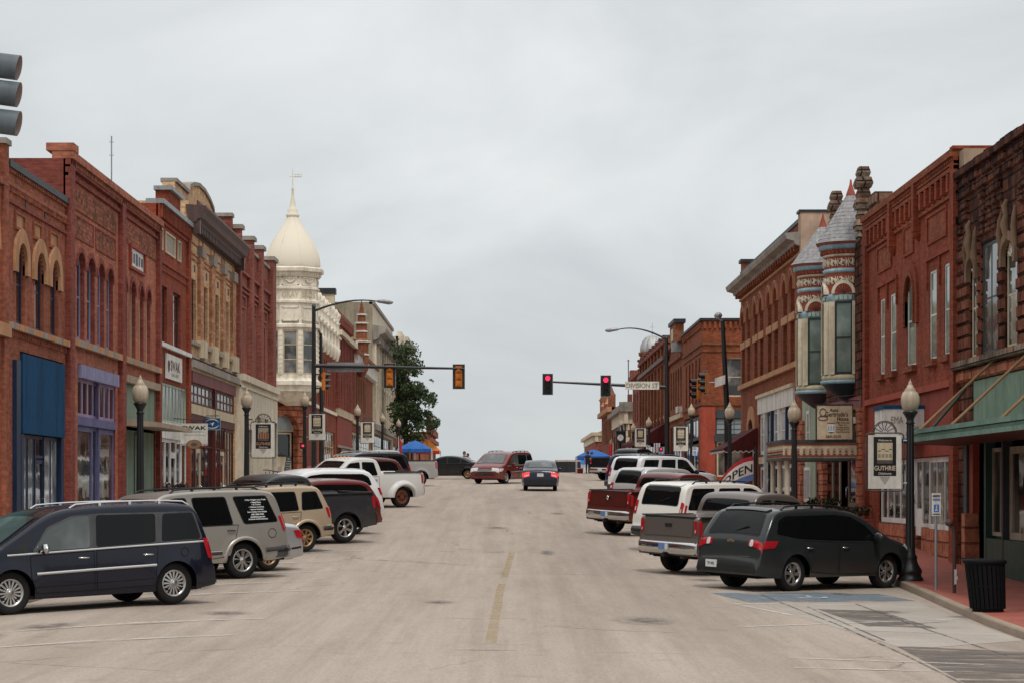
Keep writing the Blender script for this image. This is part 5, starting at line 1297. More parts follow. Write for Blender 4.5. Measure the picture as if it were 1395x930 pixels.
# ================================================================== far side of the cross street, right
u0,u1=128.3,142.0
b=thing('corner_building','plain red brick corner building with a large side window beyond the traffic signals','building',(XRF,130,.5));zg=.1
wins=[op(129.6+k*2.35,130.6+k*2.35,5.1,7.7)for k in range(5)]
S3=facing(u0);bw=op(12.75,14.1,5.35,7.65,.12)
sf=op(129.6,141.2,zg,4.4);sf2=op(12.2,17,zg,4.6)
mb=MB();wall(mb,FRF,u0,u1,zg,9.75,wins+[sf],B_deep,.3);wall(mb,S3,XRF,30,zg-.4,9.75,[bw,sf2,op(17,18.4,5.35,7.65)],B_deep,.15);mb.build('wall',b)
for q in wins:sash(b,FRF,q,P_brownr,G_dark,.3)
sash(b,S3,bw,P_creamd,G_curt,.15,fw=.09);sash(b,S3,op(17,18.4,5.35,7.65),P_creamd,G_curt,.15)
mb=MB()
for fr_,a,c in((FRF,u0,u1),(S3,XRF,30)):
    fbox(mb,fr_,a-.1,c,9.75,9.9,-.3,.14,P_dark);dentils(mb,fr_,a,c,9.3,9.7,-.05,.1,.3,.15,B_deep);fbox(mb,fr_,a,c,8.35,8.5,-.05,.09,B_brown);fbox(mb,fr_,a,c,7.95,8.05,-.05,.06,B_brown);fbox(mb,fr_,a,c,4.85,5.0,-.05,.08,B_brown)
mb.build('cornice',b)
mb=MB();fbox(mb,S3,12.2,17,4.1,4.6,-.1,.04,P_slate);fbox(mb,S3,12.1,17.1,2.75,3.15,-.1,.15,P_slate);mb.build('fascia',b)
glazed(b,S3,12.2,17,3.15,4.1,-.06,P_slate,G_trans,9,3,.06,'transom_window',bar=.03);glazed(b,S3,12.25,17,.7,2.75,-.06,P_creamd,G_shop,3,1,.1,'shop_window')
mb=MB();fbox(mb,S3,XRF-.02,12.15,zg-.3,4.75,-.1,.08,P_orred);fbox(mb,FRF,u0-.05,u0+1.2,zg-.3,4.75,-.1,.1,P_orred);mb.build('pilaster',b)
mb=MB();fbox(mb,S3,12.15,17.05,zg-.3,.7,-.12,.03,P_orred);mb.build('bulkhead',b)
glazed(b,FRF,129.6,141.2,2.9,4.3,-.05,P_slate,G_dark,6,1,.2,'transom_window',bar=.14);glazed(b,FRF,129.6,141.2,.7,2.7,-.06,P_slate,G_dark,6,1,.2,'shop_window',bar=.14)
shell(b,FRF,u0,u1,zg,9.2,9.75,B_deep,P_roof,back=18,frontcap=False,sides=(0,1))
u0,u1=142.0,154.0
b=thing('brick_building','red brick building with a small pediment and white wall plaques, next to the far corner','building',(XRF,148,.9));zg=.5
wins=[op(u0+1.3+k*2.1,u0+2.5+k*2.1,5.4,8.0,.3)for k in range(5)]
mb=MB();wall(mb,FRF,u0,u1,zg,9.7,wins+[op(u0+.8,u1-.8,zg,4.2)],B_far,.3);mb.build('wall',b)
for q in wins:sash(b,FRF,q,P_creamd,G_dark,.3)
mb=MB();fbox(mb,FRF,u0,u1,9.5,9.75,-.3,.3,B_far);fbox(mb,FRF,u0+4.5,u0+9,9.75,11.0,-.4,.2,B_far);fbox(mb,FRF,u0+4.2,u0+9.3,11.0,11.25,-.5,.3,P_dark);fbox(mb,FRF,u0+5.8,u0+7.6,9.9,10.7,0,.24,P_creamd);fbox(mb,FRF,u0,u1,8.5,8.7,-.05,.2,B_salm2);fbox(mb,FRF,u0+1.4,u0+2.4,8.9,9.5,-.05,.6,P_metalcap);fbox(mb,FRF,u0,u1,4.6,4.9,-.05,.2,P_creamd);mb.build('cornice',b)
mb=MB();fbox(mb,FRF,u0+.8,u0+2.6,4.95,5.35,-.02,.3,P_sign);mb.build('plaque',b)
glazed(b,FRF,u0+.8,u1-.8,1,4.2,-.1,P_brownr,G_dark,5,1,.2,'shop_window',rail=[3.2]);shell(b,FRF,u0,u1,zg,9.2,9.7,B_far,P_roof,frontcap=False)
u0,u1=154.0,184.0
b=thing('brick_building','dark red brick building with rows of piers and urns over a long maroon awning','building',(XRF,170,1.1));zg=.8
wins=[op(u0+1.2+k*2.4,u0+2.4+k*2.4,5.6,8.6,.4)for k in range(12)]
mb=MB();wall(mb,FRF,u0,u1,zg,10.2,wins+[op(u0+1,u1-1,zg,4.4)],B_far,.3);mb.build('wall',b)
for q in wins:sash(b,FRF,q,P_creamd,G_curt,.3)
mb=MB()
for k in range(9):fbox(mb,FRF,u0+k*3.6,u0+.9+k*3.6,4.6,10.2,-.05,.35,B_far);fbox(mb,FRF,u0+k*3.6-.1,u0+1+k*3.6,10.2,10.55,-.4,.4,B_rose if k%2 else B_far);fbox(mb,FRF,u0+k*3.6-.15,u0+1.05+k*3.6,10.55,10.7,-.5,.5,P_brmetal)
mb.build('pilaster',b)
mb=MB();fbox(mb,FRF,u0,u1,9.0,9.3,-.05,.5,P_brmetal);fbox(mb,FRF,u0,u1,10.1,10.35,-.3,.45,B_salm2);dentils(mb,FRF,u0,u1,8.7,9.0,-.05,.4,.7,.3,B_salm2);fbox(mb,FRF,u0,u1,5.0,5.2,-.05,.2,P_creamd);mb.build('cornice',b)
glazed(b,FRF,u0+1,u1-1,1.2,4.4,-.1,P_brownr,G_dark,9,1,.2,'shop_window')
shell(b,FRF,u0,u1,zg,9.7,10.2,B_far,P_roof,frontcap=False)
s=thing('awning','long dark maroon awning across the piered brick building beyond the cross street','awning',(XRF-1,168,3.4));mb=MB();P=FRF.p
for a,c in((155,168.6),(168.8,183)):
    mb.face([P(a,4.7,.1),P(c,4.7,.1),P(c,3.5,2.0),P(a,3.5,2.0)],P_maroon);mb.face([P(a,3.5,2.0),P(c,3.5,2.0),P(c,3.2,2.0),P(a,3.2,2.0)],P_maroon);mb.face([P(a,4.7,.1),P(a,3.5,2.0),P(a,3.2,2.0),P(a,3.2,.1)],P_maroon)
mb.build('canvas',s)
u0,u1=184.0,199.0
b=thing('brick_building','rose brick building topped by a round tower with a silver ribbed dome','building',(XRF,190,1.4));zg=1.0
wins=[op(u0+1.4+k*2.7,u0+2.8+k*2.7,5.8,8.4)for k in range(5)]
mb=MB();wall(mb,FRF,u0,u1,zg,9.9,wins,B_rose,.3);mb.build('wall',b)
for q in wins:sash(b,FRF,q,P_creamd,G_dark,.3)
mb=MB();fbox(mb,FRF,u0,u1,9.6,10,-.3,.4,B_rose);fbox(mb,FRF,u1-2,u1,10,10.6,-.3,.3,B_rose);mb.build('cornice',b)
mb=MB();tx,ty=12.45,188.0
mb.lathe([(.95,6),(.95,11.2),(1.15,11.3),(1.2,11.6),(1.0,11.65)],B_far,(tx,ty,0),16);mb.build('tower',b)
M_sil=paint('silver_dome',(.50,.50,.49),.45,metal=.3,weather=.6)
mb=MB();mb.lathe([(.98,11.62),(1.02,11.8),(.98,12.15),(.84,12.5),(.6,12.8),(.3,12.97),(.08,13.02),(.05,13.2),(.12,13.3),(.04,13.4),(.03,14.1),(0,14.15)],M_sil,(tx,ty,0),20)
for k in range(12):
    a=k*math.pi/6;mb.tube([(tx+r_*math.cos(a),ty+r_*math.sin(a),z)for r_,z in((1.0,11.65),(1.04,11.8),(1.0,12.15),(.86,12.5),(.62,12.81),(.3,12.99))],.025,M_sil,5)
mb.tube([(tx-.18,ty,13.75),(tx+.18,ty,13.75)],.025,M_sil,5);mb.build('dome',b)
shell(b,FRF,u0,u1,zg,9.4,9.9,B_rose,P_roof,frontcap=False)
u0,u1=203.0,226.0;FQ=street(10.9,False)
b=thing('corner_building','low brown brick corner building with pale quoins and a cream cornice','building',(10.9,214,1.5));zg=1.2
SQ=facing(u0);sw=[op(11.5,12.1,2.6,5.6),op(13,13.8,2.6,5.6)]
mb=MB();wall(mb,FQ,u0,u1,zg,6.5,[op(u0+2+k*4,u0+4.4+k*4,2,5.2)for k in range(5)],B_brown,.3);wall(mb,SQ,10.9,26,zg,6.5,sw,B_brown,.2);mb.build('wall',b)
for k in range(5):glazed(b,FQ,u0+2+k*4,u0+4.4+k*4,2,5.2,-.2,P_creamd,G_dark,2,2,.15)
for q in sw:sash(b,SQ,q,P_creamd,G_dark,.2)
mb=MB()
for k in range(9):fbox(mb,SQ,10.86,11.2+.14*(k%2),zg+k*.6,zg+k*.6+.55,-.1,.05,P_cream);fbox(mb,FQ,u0-.05,u0+.8+.4*(k%2),zg+k*.6,zg+k*.6+.55,-.1,.05,P_cream)
for fr_,a,c in((FQ,u0-.4,u1),(SQ,10.4,26)):fbox(mb,fr_,a,c,6.0,7.1,-.3,.1,P_cream);fbox(mb,fr_,a,c,7.1,7.5,-.4,.55,P_stonecap);fbox(mb,fr_,a,c,7.5,8.0,-.5,.1,P_stonecap)
fbox(mb,SQ,11.2,11.6,8,8.7,-1,0,B_rose);mb.build('cornice',b)
shell(b,FQ,u0,u1,zg,7.4,7.5,B_brown,P_roof,frontcap=False,sides=(0,1))
u0,u1=226.0,250.0;FQ=street(10.8,False)
b=thing('brick_building','far red brick building with a cluster of ornate pinnacles','building',(10.8,236,1.6));zg=1.2
wins=[op(u0+1.5+k*3,u0+3+k*3,4.8,7.2)for k in range(7)]
mb=MB();wall(mb,FQ,u0,u1,zg,8.4,wins,B_far,.3);mb.build('wall',b)
for q in wins:sash(b,FQ,q,P_creamd,G_dark,.3)
mb=MB();fbox(mb,FQ,u0,u1,7.9,8.4,-.3,.5,P_terr)
for k,h in enumerate((9.6,8.9,9.3,9.0,9.8)):fbox(mb,FQ,u0+k*5,u0+1.6+k*5,8.4,h,-.4,.3,B_rose if k%2 else B_far);x,y,_=FQ.p(u0+.8+k*5,0,0);mb.lathe([(.5,h),(.3,h+.3),(.1,h+.8),(0,h+1)],P_terr if k%2 else B_brown,(x,y,0),8)
mb.build('cornice',b);shell(b,FQ,u0,u1,zg,8,8.4,B_far,P_roof,frontcap=False)
u0,u1=262.0,300.0;FQ=street(10.6,False);SQ=facing(u0)
b=thing('brick_building','last low pink brick building on the right with a cream cornice','building',(10.6,280,1.5));zg=0.8
sw=[op(11.1,11.8,2.2,4.6,.3),op(12.6,13.3,2.2,4.6,.3)]
mb=MB();wall(mb,FQ,u0,u1,zg,5.8,[],B_rose,.3);wall(mb,SQ,10.6,26,zg,5.8,sw,B_rose,.2);mb.build('wall',b)
for q in sw:sash(b,SQ,q,P_creamd,G_dark,.2)
mb=MB()
for fr_,a,c in((FQ,u0-.4,u1),(SQ,10.2,26)):fbox(mb,fr_,a,c,5.6,6.3,-.3,.1,P_cream);fbox(mb,fr_,a,c,6.3,6.7,-.4,.5,P_creamd)
mb.build('cornice',b)
mb=MB();mb.face([(10.8,u0+.5,6.7),(20,u0+.5,6.7),(15.4,u0+6,8.3)],P_slate);mb.face([(10.8,u0+.5,6.7),(15.4,u0+6,8.3),(10.8,u0+12,6.7)],P_slate);mb.build('hip_roof',b)
shell(b,FQ,u0,u1,zg,6.4,6.5,B_rose,P_roof,frontcap=False,sides=(0,1))
# ================================================================== vehicles
C_tyre=paint('tyre_rubber',(.016,.015,.015),.85,spec=.25,weather=.5)
C_rim=paint('alloy_rim',(.52,.51,.49),.28,metal=.85,weather=.3)
C_rimd=paint('dark_well',(.02,.02,.02),.8,weather=0)
C_rust=paint('rusty_rim',(.28,.10,.055),.8,weather=.8)
C_gold=paint('gold_rim',(.42,.27,.15),.4,metal=.6,weather=.4)
C_trim=paint('black_trim',(.014,.014,.015),.5,spec=.4,weather=.3)
C_trimg=paint('grey_trim',(.075,.075,.078),.55,weather=.4)
C_under=paint('underbody',(.008,.008,.008),.9,weather=0)
C_red=paint('tail_lamp_red',(.38,.012,.018),.12,spec=.6,weather=0)
C_redlit=paint('brake_lamp_lit',(.6,.02,.03),.15,spec=.6,weather=0,emit=((1,.06,.06),.7))
C_clear=paint('clear_lens',(.55,.55,.54),.1,spec=.6,weather=0)
C_amber=paint('amber_lens',(.5,.17,.02),.15,weather=0)
C_plate=paint('plate_white',(.62,.63,.62),.4,weather=0)
C_plateb=paint('plate_blue',(.12,.22,.42),.4,weather=0)
C_gtint=glass('tinted_car_glass',(.005,.0055,.006),.03,0,.2)
C_glight=glass('clear_car_glass',(.05,.062,.06),.03,0,.7,.8,(.16,.18,.17),.9)
def smooth_profile(pts,it=2):
    for _ in range(it):
        q=[pts[0]]
        for a,b in zip(pts,pts[1:]):
            q+=[(a[0]*.78+b[0]*.22,a[1]*.78+b[1]*.22),(a[0]*.22+b[0]*.78,a[1]*.22+b[1]*.78)]
        q.append(pts[-1]);pts=q
    out_=[pts[0]]
    for p in pts[1:]:
        if p[0]<=out_[-1][0]+1e-4:p=(out_[-1][0]+1e-4,p[1])
        out_.append(p)
    return out_
class Car:
    def __init__(s,prof,W,belt,ax,ra,rw,sill=.27,tumble=.22,r=.10,taper=.13,bed=None,nose=.16,n=90,crown=.035):
        s.raw=prof;s.pr=smooth_profile(prof);s.W=W/2;s.belt=belt;s.ax=ax;s.ra=ra;s.rw=rw;s.sill=sill;s.tumble=tumble;s.r=r;s.bed=bed;s.crown=crown
        s.x0,s.x1=s.pr[0][0],s.pr[-1][0];s.taper=taper;s.nose=nose;s.n=n
        s.L=[0]
        for a,b in zip(s.pr,s.pr[1:]):s.L.append(s.L[-1]+math.hypot(b[0]-a[0],b[1]-a[1]))
    def top(s,x):
        p=s.pr
        if x<=p[0][0]:return p[0][1]
        lo,hi=0,len(p)-1
        while hi-lo>1:
            m_=(lo+hi)//2
            if p[m_][0]<=x:lo=m_
            else:hi=m_
        a,b=p[lo],p[hi];k=min(1,max(0,(x-a[0])/(b[0]-a[0])));return a[1]+(b[1]-a[1])*k
    def at(s,l):
        for i in range(len(s.L)-1):
            if l<=s.L[i+1]:
                k=(l-s.L[i])/max(1e-9,s.L[i+1]-s.L[i]);a,b=s.pr[i],s.pr[i+1];return(a[0]+(b[0]-a[0])*k,a[1]+(b[1]-a[1])*k),((b[0]-a[0]),(b[1]-a[1]))
        return s.pr[-1],(s.pr[-1][0]-s.pr[-2][0],s.pr[-1][1]-s.pr[-2][1])
    def l_rear(s,z):
        for i in range(len(s.pr)):
            if s.pr[i][1]>=z:return s.L[i]
        return s.L[-1]
    def l_front(s,z):
        for i in range(len(s.pr)-1,-1,-1):
            if s.pr[i][1]>=z:return s.L[i]
        return 0
    def l_x(s,x):
        for i in range(len(s.pr)-1):
            if s.pr[i+1][0]>=x:
                a,b=s.pr[i],s.pr[i+1];return s.L[i]+(s.L[i+1]-s.L[i])*(x-a[0])/max(1e-9,b[0]-a[0])
        return s.L[-1]
    def bot(s,x):
        z=s.sill+.06*max(0,(abs(x-(s.x0+s.x1)/2)/((s.x1-s.x0)/2)-.8)/.2)
        for a in s.ax:
            if abs(x-a)<=s.ra:z=max(z,s.rw*.98+math.sqrt(max(0,s.ra**2-(x-a)**2)))
        return z
    def wid(s,x,z):
        dr,df=x-s.x0,s.x1-x;k=1.0
        if dr<.55:k-=s.taper*.75*(1-dr/.55)**2.4
        if df<.95:k-=s.taper*1.25*(1-df/.95)**2.4
        y=s.W*k
        if z<s.belt:
            q=(z-s.belt*.72)/s.belt;y-=.16*q*q*s.W+(.05*(max(0,.42-z)/.2)**2*.3)
        else:y-=.16*(.28**2)*s.W+s.tumble*(z-s.belt)
        for a in s.ax:
            d=math.hypot(x-a,z-s.rw)
            if s.ra-.02<d<s.ra+.16 and z<s.belt:y+=.028*(1-(d-s.ra)/.16)
        return y
    def rr(s,x):
        r=.03 if(s.bed and s.bed[0]-.12<x<s.bed[1]+.02)else s.r
        return max(.004,min(r,.5*(s.top(x)-s.bot(x))))
    def side(s,x,z):
        zt=s.top(x);r=s.rr(x);zs_=zt-r
        if z<=zs_:return s.wid(x,z)
        ph=min(1,(z-zs_)/r);return s.wid(x,zs_)-r*(1-math.sqrt(max(0,1-ph*ph)))
    def body(s,mp,clad=None,cz=.5,split=None):
        xs=[s.at(s.L[-1]*i/s.n)[0][0]for i in range(s.n+1)]
        for a in s.ax:
            xs+=[a-s.ra-.003,a+s.ra+.003]+[a+s.ra*math.cos(math.pi*k/22)for k in range(23)]
        if s.bed:xs+=[s.bed[0]-.001,s.bed[0],s.bed[1],s.bed[1]+.001]
        xs=sorted(x for x in xs if s.x0<=x<=s.x1);xs=[x for i,x in enumerate(xs)if i==0 or x-xs[i-1]>2e-4]
        mb=MB();NZ,NA,NC=14,5,6;rows=[]
        for x in xs:
            zb,zt,r=s.bot(x),s.top(x),s.rr(x);zb=min(zb,zt-.005)
            zs_=max(zb,zt-r);half=[]
            for k in range(NZ):z=zb+(zs_-zb)*k/(NZ-1);half.append((s.wid(x,z),z))
            ye=s.wid(x,zs_)
            for k in range(1,NA+1):a=math.pi/2*k/NA;half.append((ye-r*(1-math.cos(a)),zs_+(zt-zs_)*math.sin(a)))
            ye=half[-1][0];cc=[]
            if s.bed and s.bed[0]<=x<=s.bed[1]:
                yy=ye-.05;zf=s.bed[2];cc=[(yy,zt),(yy-.005,zf),(yy*.5,zf),(0,zf),(-yy*.5,zf),(-yy+.005,zf),(-yy,zt)]
            else:cc=[(ye*(1-2*k/NC)*.97,zt+s.crown*min(1,r/.1)*(1-(1-2*k/NC)**2))for k in range(NC+1)]
            rows.append([(x,y,z)for y,z in half]+[(x,y,z)for y,z in cc]+[(x,-y,z)for y,z in half[::-1]])
        n=len(rows[0]);i0=len(mb.v)
        for r_ in rows:mb.v+=r_
        for a in range(len(rows)-1):
            for b_ in range(n-1):
                ids=[i0+a*n+b_,i0+(a+1)*n+b_,i0+(a+1)*n+b_+1,i0+a*n+b_+1]
                zc=sum(mb.v[q][2]for q in ids)/4;m_=mp
                if clad and zc<cz:m_=clad
                if split and zc<split[1]:m_=split[0]
                mb.idx(ids,m_,True)
        mb.face(rows[0],clad or mp);mb.face(rows[-1][::-1],clad or mp)
        return mb
    def spoly(s,mb,pts,m,off=.008,sd=(1,-1),rnd=.05,rim=None,rings=3):
        """rounded panel on the side; pts in (x, z)"""
        P=[]
        k=len(pts)
        for i in range(k):
            p,a,b=Vector(pts[i]),Vector(pts[i-1]),Vector(pts[(i+1)%k])
            ra_,rb_=min(rnd,(a-p).length*.45),min(rnd,(b-p).length*.45)
            A,B=p+(a-p).normalized()*ra_,p+(b-p).normalized()*rb_
            # edge subdivision keeps the panel on the curved skin
            for t in(0,.33,.67,1):P.append((A*(1-t)**2+p*2*t*(1-t)+B*t*t))
            nx=Vector(pts[(i+1)%k]);C_=nx+(p-nx).normalized()*min(rnd,(p-nx).length*.45);nseg=max(1,int((C_-B).length/.14))
            for j in range(1,nseg):P.append(B.lerp(C_,j/nseg))
        c=sum(P,Vector((0,0)))/len(P)
        for q in sd:
            rws=[]
            for j in range(rings+1):
                f=1-j/rings*.98;rws.append([(p_.x,q*(s.side(p_.x,p_.y)+off),p_.y)for p_ in[c+(v-c)*f for v in P]])
            if q<0:rws=[r_[::-1]for r_ in rws]
            if rim:
                o_=rws[0];base=[(p_[0],p_[1]-q*(off+.015),p_[2])for p_ in o_];mb.grid([base,o_],rim,False,closed=True)
            mb.grid(rws,m,True,closed=True);mb.face(rws[-1],m,True)
    def tpoly(s,mb,pts,m,off=.008,rnd=.05,rings=3,rim=None):
        """rounded panel on the rear/top/front skin; pts in (arc length, y)"""
        P=[];k=len(pts)
        for i in range(k):
            p,a,b=Vector(pts[i]),Vector(pts[i-1]),Vector(pts[(i+1)%k])
            A,B=p+(a-p).normalized()*min(rnd,(a-p).length*.45),p+(b-p).normalized()*min(rnd,(b-p).length*.45)
            for t in(0,.33,.67,1):P.append((A*(1-t)**2+p*2*t*(1-t)+B*t*t))
            nx=Vector(pts[(i+1)%k]);C_=nx+(p-nx).normalized()*min(rnd,(p-nx).length*.45);nseg=max(1,int((C_-B).length/.12))
            for j in range(1,nseg):P.append(B.lerp(C_,j/nseg))
        c=sum(P,Vector((0,0)))/len(P)
        def w3(v,o_):
            (x,z),(dx,dz)=s.at(v.x);d=math.hypot(dx,dz);nx_,nz_=-dz/d,dx/d
            r=s.rr(x);ye=max(.05,s.wid(x,z-r)-r)
            cr=s.crown*min(1,r/.1)*max(0,1-(v.y/ye)**2)
            fall=0
            if abs(v.y)>ye:fall=r*(1-math.sqrt(max(0,1-min(1,(abs(v.y)-ye)/r)**2)))
            return(x+nx_*o_,v.y,z+cr+nz_*o_-fall)
        rws=[[w3(c+(v-c)*(1-j/rings*.98),off)for v in P]for j in range(rings+1)]
        if rim:mb.grid([[w3(v,-.02)for v in P],rws[0]],rim,False,closed=True)
        mb.grid(rws,m,True,closed=True);mb.face(rws[-1],m,True)
    def sline(s,mb,pts,wd,m,off=.006,sd=(1,-1)):
        P=[]
        for a,b in zip(pts,pts[1:]):
            a,b=Vector(a),Vector(b);nn=max(1,int((b-a).length/.1))
            for j in range(nn):P.append(a.lerp(b,j/nn))
        P.append(Vector(pts[-1]))
        for q in sd:
            rows=[]
            for i,p in enumerate(P):
                d=(P[min(i+1,len(P)-1)]-P[max(0,i-1)]).normalized();nrm=Vector((-d.y,d.x))*wd/2
                rows.append([(v.x,q*(s.side(v.x,v.y)+o_),v.y)for v,o_ in((p-nrm,0),(p-nrm*.7,off),(p+nrm*.7,off),(p+nrm,0))])
            mb.grid(rows,m,True)
_wheels={}
def wheel_meshes(R_,wd,spokes,rm,style):
    key=(R_,wd,spokes,rm.name,style)
    if key in _wheels:return _wheels[key]
    t=MB();rr_=R_*(.655 if style!='truck' else .58);h=wd/2
    t.lathe([(rr_,-h*.8),(rr_+.02,-h*.95),(R_*.86,-h),(R_*.95,-h*.88),(R_*.99,-h*.7),(R_,-h*.5),(R_*.992,-h*.48),(R_*.992,-h*.42),(R_,-h*.4),(R_,-h*.03),(R_*.99,-h*.02),(R_*.99,h*.02),(R_,h*.03),(R_,h*.4),(R_*.992,h*.42),(R_*.992,h*.48),(R_,h*.5),(R_*.99,h*.7),(R_*.95,h*.88),(R_*.86,h),(rr_+.02,h*.95),(rr_,h*.8)],C_tyre,(0,0,0),36,'y',cap=False)
    w_=MB();o=h*.86
    w_.lathe([(rr_+.004,-h*.8),(rr_-.03,-h*.3),(rr_-.03,h*.35),(rr_-.012,o-.02),(rr_+.006,o),(rr_-.022,o+.004),(rr_-.045,o-.05)],rm,(0,0,0),36,'y',cap=False)
    w_.lathe([(rr_-.03,h*.15),(.0,h*.12)],C_rimd,(0,0,0),30,'y',cap=False)
    if style=='disc':
        w_.lathe([(rr_-.03,o-.04),(rr_*.72,o-.015),(rr_*.5,o-.05),(rr_*.32,o-.04),(rr_*.3,o+.03),(.0,o+.035)],rm,(0,0,0),30,'y',cap=False)
        for k in range(8):
            a=2*math.pi*k/8;w_.lathe([(.03,0),(0,.004)],C_rimd,(rr_*.6*math.cos(a),o-.024,rr_*.6*math.sin(a)),8,'y')
    else:
        w_.lathe([(.085,o-.06),(.085,o-.025),(.06,o-.012),(.035,o-.012),(.033,o-.006),(0,o-.006)],rm,(0,0,0),16,'y',cap=False)
        for k in range(spokes):
            for dl in((-.5,.5)if style=='twin' else(0,)):
                a=2*math.pi*k/spokes+dl*(math.pi/spokes*.62 if style=='twin' else 0);ca,sa=math.cos(a),math.sin(a)
                wi,wo=(.028,.036)if style=='twin' else(.03*5/spokes+.007,.052*5/spokes+.007)
                if style=='twin':wi,wo=.5*wi*10/spokes,.5*wo*10/spokes
                def pt(rad,tq,y):return(ca*rad-sa*tq,y,sa*rad+ca*tq)
                r0,r1=.06,rr_-.03
                w_.hexa([pt(r0,-wi,o-.055),pt(r1,-wo,o-.065),pt(r1,wo,o-.065),pt(r0,wi,o-.055),pt(r0,-wi*.7,o-.018),pt(r1,-wo*.75,o-.022),pt(r1,wo*.75,o-.022),pt(r0,wi*.7,o-.018)],rm)
        for k in range(5):
            a=2*math.pi*k/5+.3;w_.lathe([(.011,o-.02),(.0,o-.008)],C_rimd,(.058*math.cos(a),0,.058*math.sin(a)),6,'y')
    me=(mesh_of('rim',w_),mesh_of('tyre',t));_wheels[key]=me;return me
def set_wheels(root,car,R_,wd,spokes,rm,style,inset=.02,duals=False):
    rim,tyre=wheel_meshes(R_,wd,spokes,rm,style)
    for x in car.ax:
        for q in(1,-1):
            y=q*(car.wid(x,R_+.0)-wd/2-inset-.02)
            w_=inst('wheel',rim,root,(x,y,R_),(0,random.uniform(0,6),0 if q>0 else math.pi));inst('tyre',tyre,w_)
            if duals and x==car.ax[0]:
                inst('tyre',tyre,w_,(0,-wd*1.1,0))
def underbody(root,car):
    mb=MB();w_=car.W-.3
    mb.box(car.x0+.25,car.x1-.3,-w_,w_,car.sill-.02,car.belt-.12 if not car.bed else .62,C_under)
    for x in car.ax:mb.tube([(x,-w_-.2,car.rw),(x,w_+.2,car.rw)],.05,C_under,8)
    mb.box(car.x0+.3,car.x1-.4,-car.W+.1,car.W-.1,car.sill+.0,car.sill+.05,C_under);mb.build('underbody',root,False)
def mirror(root,car,x,z,m,sc=1.0):
    for q in(1,-1):
        mb=MB();y=q*(car.side(x,z)+.13*sc);rows=[]
        for k in range(7):
            t=-1+2*k/6;r_=math.sqrt(max(.02,1-t**4))
            rows.append([(x+.055*sc*math.cos(a)*r_-.02,y+q*t*.12*sc,z+.09*sc*math.sin(a)*r_+.04)for a in[2*math.pi*j/12 for j in range(12)]])
        mb.grid(rows,m,True,closed=True);mb.face(rows[0],m);mb.face(rows[-1],m)
        mb.bar((x,q*(car.side(x,z)-.03),z),(x-.01,y,z+.02),.06,.04,C_trim);mb.build('mirror',root,False)
def handle(door,car,x,z,m,sd):
    mb=MB();
    for q in sd:
        y=q*(car.side(x,z)+.02);mb.tube([(x-.1,y-q*.02,z),(x-.08,y+q*.018,z),(x+.07,y+q*.018,z+.005),(x+.09,y-q*.02,z+.005)],.014,m,6)
    mb.build('handle',door,False)
def doors(root,car,polys,mp,hz,hm,split=None):
    for pts in polys:
        for q in(1,-1):
            mb=MB();car.spoly(mb,pts,mp,.004,(q,),.06,C_trim,4);car.sline(mb,list(pts)+[pts[0]],.016,C_under,.0062,(q,))
            ins=mb;d=ins.build('door',root,False)
            xr=min(p[0]for p in pts if p[1]>hz-.3)
            handle(d,car,xr+.19,hz,hm,(q,))
def windows(root,car,polys,gm,trim=C_trim,name='window'):
    for pts in polys:
        g=gm
        if isinstance(pts,tuple):pts,g=pts
        for q in(1,-1):
            mb=MB();c=sum((Vector(p)for p in pts),Vector((0,0)))/len(pts)
            big=[tuple(Vector(p)+(Vector(p)-c).normalized()*.028)for p in pts]
            car.spoly(mb,big,trim,.004,(q,),.07);car.spoly(mb,pts,g,.009,(q,),.055);mb.build(name,root,False)
def band(root,car,pts,m):
    for q in(1,-1):mb=MB();car.spoly(mb,pts,m,.0055,(q,),.06,None,5);mb.build('pillar_trim',root,False)
def screen(root,car,l0,l1,y0,y1,gm,name):
    mb=MB();pts=[(l0,-y0),(l0,y0),(l1,y1),(l1,-y1)]
    c=Vector(((l0+l1)/2,0));big=[tuple(Vector(p)+Vector((.03*(1 if p[0]>c.x else-1),.03*(1 if p[1]>0 else-1))))for p in pts]
    car.tpoly(mb,big,C_trim,.005,.09);car.tpoly(mb,pts,gm,.011,.07);return mb.build(name,root,False)
def plate(root,car,z,y,m=C_plate,txt=None,off=.02,end='rear'):
    l=car.l_rear(z)if end=='rear' else car.l_front(z);(x,zz),_=car.at(l);s=-1 if end=='rear' else 1
    (xb,_),_=car.at(car.l_rear(z-.07)if end=='rear' else car.l_front(z-.07));x=min(x,xb)-off if end=='rear' else max(x,xb)+off
    mb=MB();mb.box(min(x,x-s*.03),max(x,x-s*.03),y-.155,y+.155,z-.078,z+.078,m);xo=x+s*.002
    mb.box(min(xo,xo-s*.02),max(xo,xo-s*.02),y-.155,y-.06 if m is C_plateb else y-.15,z-.07,z+.07,C_plate if m is C_plateb else C_plateb)if m is C_plateb else None
    if txt:letter(mb,txt,(xo+s*.002,y,z),(0,s*-1 if end!='rear' else-1,0),(0,0,1),.2,.06,P_ink,.001)
    mb.build('license_plate',root,False)
def settle(root,x,d,head,sc=1.0):
    """stand a vehicle on the sloping road; head = heading angle, 0 = up the street, + = to the left"""
    z=gz(x,d);e_=1.2
    nx,ny=(gz(x+e_,d)-gz(x-e_,d))/(2*e_),(gz(x,d+e_)-gz(x,d-e_))/(2*e_)
    nrm=Vector((-nx,-ny,1)).normalized();f=Vector((-math.sin(head),math.cos(head),0));f=(f-nrm*f.dot(nrm)).normalized();l=nrm.cross(f)
    M=Matrix(((f.x,l.x,nrm.x,x),(f.y,l.y,nrm.y,d),(f.z,l.z,nrm.z,z+.005),(0,0,0,1)));root.matrix_world=M@Matrix.Scale(sc,4)
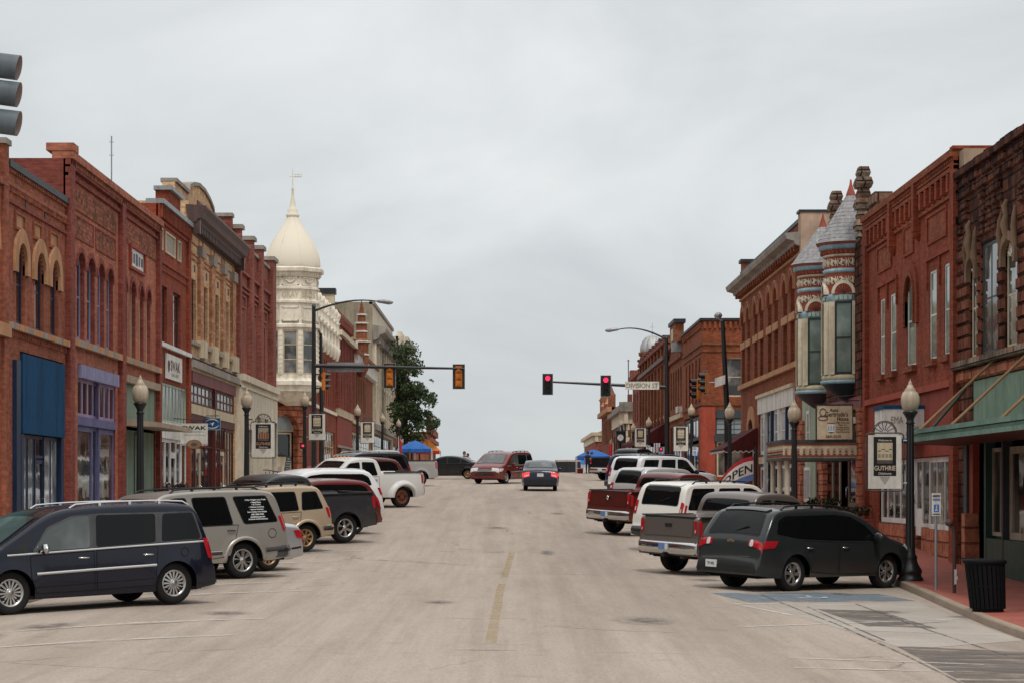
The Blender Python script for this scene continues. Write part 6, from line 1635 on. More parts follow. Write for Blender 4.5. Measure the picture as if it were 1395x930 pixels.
def common(root,car,wheels,paintm):
    underbody(root,car);set_wheels(root,car,*wheels)
def rails(root,car,x0,x1,m,h=.07,cross=(),yk=.86):
    mb=MB()
    for q in(1,-1):
        y=lambda x:q*car.side(x,car.top(x)-car.r)*yk
        pts=[(x0,y(x0),car.top(x0)+.0),(x0+.12,y(x0+.12),car.top(x0+.12)+h)]+[(x0+.12+(x1-x0-.24)*k/6,y(x0+.12+(x1-x0-.24)*k/6),car.top(x0+.12+(x1-x0-.24)*k/6)+h)for k in range(1,7)]+[(x1,y(x1),car.top(x1)+.0)]
        mb.tube(pts,.02,m,6)
        for k in range(1,4):x=x0+(x1-x0)*k/4;mb.bar((x,y(x),car.top(x)-.02),(x,y(x),car.top(x)+h),.05,.04,m)
    for x in cross:mb.bar((x,-car.W*.72,car.top(x)+h+.02),(x,car.W*.72,car.top(x)+h+.02),.06,.03,m)
    return mb.build('roof_rack',root,False)
def lamp_corner(root,car,z0,z1,xf,yin,m,name='tail_light',end='rear',extra=None,both=(1,-1)):
    """corner lamp wrapping from the side on to the end of the body"""
    for q in both:
        mb=MB();xe=car.at(car.l_rear((z0+z1)/2)if end=='rear' else car.l_front((z0+z1)/2))[0][0]
        s=1 if end=='rear' else-1
        def xs(z):return(car.at(car.l_rear(z)if end=='rear' else car.l_front(z))[0][0])
        pts=[(xs(z0)+s*.03,z0),(xs(z0)+s*(.03+xf*.8),z0+.02),(xs(z1)+s*(.03+xf),z1),(xs(z1)+s*.03,z1)]
        car.spoly(mb,pts,m,.016,(q,),.04,m)
        l0,l1=(car.l_rear(z0),car.l_rear(z1))if end=='rear' else(car.l_front(z0),car.l_front(z1))
        ya=min(car.wid(xs(z0)+s*.02,z0),car.wid(xs(z1)+s*.02,z1))-.0
        car.tpoly(mb,[(l0,q*yin),(l0,q*ya),(l1,q*ya),(l1,q*yin)],m,.018,.03,3,m)
        if extra:
            zc=z0+(z1-z0)*extra[1];car.tpoly(mb,[(l0+(l1-l0)*extra[1],q*(yin+.03)),(l0+(l1-l0)*extra[1],q*(ya-.04)),(l0+(l1-l0)*extra[2],q*(ya-.04)),(l0+(l1-l0)*extra[2],q*(yin+.03))],extra[0],.022,.02)
        mb.build(name,root,False)
def rear_bumper(o,c,m,pm):
    mb=MB();rows=[];w_=c.W*.985
    for k in range(17):
        t=-1+k/8;y=w_*max(-1,min(1,t*1.22));over=max(0,abs(t)-.82)/.18;xo=c.x0-.07+.09*abs(y/w_)**5+.34*over
        rows.append([(xo+.05,y,.42),(xo,y,.46),(xo-.012,y,.60),(xo+.01,y,.67),(xo+.13,y*.97,.69)])
    mb.grid(rows,m,True);b=mb.build('bumper',o,False);mb=MB()
    mb.grid([[(p[1][0]-.012,p[1][1]*1.004,.53),(p[1][0]-.02,p[1][1]*1.006,.55),(p[1][0]-.022,p[1][1]*1.006,.585),(p[1][0]-.014,p[1][1]*1.004,.605)]for p in rows],C_trim,True);mb.build('bumper_pad',b,False)
    mb=MB();r2=[]
    for q in(1,-1):
        for i,a in enumerate(c.ax):mb.grid([[(a+r_*math.cos(t),q*(c.wid(a+r_*math.cos(t),min(c.belt-.02,c.rw+r_*math.sin(t)))+o_),c.rw*.98+r_*math.sin(t))for r_,o_ in((c.ra-.005,-.02),(c.ra-.002,.022),(c.ra+.05,.028),(c.ra+.075,.0))]for t in[math.pi*(.02+.96*j/20)for j in range(21)]],pm,True)
        c.sline(mb,[(c.ax[0]+c.ra+.1,.585),(0,.57),(c.ax[1]-c.ra-.1,.575)],.10,C_trimg,.02,(q,));c.sline(mb,[(c.ax[0]+c.ra+.1,.61),(0,.595),(c.ax[1]-c.ra-.1,.6)],.025,M_chrome,.026,(q,))
        c.sline(mb,[(c.x0+.1,.62),(c.ax[0]-c.ra-.08,.59)],.10,C_trimg,.02,(q,))
    mb.build('side_moulding',o,False)
# ---------------------------------------------------------------- body families
def minivan(label,col,x,d,head,spec=None,lit=False):
    o=thing('minivan',label,'minivan');pm=carpaint('paint_'+col[0],col[1],*col[2:])
    prof=[(-2.545,.36),(-2.54,.66),(-2.47,.71),(-2.43,.98),(-2.37,1.16),(-2.27,1.48),(-2.18,1.66),(-2.0,1.73),(-1.3,1.765),(-.3,1.765),(.45,1.73),(.88,1.62),(1.72,1.13),(1.95,1.05),(2.28,.95),(2.44,.82),(2.52,.62),(2.53,.36)]
    prof=[(x_+.16*max(0,min(1,(-1.9-x_)/.3)),z_)for x_,z_ in prof]
    c=Car(prof,1.98,1.05,(-1.54,1.54),.40,.362,.24,.2,.11,.12)
    c.body(pm,pm).build('body',o,False)
    common(o,c,(.362,.23,16 if not lit else 7,C_rim,'multi'),pm)
    gs=C_gtint;gf=C_glight
    band(o,c,[(-2.11,1.11),(-1.2,1.075),(1.18,1.015),(.86,1.42),(.38,1.60),(-.1,1.625),(-1.3,1.61),(-1.99,1.61)],C_trimg)
    windows(o,c,[[(-2.06,1.13),(-1.28,1.10),(-1.36,1.58),(-1.95,1.58)],[(-1.16,1.095),(-.02,1.06),(-.08,1.60),(-1.22,1.585)],([(.1,1.055),(1.16,1.03),(.82,1.40),(.36,1.57),(.05,1.595)],gf)],gs)
    mb=MB();c.spoly(mb,[(1.24,1.03),(1.62,1.01),(1.22,1.24)],C_trim,.008,rnd=.03);c.sline(mb,[(-2.2,1.075),(-1.2,1.055),(0,1.025),(1.2,.995),(1.62,.985)],.035,M_chrome,.014);mb.build('belt_trim',o,False)
    doors(o,c,[[(-1.12,.36),(-.02,.33),(-.02,1.0),(-1.2,1.03),(-1.16,.7)],[(.03,.33),(1.1,.33),(1.2,.6),(1.2,.96),(.03,.995)]],pm,.885,M_chrome)
    mb=MB();c.sline(mb,[(-1.15,.70),(0,.68),(1.1,.655)],.05,M_chrome,.022);mb.build('door_moulding',o,False)
    screen(o,c,c.l_x(.93),c.l_x(1.74),.62,.80,C_glight,'windshield');screen(o,c,c.l_rear(1.12),c.l_rear(1.6),.72,.64,gs,'rear_window')
    lamp_corner(o,c,.76,1.13,.085,.74,C_red,'tail_light');lamp_corner(o,c,.68,.86,.34,.42,C_clear,'headlight','front')
    mb=MB();mb_l=c.l_front(.62);c.tpoly(mb,[(c.l_front(.76),-.45),(c.l_front(.76),.45),(c.l_front(.56),.5),(c.l_front(.56),-.5)],C_trim,.015,.04)
    for z in(.6,.66,.72):c.tpoly(mb,[(c.l_front(z),-.46),(c.l_front(z),.46),(c.l_front(z)+.018,.46),(c.l_front(z)+.018,-.46)],M_chrome,.022,.005)
    c.tpoly(mb,[(c.l_front(.5),-.6),(c.l_front(.5),.6),(c.l_front(.42),.6),(c.l_front(.42),-.6)],C_trim,.012,.03);mb.build('grille',o,False)
    mirror(o,c,1.02,1.03,M_chrome if not lit else pm)
    rails(o,c,-1.95,.35,M_chrome if not lit else C_trim,.05)
    mb=MB();c.tpoly(mb,[(c.l_rear(.62)-.1,-.85),(c.l_rear(.62)-.1,.85),(c.l_rear(.66),.86),(c.l_rear(.66),-.86)],C_trimg,.012,.02);c.sline(mb,[(-2.42,.36),(-2.0,.33)],.05,C_trim,.005);mb.build('bumper',o,False)
    plate(o,c,.86,0);settle(o,x,d,head);return o,c
def suv(label,col,x,d,head,kind='boxy',clad=None,rackm=C_trim,wheel=None,sc=1.0,lit=False,tint=C_gtint,cross=(),lampm=None,platem=None,split=None,tail=None):
    o=thing('suv',label,'suv');pm=carpaint('paint_'+col[0],col[1],*col[2:])
    if kind=='boxy':
        prof=[(-2.66,.42),(-2.655,.64),(-2.58,.70),(-2.565,1.0),(-2.50,1.22),(-2.36,1.72),(-2.24,1.85),(-1.9,1.90),(-.6,1.92),(.3,1.88),(.58,1.78),(1.12,1.25),(1.3,1.2),(2.1,1.13),(2.32,1.02),(2.37,.62),(2.38,.42)]
        c=Car(prof,2.0,1.16,(-1.47,1.47),.46,.385,.36,.15,.065,.07)
        wins=[[(-2.33,1.20),(-1.50,1.18),(-1.27,1.76),(-2.08,1.755)],[(-1.2,1.18),(-.36,1.175),(-.26,1.765),(-1.06,1.76)],[(-.16,1.18),(.94,1.17),(.42,1.69),(.2,1.75),(-.1,1.765)]]
        drs=[[(-1.12,.5),(-.26,.42),(-.26,1.15),(-1.34,1.16),(-1.26,.9)],[(-.2,.42),(.95,.42),(.98,1.1),(-.2,1.15)]];ws=(.60,1.14,.62,.76);rw=(1.27,1.72,.7,.66);wl=(.385,.26,8,C_rim,'multi');hz=1.04;rk=(-2.0,.2);tl=(.98,1.32,.07,.84)
    elif kind=='jeep':
        prof=[(-2.2,.45),(-2.195,.66),(-2.12,.71),(-2.10,1.0),(-2.04,1.16),(-1.86,1.56),(-1.74,1.68),(-1.4,1.72),(-.4,1.73),(.3,1.69),(.52,1.6),(1.05,1.12),(1.25,1.07),(2.0,.98),(2.16,.88),(2.2,.6),(2.21,.44)]
        c=Car(prof,1.84,1.05,(-1.32,1.33),.43,.36,.36,.2,.08,.08)
        wins=[[(-1.84,1.12),(-1.2,1.1),(-1.26,1.55),(-1.68,1.55)],[(-1.08,1.1),(-.3,1.09),(-.3,1.58),(-1.02,1.57)],[(-.18,1.09),(.85,1.08),(.36,1.53),(-.18,1.58)]]
        drs=[[(-.98,.5),(-.26,.42),(-.26,1.04),(-1.16,1.05),(-1.12,.85)],[(-.2,.42),(.85,.42),(.9,1.0),(-.2,1.04)]];ws=(.54,1.07,.58,.7);rw=(1.15,1.56,.64,.58);wl=(.36,.24,10,C_rim,'multi');hz=.93;rk=(-1.6,.2);tl=(.86,1.14,.09,.7)
    else:
        prof=[(-2.60,.40),(-2.595,.60),(-2.52,.72),(-2.485,.98),(-2.42,1.14),(-2.20,1.48),(-2.06,1.66),(-1.85,1.725),(-1.1,1.775),(-.2,1.77),(.42,1.70),(.8,1.56),(1.55,1.13),(1.8,1.08),(2.2,.98),(2.42,.85),(2.52,.62),(2.53,.38)]
        c=Car(prof,1.99,1.08,(-1.5,1.52),.43,.385,.30,.24,.14,.15)
        wins=[[(-2.02,1.24),(-1.35,1.15),(-1.30,1.56),(-1.72,1.58),(-1.92,1.48)],[(-1.26,1.14),(-.22,1.1),(-.25,1.6),(-1.22,1.575)],[(-.12,1.095),(1.12,1.09),(.72,1.38),(.3,1.56),(-.15,1.605)]]
        drs=[[(-1.02,.42),(-.17,.36),(-.17,1.04),(-1.25,1.09),(-1.2,.8)],[(-.12,.36),(1.08,.36),(1.16,.6),(1.16,1.02),(-.12,1.04)]];ws=(.82,1.58,.6,.78);rw=(1.17,1.6,.74,.62);wl=(.385,.25,6,C_rim,'multi');hz=.93;rk=(-1.75,.2);tl=(.915,1.085,.36,.54)
    c.body(pm,clad,.52,split).build('body',o,False);common(o,c,wheel or wl,pm)
    if kind=='round':band(o,c,[(-2.06,1.23),(-1.4,1.13),(-.2,1.085),(1.16,1.075),(.76,1.40),(.32,1.585),(-.2,1.63),(-1.2,1.61),(-1.74,1.60),(-1.97,1.5)],C_gtint)
    windows(o,c,wins,tint)
    doors(o,c,drs,pm if not split else pm,hz,M_chrome if kind=='round' else(C_trim if kind=='boxy' else pm))
    screen(o,c,c.l_x(ws[0]),c.l_x(ws[1]),ws[2],ws[3],C_glight if tint is not C_gtint else C_gtint,'windshield');screen(o,c,c.l_rear(rw[0]),c.l_rear(rw[1]),rw[2],rw[3],tint,'rear_window')
    tl=tail or tl;lamp_corner(o,c,tl[0],tl[1],tl[2],tl[3],lampm or C_red,'tail_light',extra=(C_clear,.2,.5)if kind!='round' else None)
    lamp_corner(o,c,c.belt-.3,c.belt-.12,.2,.5,C_clear,'headlight','front')
    mb=MB();c.tpoly(mb,[(c.l_front(c.belt-.12),-.48),(c.l_front(c.belt-.12),.48),(c.l_front(c.belt-.32),.48),(c.l_front(c.belt-.32),-.48)],C_trim,.014,.03);mb.build('grille',o,False)
    mirror(o,c,ws[1]-.25 if kind!='round' else 1.0,c.belt+.03,pm if kind=='round' else C_trim,1.1)
    if rackm:rails(o,c,rk[0],rk[1],rackm,.06,cross)
    mb=MB();zb=c.pr[0][1]
    c.tpoly(mb,[(.015,-c.W*.86),(.015,c.W*.86),(.13,c.W*.88),(.13,-c.W*.88)],C_trim,.012,.03)
    (mb.build('bumper',o,False)if kind=='round' else None)
    mb=MB();c.tpoly(mb,[(c.l_rear(rw[1])+.05,-rw[3]),(c.l_rear(rw[1])+.05,rw[3]),(c.l_rear(rw[1])+.22,rw[3]+.02),(c.l_rear(rw[1])+.22,-rw[3]-.02)],pm,.03,.05,3,pm);mb.build('spoiler',o,False)
    if kind!='round':rear_bumper(o,c,clad or(C_trimg if kind=='boxy' else pm),pm)
    mb=MB();(xq,zq),_=c.at(c.l_rear(rw[0]+.06));mb.bar((xq-.03,-.02,zq),(xq+.02,-.38,zq+.13),.02,.02,C_trim);mb.build('wiper',o,False)
    settle(o,x,d,head,sc);return o,c
def pickup(label,col,x,d,head,cab='crew',wheel=None,dual=False,chrome=True,lampm=C_red,platem=C_plate,tint=C_gtint,clad=None):
    o=thing('pickup_truck',label,'pickup truck');pm=carpaint('paint_'+col[0],col[1],*col[2:])
    xb=-.78 if cab=='crew' else-.95
    prof=[(-2.84,.62),(-2.835,.80),(-2.79,.82),(-2.78,1.30),(-2.76,1.35),(-2.70,1.36),(xb-.02,1.36),(xb,1.38),(xb+.1,1.72),(xb+.2,1.86),(xb+.45,1.92),(.35,1.92),(.72,1.80),(1.35,1.28),(1.5,1.22),(2.4,1.15),(2.62,1.02),(2.68,.7),(2.70,.48)]
    c=Car(prof,2.02,1.2,(-1.78,1.82),.47,.40,.40,.17,.085,.07,bed=(-2.72,xb-.03,.78))
    c.body(pm,clad,.52).build('body',o,False);common(o,c,wheel or(.40,.27,6,C_rim,'multi'),pm)
    if cab=='crew':wins=[[(xb+.2,1.27),(.08,1.26),(.08,1.76),(xb+.34,1.74)],[(.22,1.26),(1.18,1.24),(.66,1.70),(.22,1.76)]];drs=[[(xb+.12,.5),(.1,.46),(.1,1.2),(xb+.12,1.21)],[(.16,.46),(1.2,.46),(1.25,1.16),(.16,1.2)]]
    else:wins=[[(xb+.22,1.27),(-.3,1.26),(-.3,1.76),(xb+.34,1.74)],[(-.16,1.26),(1.18,1.24),(.66,1.70),(-.16,1.76)]];drs=[[(-.22,.46),(1.2,.46),(1.25,1.16),(-.22,1.2)]]
    windows(o,c,wins,tint);doors(o,c,drs,pm,1.08,M_chrome if chrome else C_trim)
    screen(o,c,c.l_x(.74),c.l_x(1.38),.66,.8,C_gtint,'windshield');l0,l1=c.l_x(xb+.02),c.l_x(xb+.12);screen(o,c,l0+.02,l1-.02,.78,.70,tint,'rear_window')
    lamp_corner(o,c,.92,1.28,.1,.85,lampm,'tail_light',extra=(C_clear,.08,.3));lamp_corner(o,c,.84,1.04,.2,.55,C_clear,'headlight','front')
    mb=MB();c.tpoly(mb,[(c.l_front(1.04),-.52),(c.l_front(1.04),.52),(c.l_front(.74),.52),(c.l_front(.74),-.52)],M_chrome,.012,.05);mb.build('grille',o,False)
    mb=MB();rows=[]
    for k in range(13):
        y=-.98+1.96*k/12;q=abs(y)/.98;xo=-2.94+.12*q**4;rows.append([(xo+.02,y,.50),(xo-.01,y,.54),(xo-.01,y,.74),(xo+.03,y,.78),(xo+.14,y,.78)])
    mb.grid(rows,M_chrome if chrome else C_trimg,True);mb.build('bumper',o,False)
    # tailgate panel with its latch
    mb=MB();la,lb=c.l_rear(.86),c.l_rear(1.31);c.tpoly(mb,[(la,-.8),(la,.8),(lb,.8),(lb,-.8)],pm,.012,.05,3,C_trim)
    t=mb.build('tailgate',o,False);mb=MB();(xq,zq),_=c.at(c.l_rear(1.16));mb.box(xq-.03,xq+.03,-.11,.11,1.12,1.2,C_trim);mb.build('handle',t,False)
    mb=MB()
    for q in(1,-1):mb.box(-2.7,xb-.1,q*(c.side(-2,1.3))-.05,q*(c.side(-2,1.3))+.03,1.35,1.385,C_trim)
    mb.build('bed_rail',o,False)
    mb=MB();(xq,_),_=c.at(c.l_rear(1.3));mb.box(xq-.012,xq+.1,-.82,.82,1.33,1.38,C_trim);mb.build('bed_cap',o,False)
    mirror(o,c,1.05,1.24,C_trim if not chrome else pm,1.3);plate(o,c,.66,0,platem,None,.13)
    mb=MB();mb.tube([(-2.6,-.45,.42),(-2.85,-.5,.42)],.035,C_trimg,8);mb.box(-2.98,-2.75,-.06,.06,.42,.5,C_trim);mb.build('tow_hitch',o,False)
    settle(o,x,d,head);return o,c
def sedan(label,col,x,d,head,wheel=None,lit=False,kind='sedan',tint=C_gtint,txt=None):
    o=thing('car',label,'car');pm=carpaint('paint_'+col[0],col[1],*col[2:])
    if kind=='sedan':prof=[(-2.27,.36),(-2.265,.62),(-2.22,.86),(-2.14,1.0),(-1.72,1.06),(-1.5,1.10),(-1.0,1.34),(-.62,1.42),(-.1,1.46),(.35,1.42),(.62,1.33),(1.3,.99),(1.5,.95),(2.0,.84),(2.2,.70),(2.27,.5),(2.28,.34)]
    else:prof=[(-2.25,.36),(-2.245,.6),(-2.2,.88),(-2.1,.98),(-1.8,1.03),(-1.1,1.25),(-.6,1.36),(-.1,1.39),(.3,1.35),(.6,1.25),(1.25,.95),(1.5,.92),(2.05,.8),(2.25,.62),(2.28,.34)]
    c=Car(prof,1.77,.96,(-1.33,1.36),.365,.315,.22,.3,.12,.13)
    c.body(pm).build('body',o,False);common(o,c,wheel or(.315,.2,8,C_rim,'multi'),pm)
    zt=1.33 if kind=='sedan' else 1.26
    windows(o,c,[[(-1.42,1.03),(-.92,1.01),(-.92,zt-.1),(-1.14,1.17)],[(-.86,1.01),(-.08,.99),(-.08,zt+.03),(-.62,zt-.02),(-.86,zt-.08)],([(.0,.99),(1.02,.965),(.55,1.24 if kind=='sedan' else 1.16),(.2,zt),(.0,zt+.03)],C_glight if tint is not C_gtint else tint)],tint)
    doors(o,c,[[(-.9,.36),(-.05,.32),(-.05,.94),(-1.2,.97),(-1.0,.66)],[(0,.32),(1.0,.34),(1.06,.6),(1.06,.92),(0,.94)]],pm,.84,pm)
    screen(o,c,c.l_x(.64),c.l_x(1.3),.55,.68,C_glight,'windshield');screen(o,c,c.l_x(-1.48),c.l_x(-.98),.62,.52,C_glight if lit else tint,'rear_window')
    lamp_corner(o,c,.68,.88,.2,.52,C_redlit if lit else C_red,'tail_light',extra=(C_clear,.1,.35));lamp_corner(o,c,.56,.72,.3,.42,C_clear,'headlight','front')
    mb=MB();c.tpoly(mb,[(c.l_front(.62),-.36),(c.l_front(.62),.36),(c.l_front(.5),.36),(c.l_front(.5),-.36)],C_trim,.014,.03);mb.build('grille',o,False)
    mb=MB();c.tpoly(mb,[(.02,-.72),(.02,.72),(c.l_rear(.5),.74),(c.l_rear(.5),-.74)],C_trim if lit else pm,.012,.04);c.sline(mb,[(-1.9,.46),(-2.2,.48)],.05,C_trim,.006);mb.build('bumper',o,False)
    mirror(o,c,.92,.97,pm,.8);plate(o,c,.78,0,C_plate,txt);settle(o,x,d,head);return o,c
# ================================================================== the vehicles in the street
HL,HR=R(128),R(-50)
def axle(car_x,head,x,d):
    return x,d
def at_rear(x,d,head,ax,half):
    """centre so that the wheel at local (ax, half) stands on the road at (x, d)"""
    f=(-math.sin(head),math.cos(head));l=(-f[1],f[0])
    return x-f[0]*ax-l[0]*half,d-f[1]*ax-l[1]*half
def px(p,d):return(p-690)*d/F
RANDOM=random.Random(11);random.seed(11)
# --- left row, nearest first (their left side faces the viewer)
x,d=at_rear(px(238,38.4),38.4,HL,-1.54,.9)
o,c=minivan('dark blue minivan parked nearest at the left kerb',('dark_blue',(.0035,.0052,.0155),.0,.26,.05),x,d,HL)
mb=MB();c.sline(mb,[(-1.72+.075*math.cos(k*.3142),.90+.075*math.sin(k*.3142))for k in range(21)],.012,C_under,.006,(1,));mb.build('fuel_cap',o,False);mb=MB();c.sline(mb,[(-1.1,.47),(0,.45),(1.12,.43)],.02,C_under,.004,(1,-1));mb.build('sill_trim',o,False)
x,d=at_rear(px(332,47.5),47.5,HL,-1.47,.92)
o,c=suv('pewter suv with white lettering on its rear side window, next to the blue minivan',('pewter',(.36,.335,.30),.5,.34,.5),x,d,HL,'boxy',wheel=(.385,.27,8,C_rim,'twin'))
mb=MB()
for k,(t_,w_)in enumerate((("3 Day Weight Loss Trials",.52),("• Meal Plans",.26),("• 5k Camps",.23),("• Wellness Coaching",.38),("• Sports Nutrition",.34),("Start a Healthy, Active Lifestyle",.48),("405-388-4925",.32),("absolutesweets.com",.36),("facebook.com/fitnesscamps",.48))):
    zc=1.68-k*.052;xc=-1.83+.06*(zc-1.45)
    y=c.side(xc,zc);tl=Vector((0,c.side(xc,zc+.02)-c.side(xc,zc-.02),.04)).normalized()
    letter(mb,t_,(xc,y+.014,zc),(-1,0,0),tl,w_,.034,C_plate,.0025)
mb.build('lettering',o,False)
mb=MB();c.sline(mb,[(-2.18+.1*math.cos(k*.3142),.95+.1*math.sin(k*.3142))for k in range(21)],.016,C_trimg,.008,(1,));mb.build('fuel_cap',o,False)
x,d=at_rear(px(367,50.4),50.4,HL,-1.33,.8)
o,c=sedan('silver sedan showing only its boot between the pewter suv and the tan suv',('silver',(.50,.51,.52),.6,.3,.3),x,d,HL,(.315,.2,9,C_gold,'multi'))
x,d=at_rear(px(417,57.6),57.6,HL,-1.32,.84)
o,c=suv('tan and beige suv with black roof rails parked behind the silver sedan',('champagne',(.47,.37,.26),.3,.36,.5),x,d,HL,'jeep',rackm=C_trim,cross=(-1.2,-.2),wheel=(.36,.24,8,C_gold,'multi'))
x,d=at_rear(px(471,61.5),61.5,HL,-1.78,.93)
o,c=pickup('dark grey pickup truck with flared wheel arches between the tan suv and a maroon suv',('charcoal',(.030,.032,.035),.1,.36,.2),x,d,HL,'crew',wheel=(.405,.28,6,C_rim,'multi'))
x,d=at_rear(px(489,66),66,HL,-1.5,.86)
o,c=suv('maroon suv whose roof and tail rise just beyond the dark grey pickup',('maroon',(.125,.014,.012),.1,.3,.25),x,d,HL,'round',rackm=None,sc=.92,tail=(.86,1.16,.1,.78))
x,d=at_rear(px(487,73),73,HL,-1.5,.9)
o,c=suv('white rounded crossover in the left row with dark rear window',('white',(.72,.73,.73),.0,.3,.25),x,d,HL,'round',rackm=None,tail=(.88,1.14,.1,.78))
x,d=at_rear(px(549,85.5),85.5,HL,-1.78,1.0)
o,c=pickup('white crew cab pickup truck with rusty dual rear wheels',('truck_white',(.66,.65,.62),.0,.4,.7),x,d,HL,'crew',wheel=(.41,.25,6,C_rust,'disc'),chrome=False)
mb=MB()
for q in(1,-1):
    mb2=MB();c.spoly(mb2,[(-2.5,.62),(-2.42,1.0),(-2.2,1.16),(-1.36,1.16),(-1.14,1.0),(-1.06,.62),(-1.22,.62),(-1.36,.88),(-1.78,1.0),(-2.2,.88),(-2.34,.62)],carpaint('paint_truck_white',()),.0,(q,),.05)if False else None
    rows=[]
    for k in range(15):
        t=math.pi*k/14;ca,sa=math.cos(t),math.sin(t)
        rows.append([(-1.78+r_*ca*1.05,q*(1.0+o_),.40+r_*sa*.95)for r_,o_ in((.47,.0),(.48,.17),(.56,.19),(.66,.08),(.70,-.02))])
    mb.grid(rows,MATS['paint_truck_white'],True)
mb.build('wheel_flare',o,False)
mb=MB()
for y in(-.5,-.25,0,.25,.5):mb.lathe([(.06,1.93),(.05,1.97),(0,1.99)],C_amber,(.45,y,.02),8)
mb.build('roof_marker',o,False)
x,d=at_rear(px(528,95),95,HL,-1.5,.92)
o,c=suv('brown maroon crossover behind the white crew cab pickup',('brown_maroon',(.10,.026,.020),.2,.3,.3),x,d,HL,'round',rackm=None,tail=(.9,1.1,.25,.66))
x,d=at_rear(px(534,101),101,HL,-1.5,.92)
o,c=suv('black suv with chrome roof rails at the cross street corner, left side',('black_left',(.016,.018,.022),.0,.3,.15),x,d,HL,'boxy',rackm=M_chrome)
x,d=px(462,116),116
o,c=sedan('bright red coupe waiting in the left arm of the cross street',('bright_red',(.30,.010,.014),.15,.28,.2),x,d,R(-84),None,False,'coupe')
x,d=at_rear(px(572,118),118,HL,-1.78,.93)
o,c=pickup('silver pickup truck with dark rear wheel on the left before the blue tent',('light_silver',(.46,.45,.43),.45,.36,.4),x,d,R(118),'crew')
# --- in the junction
o,c=sedan('black sedan crossing at the far left corner of the junction',('black_sedan',(.010,.011,.014),.0,.26,.12),px(613,139),139,R(78),(.315,.2,9,C_gold,'multi'))
o,c=minivan('red minivan driving towards the viewer in the middle of the junction',('red_van',(.155,.018,.016),.3,.3,.3),px(685,124.5),124.5,R(180-24),None,True)
o,c=sedan('dark blue sedan seen from behind with brake lights lit, driving away',('midnight',(.006,.008,.026),.0,.28,.06),px(736,109),109,R(-1),None,True)
# --- right row
x,d=at_rear(px(1080,46.6),46.6,HR,-1.5,-.92)
o,c=suv('dark grey crossover parked nearest at the right kerb by the blue bay',('graphite',(.026,.030,.031),.2,.3,.12),x,d,HR,'round',rackm=C_trim,wheel=(.385,.255,6,C_rim,'multi'))
for ob in[ch for ch in o.children if ch.name.startswith('tail_light')]:
    q=1 if sum(v.co.y for v in ob.data.vertices)>0 else-1
    mb=MB();l0,l1=c.l_rear(.93),c.l_rear(1.06);c.tpoly(mb,[(l0,q*.57),(l0,q*.69),(l1,q*.67),(l1,q*.59)],C_clear,.026,.06);mb.build('reversing_lens',ob,False)
mb=MB();(xq,zq),_=c.at(c.l_rear(1.06));mb.box(xq-.03,xq,-.1,.1,1.03,1.07,C_gold);mb.box(xq-.03,xq,-.05,.05,1.01,1.09,C_gold);mb.build('badge',o,False)
mb=MB();(xq,zq),_=c.at(c.l_rear(.75));mb.box(xq-.02,xq+.03,-.62,-.3,.735,.752,M_chrome);c.tpoly(mb,[(c.l_rear(.5),-.78),(c.l_rear(.5),-.6),(c.l_rear(.53),-.6),(c.l_rear(.53),-.78)],C_red,.03,.01);mb.build('bumper_trim',o,False)
plate(o,c,.56,.42,C_plate,"TP 492",.03)
x,d=at_rear(px(913,53.2),53.2,HR,-1.78,.95)
o,c=pickup('grey brown pickup truck with chrome bumper beside the dark grey crossover',('grey_brown',(.155,.13,.115),.45,.36,.45),x,d,HR,'extended',platem=C_plateb)
x,d=at_rear(px(899,62),62,HR,-1.5,.95)
o,c=suv('cream white suv with a tinted rear window between two pickup trucks',('cream_white',(.72,.70,.64),.0,.3,.25),x,d,HR,'boxy',rackm=C_trim);plate(o,c,.95,0)
x,d=at_rear(px(832,69.8),69.8,HR,-1.78,.95)
o,c=pickup('dark red crew cab pickup truck with chrome bumper on the right',('dark_red',(.115,.016,.012),.3,.3,.35),x,d,HR,'crew',platem=C_plateb)
mb=MB();(xq,zq),_=c.at(c.l_rear(1.14));mb.lathe([(.0,-.0),(.07,.0),(.06,.02),(0,.03)],M_chrome,(0,0,0),6,'x');mb.v=[(xq-.045-p[0],p[1],1.16+p[2]*1.2)for p in mb.v];mb.build('badge',o,False)
x,d=at_rear(px(852,84),84,HR,-1.33,.8)
o,c=suv('silver hatchback mostly hidden behind the dark red pickup truck',('pale_silver',(.55,.55,.55),.4,.3,.3),x,d,HR,'jeep',rackm=None)
x,d=at_rear(px(853,98),98,HR,-1.5,.92)
o,c=suv('bright white long suv parked beyond the dark red pickup truck',('bright_white',(.74,.75,.76),.0,.3,.25),x,d,HR,'boxy',rackm=None);plate(o,c,.95,0)
x,d=at_rear(px(848,103.5),103.5,HR,-1.5,.92)
o,c=suv('dark blue suv whose roof shows above the bright white suv',('dark_navy',(.008,.014,.038),.0,.3,.12),x,d,HR,'boxy',rackm=C_trim)
x,d=7.75,135
o,c=pickup('black pickup truck seen from behind beneath the far blue tent',('black_truck',(.008,.009,.011),.0,.28,.12),x,d,R(-46),'crew')
for o in list(bpy.data.objects):
    if o.parent is None and o.get('category')in('suv','minivan','pickup truck','car'):o['group']='vehicles driving in the junction' if 106<o.location.y and abs(o.location.x)<3.4 else 'vehicles parked at an angle along the kerbs'
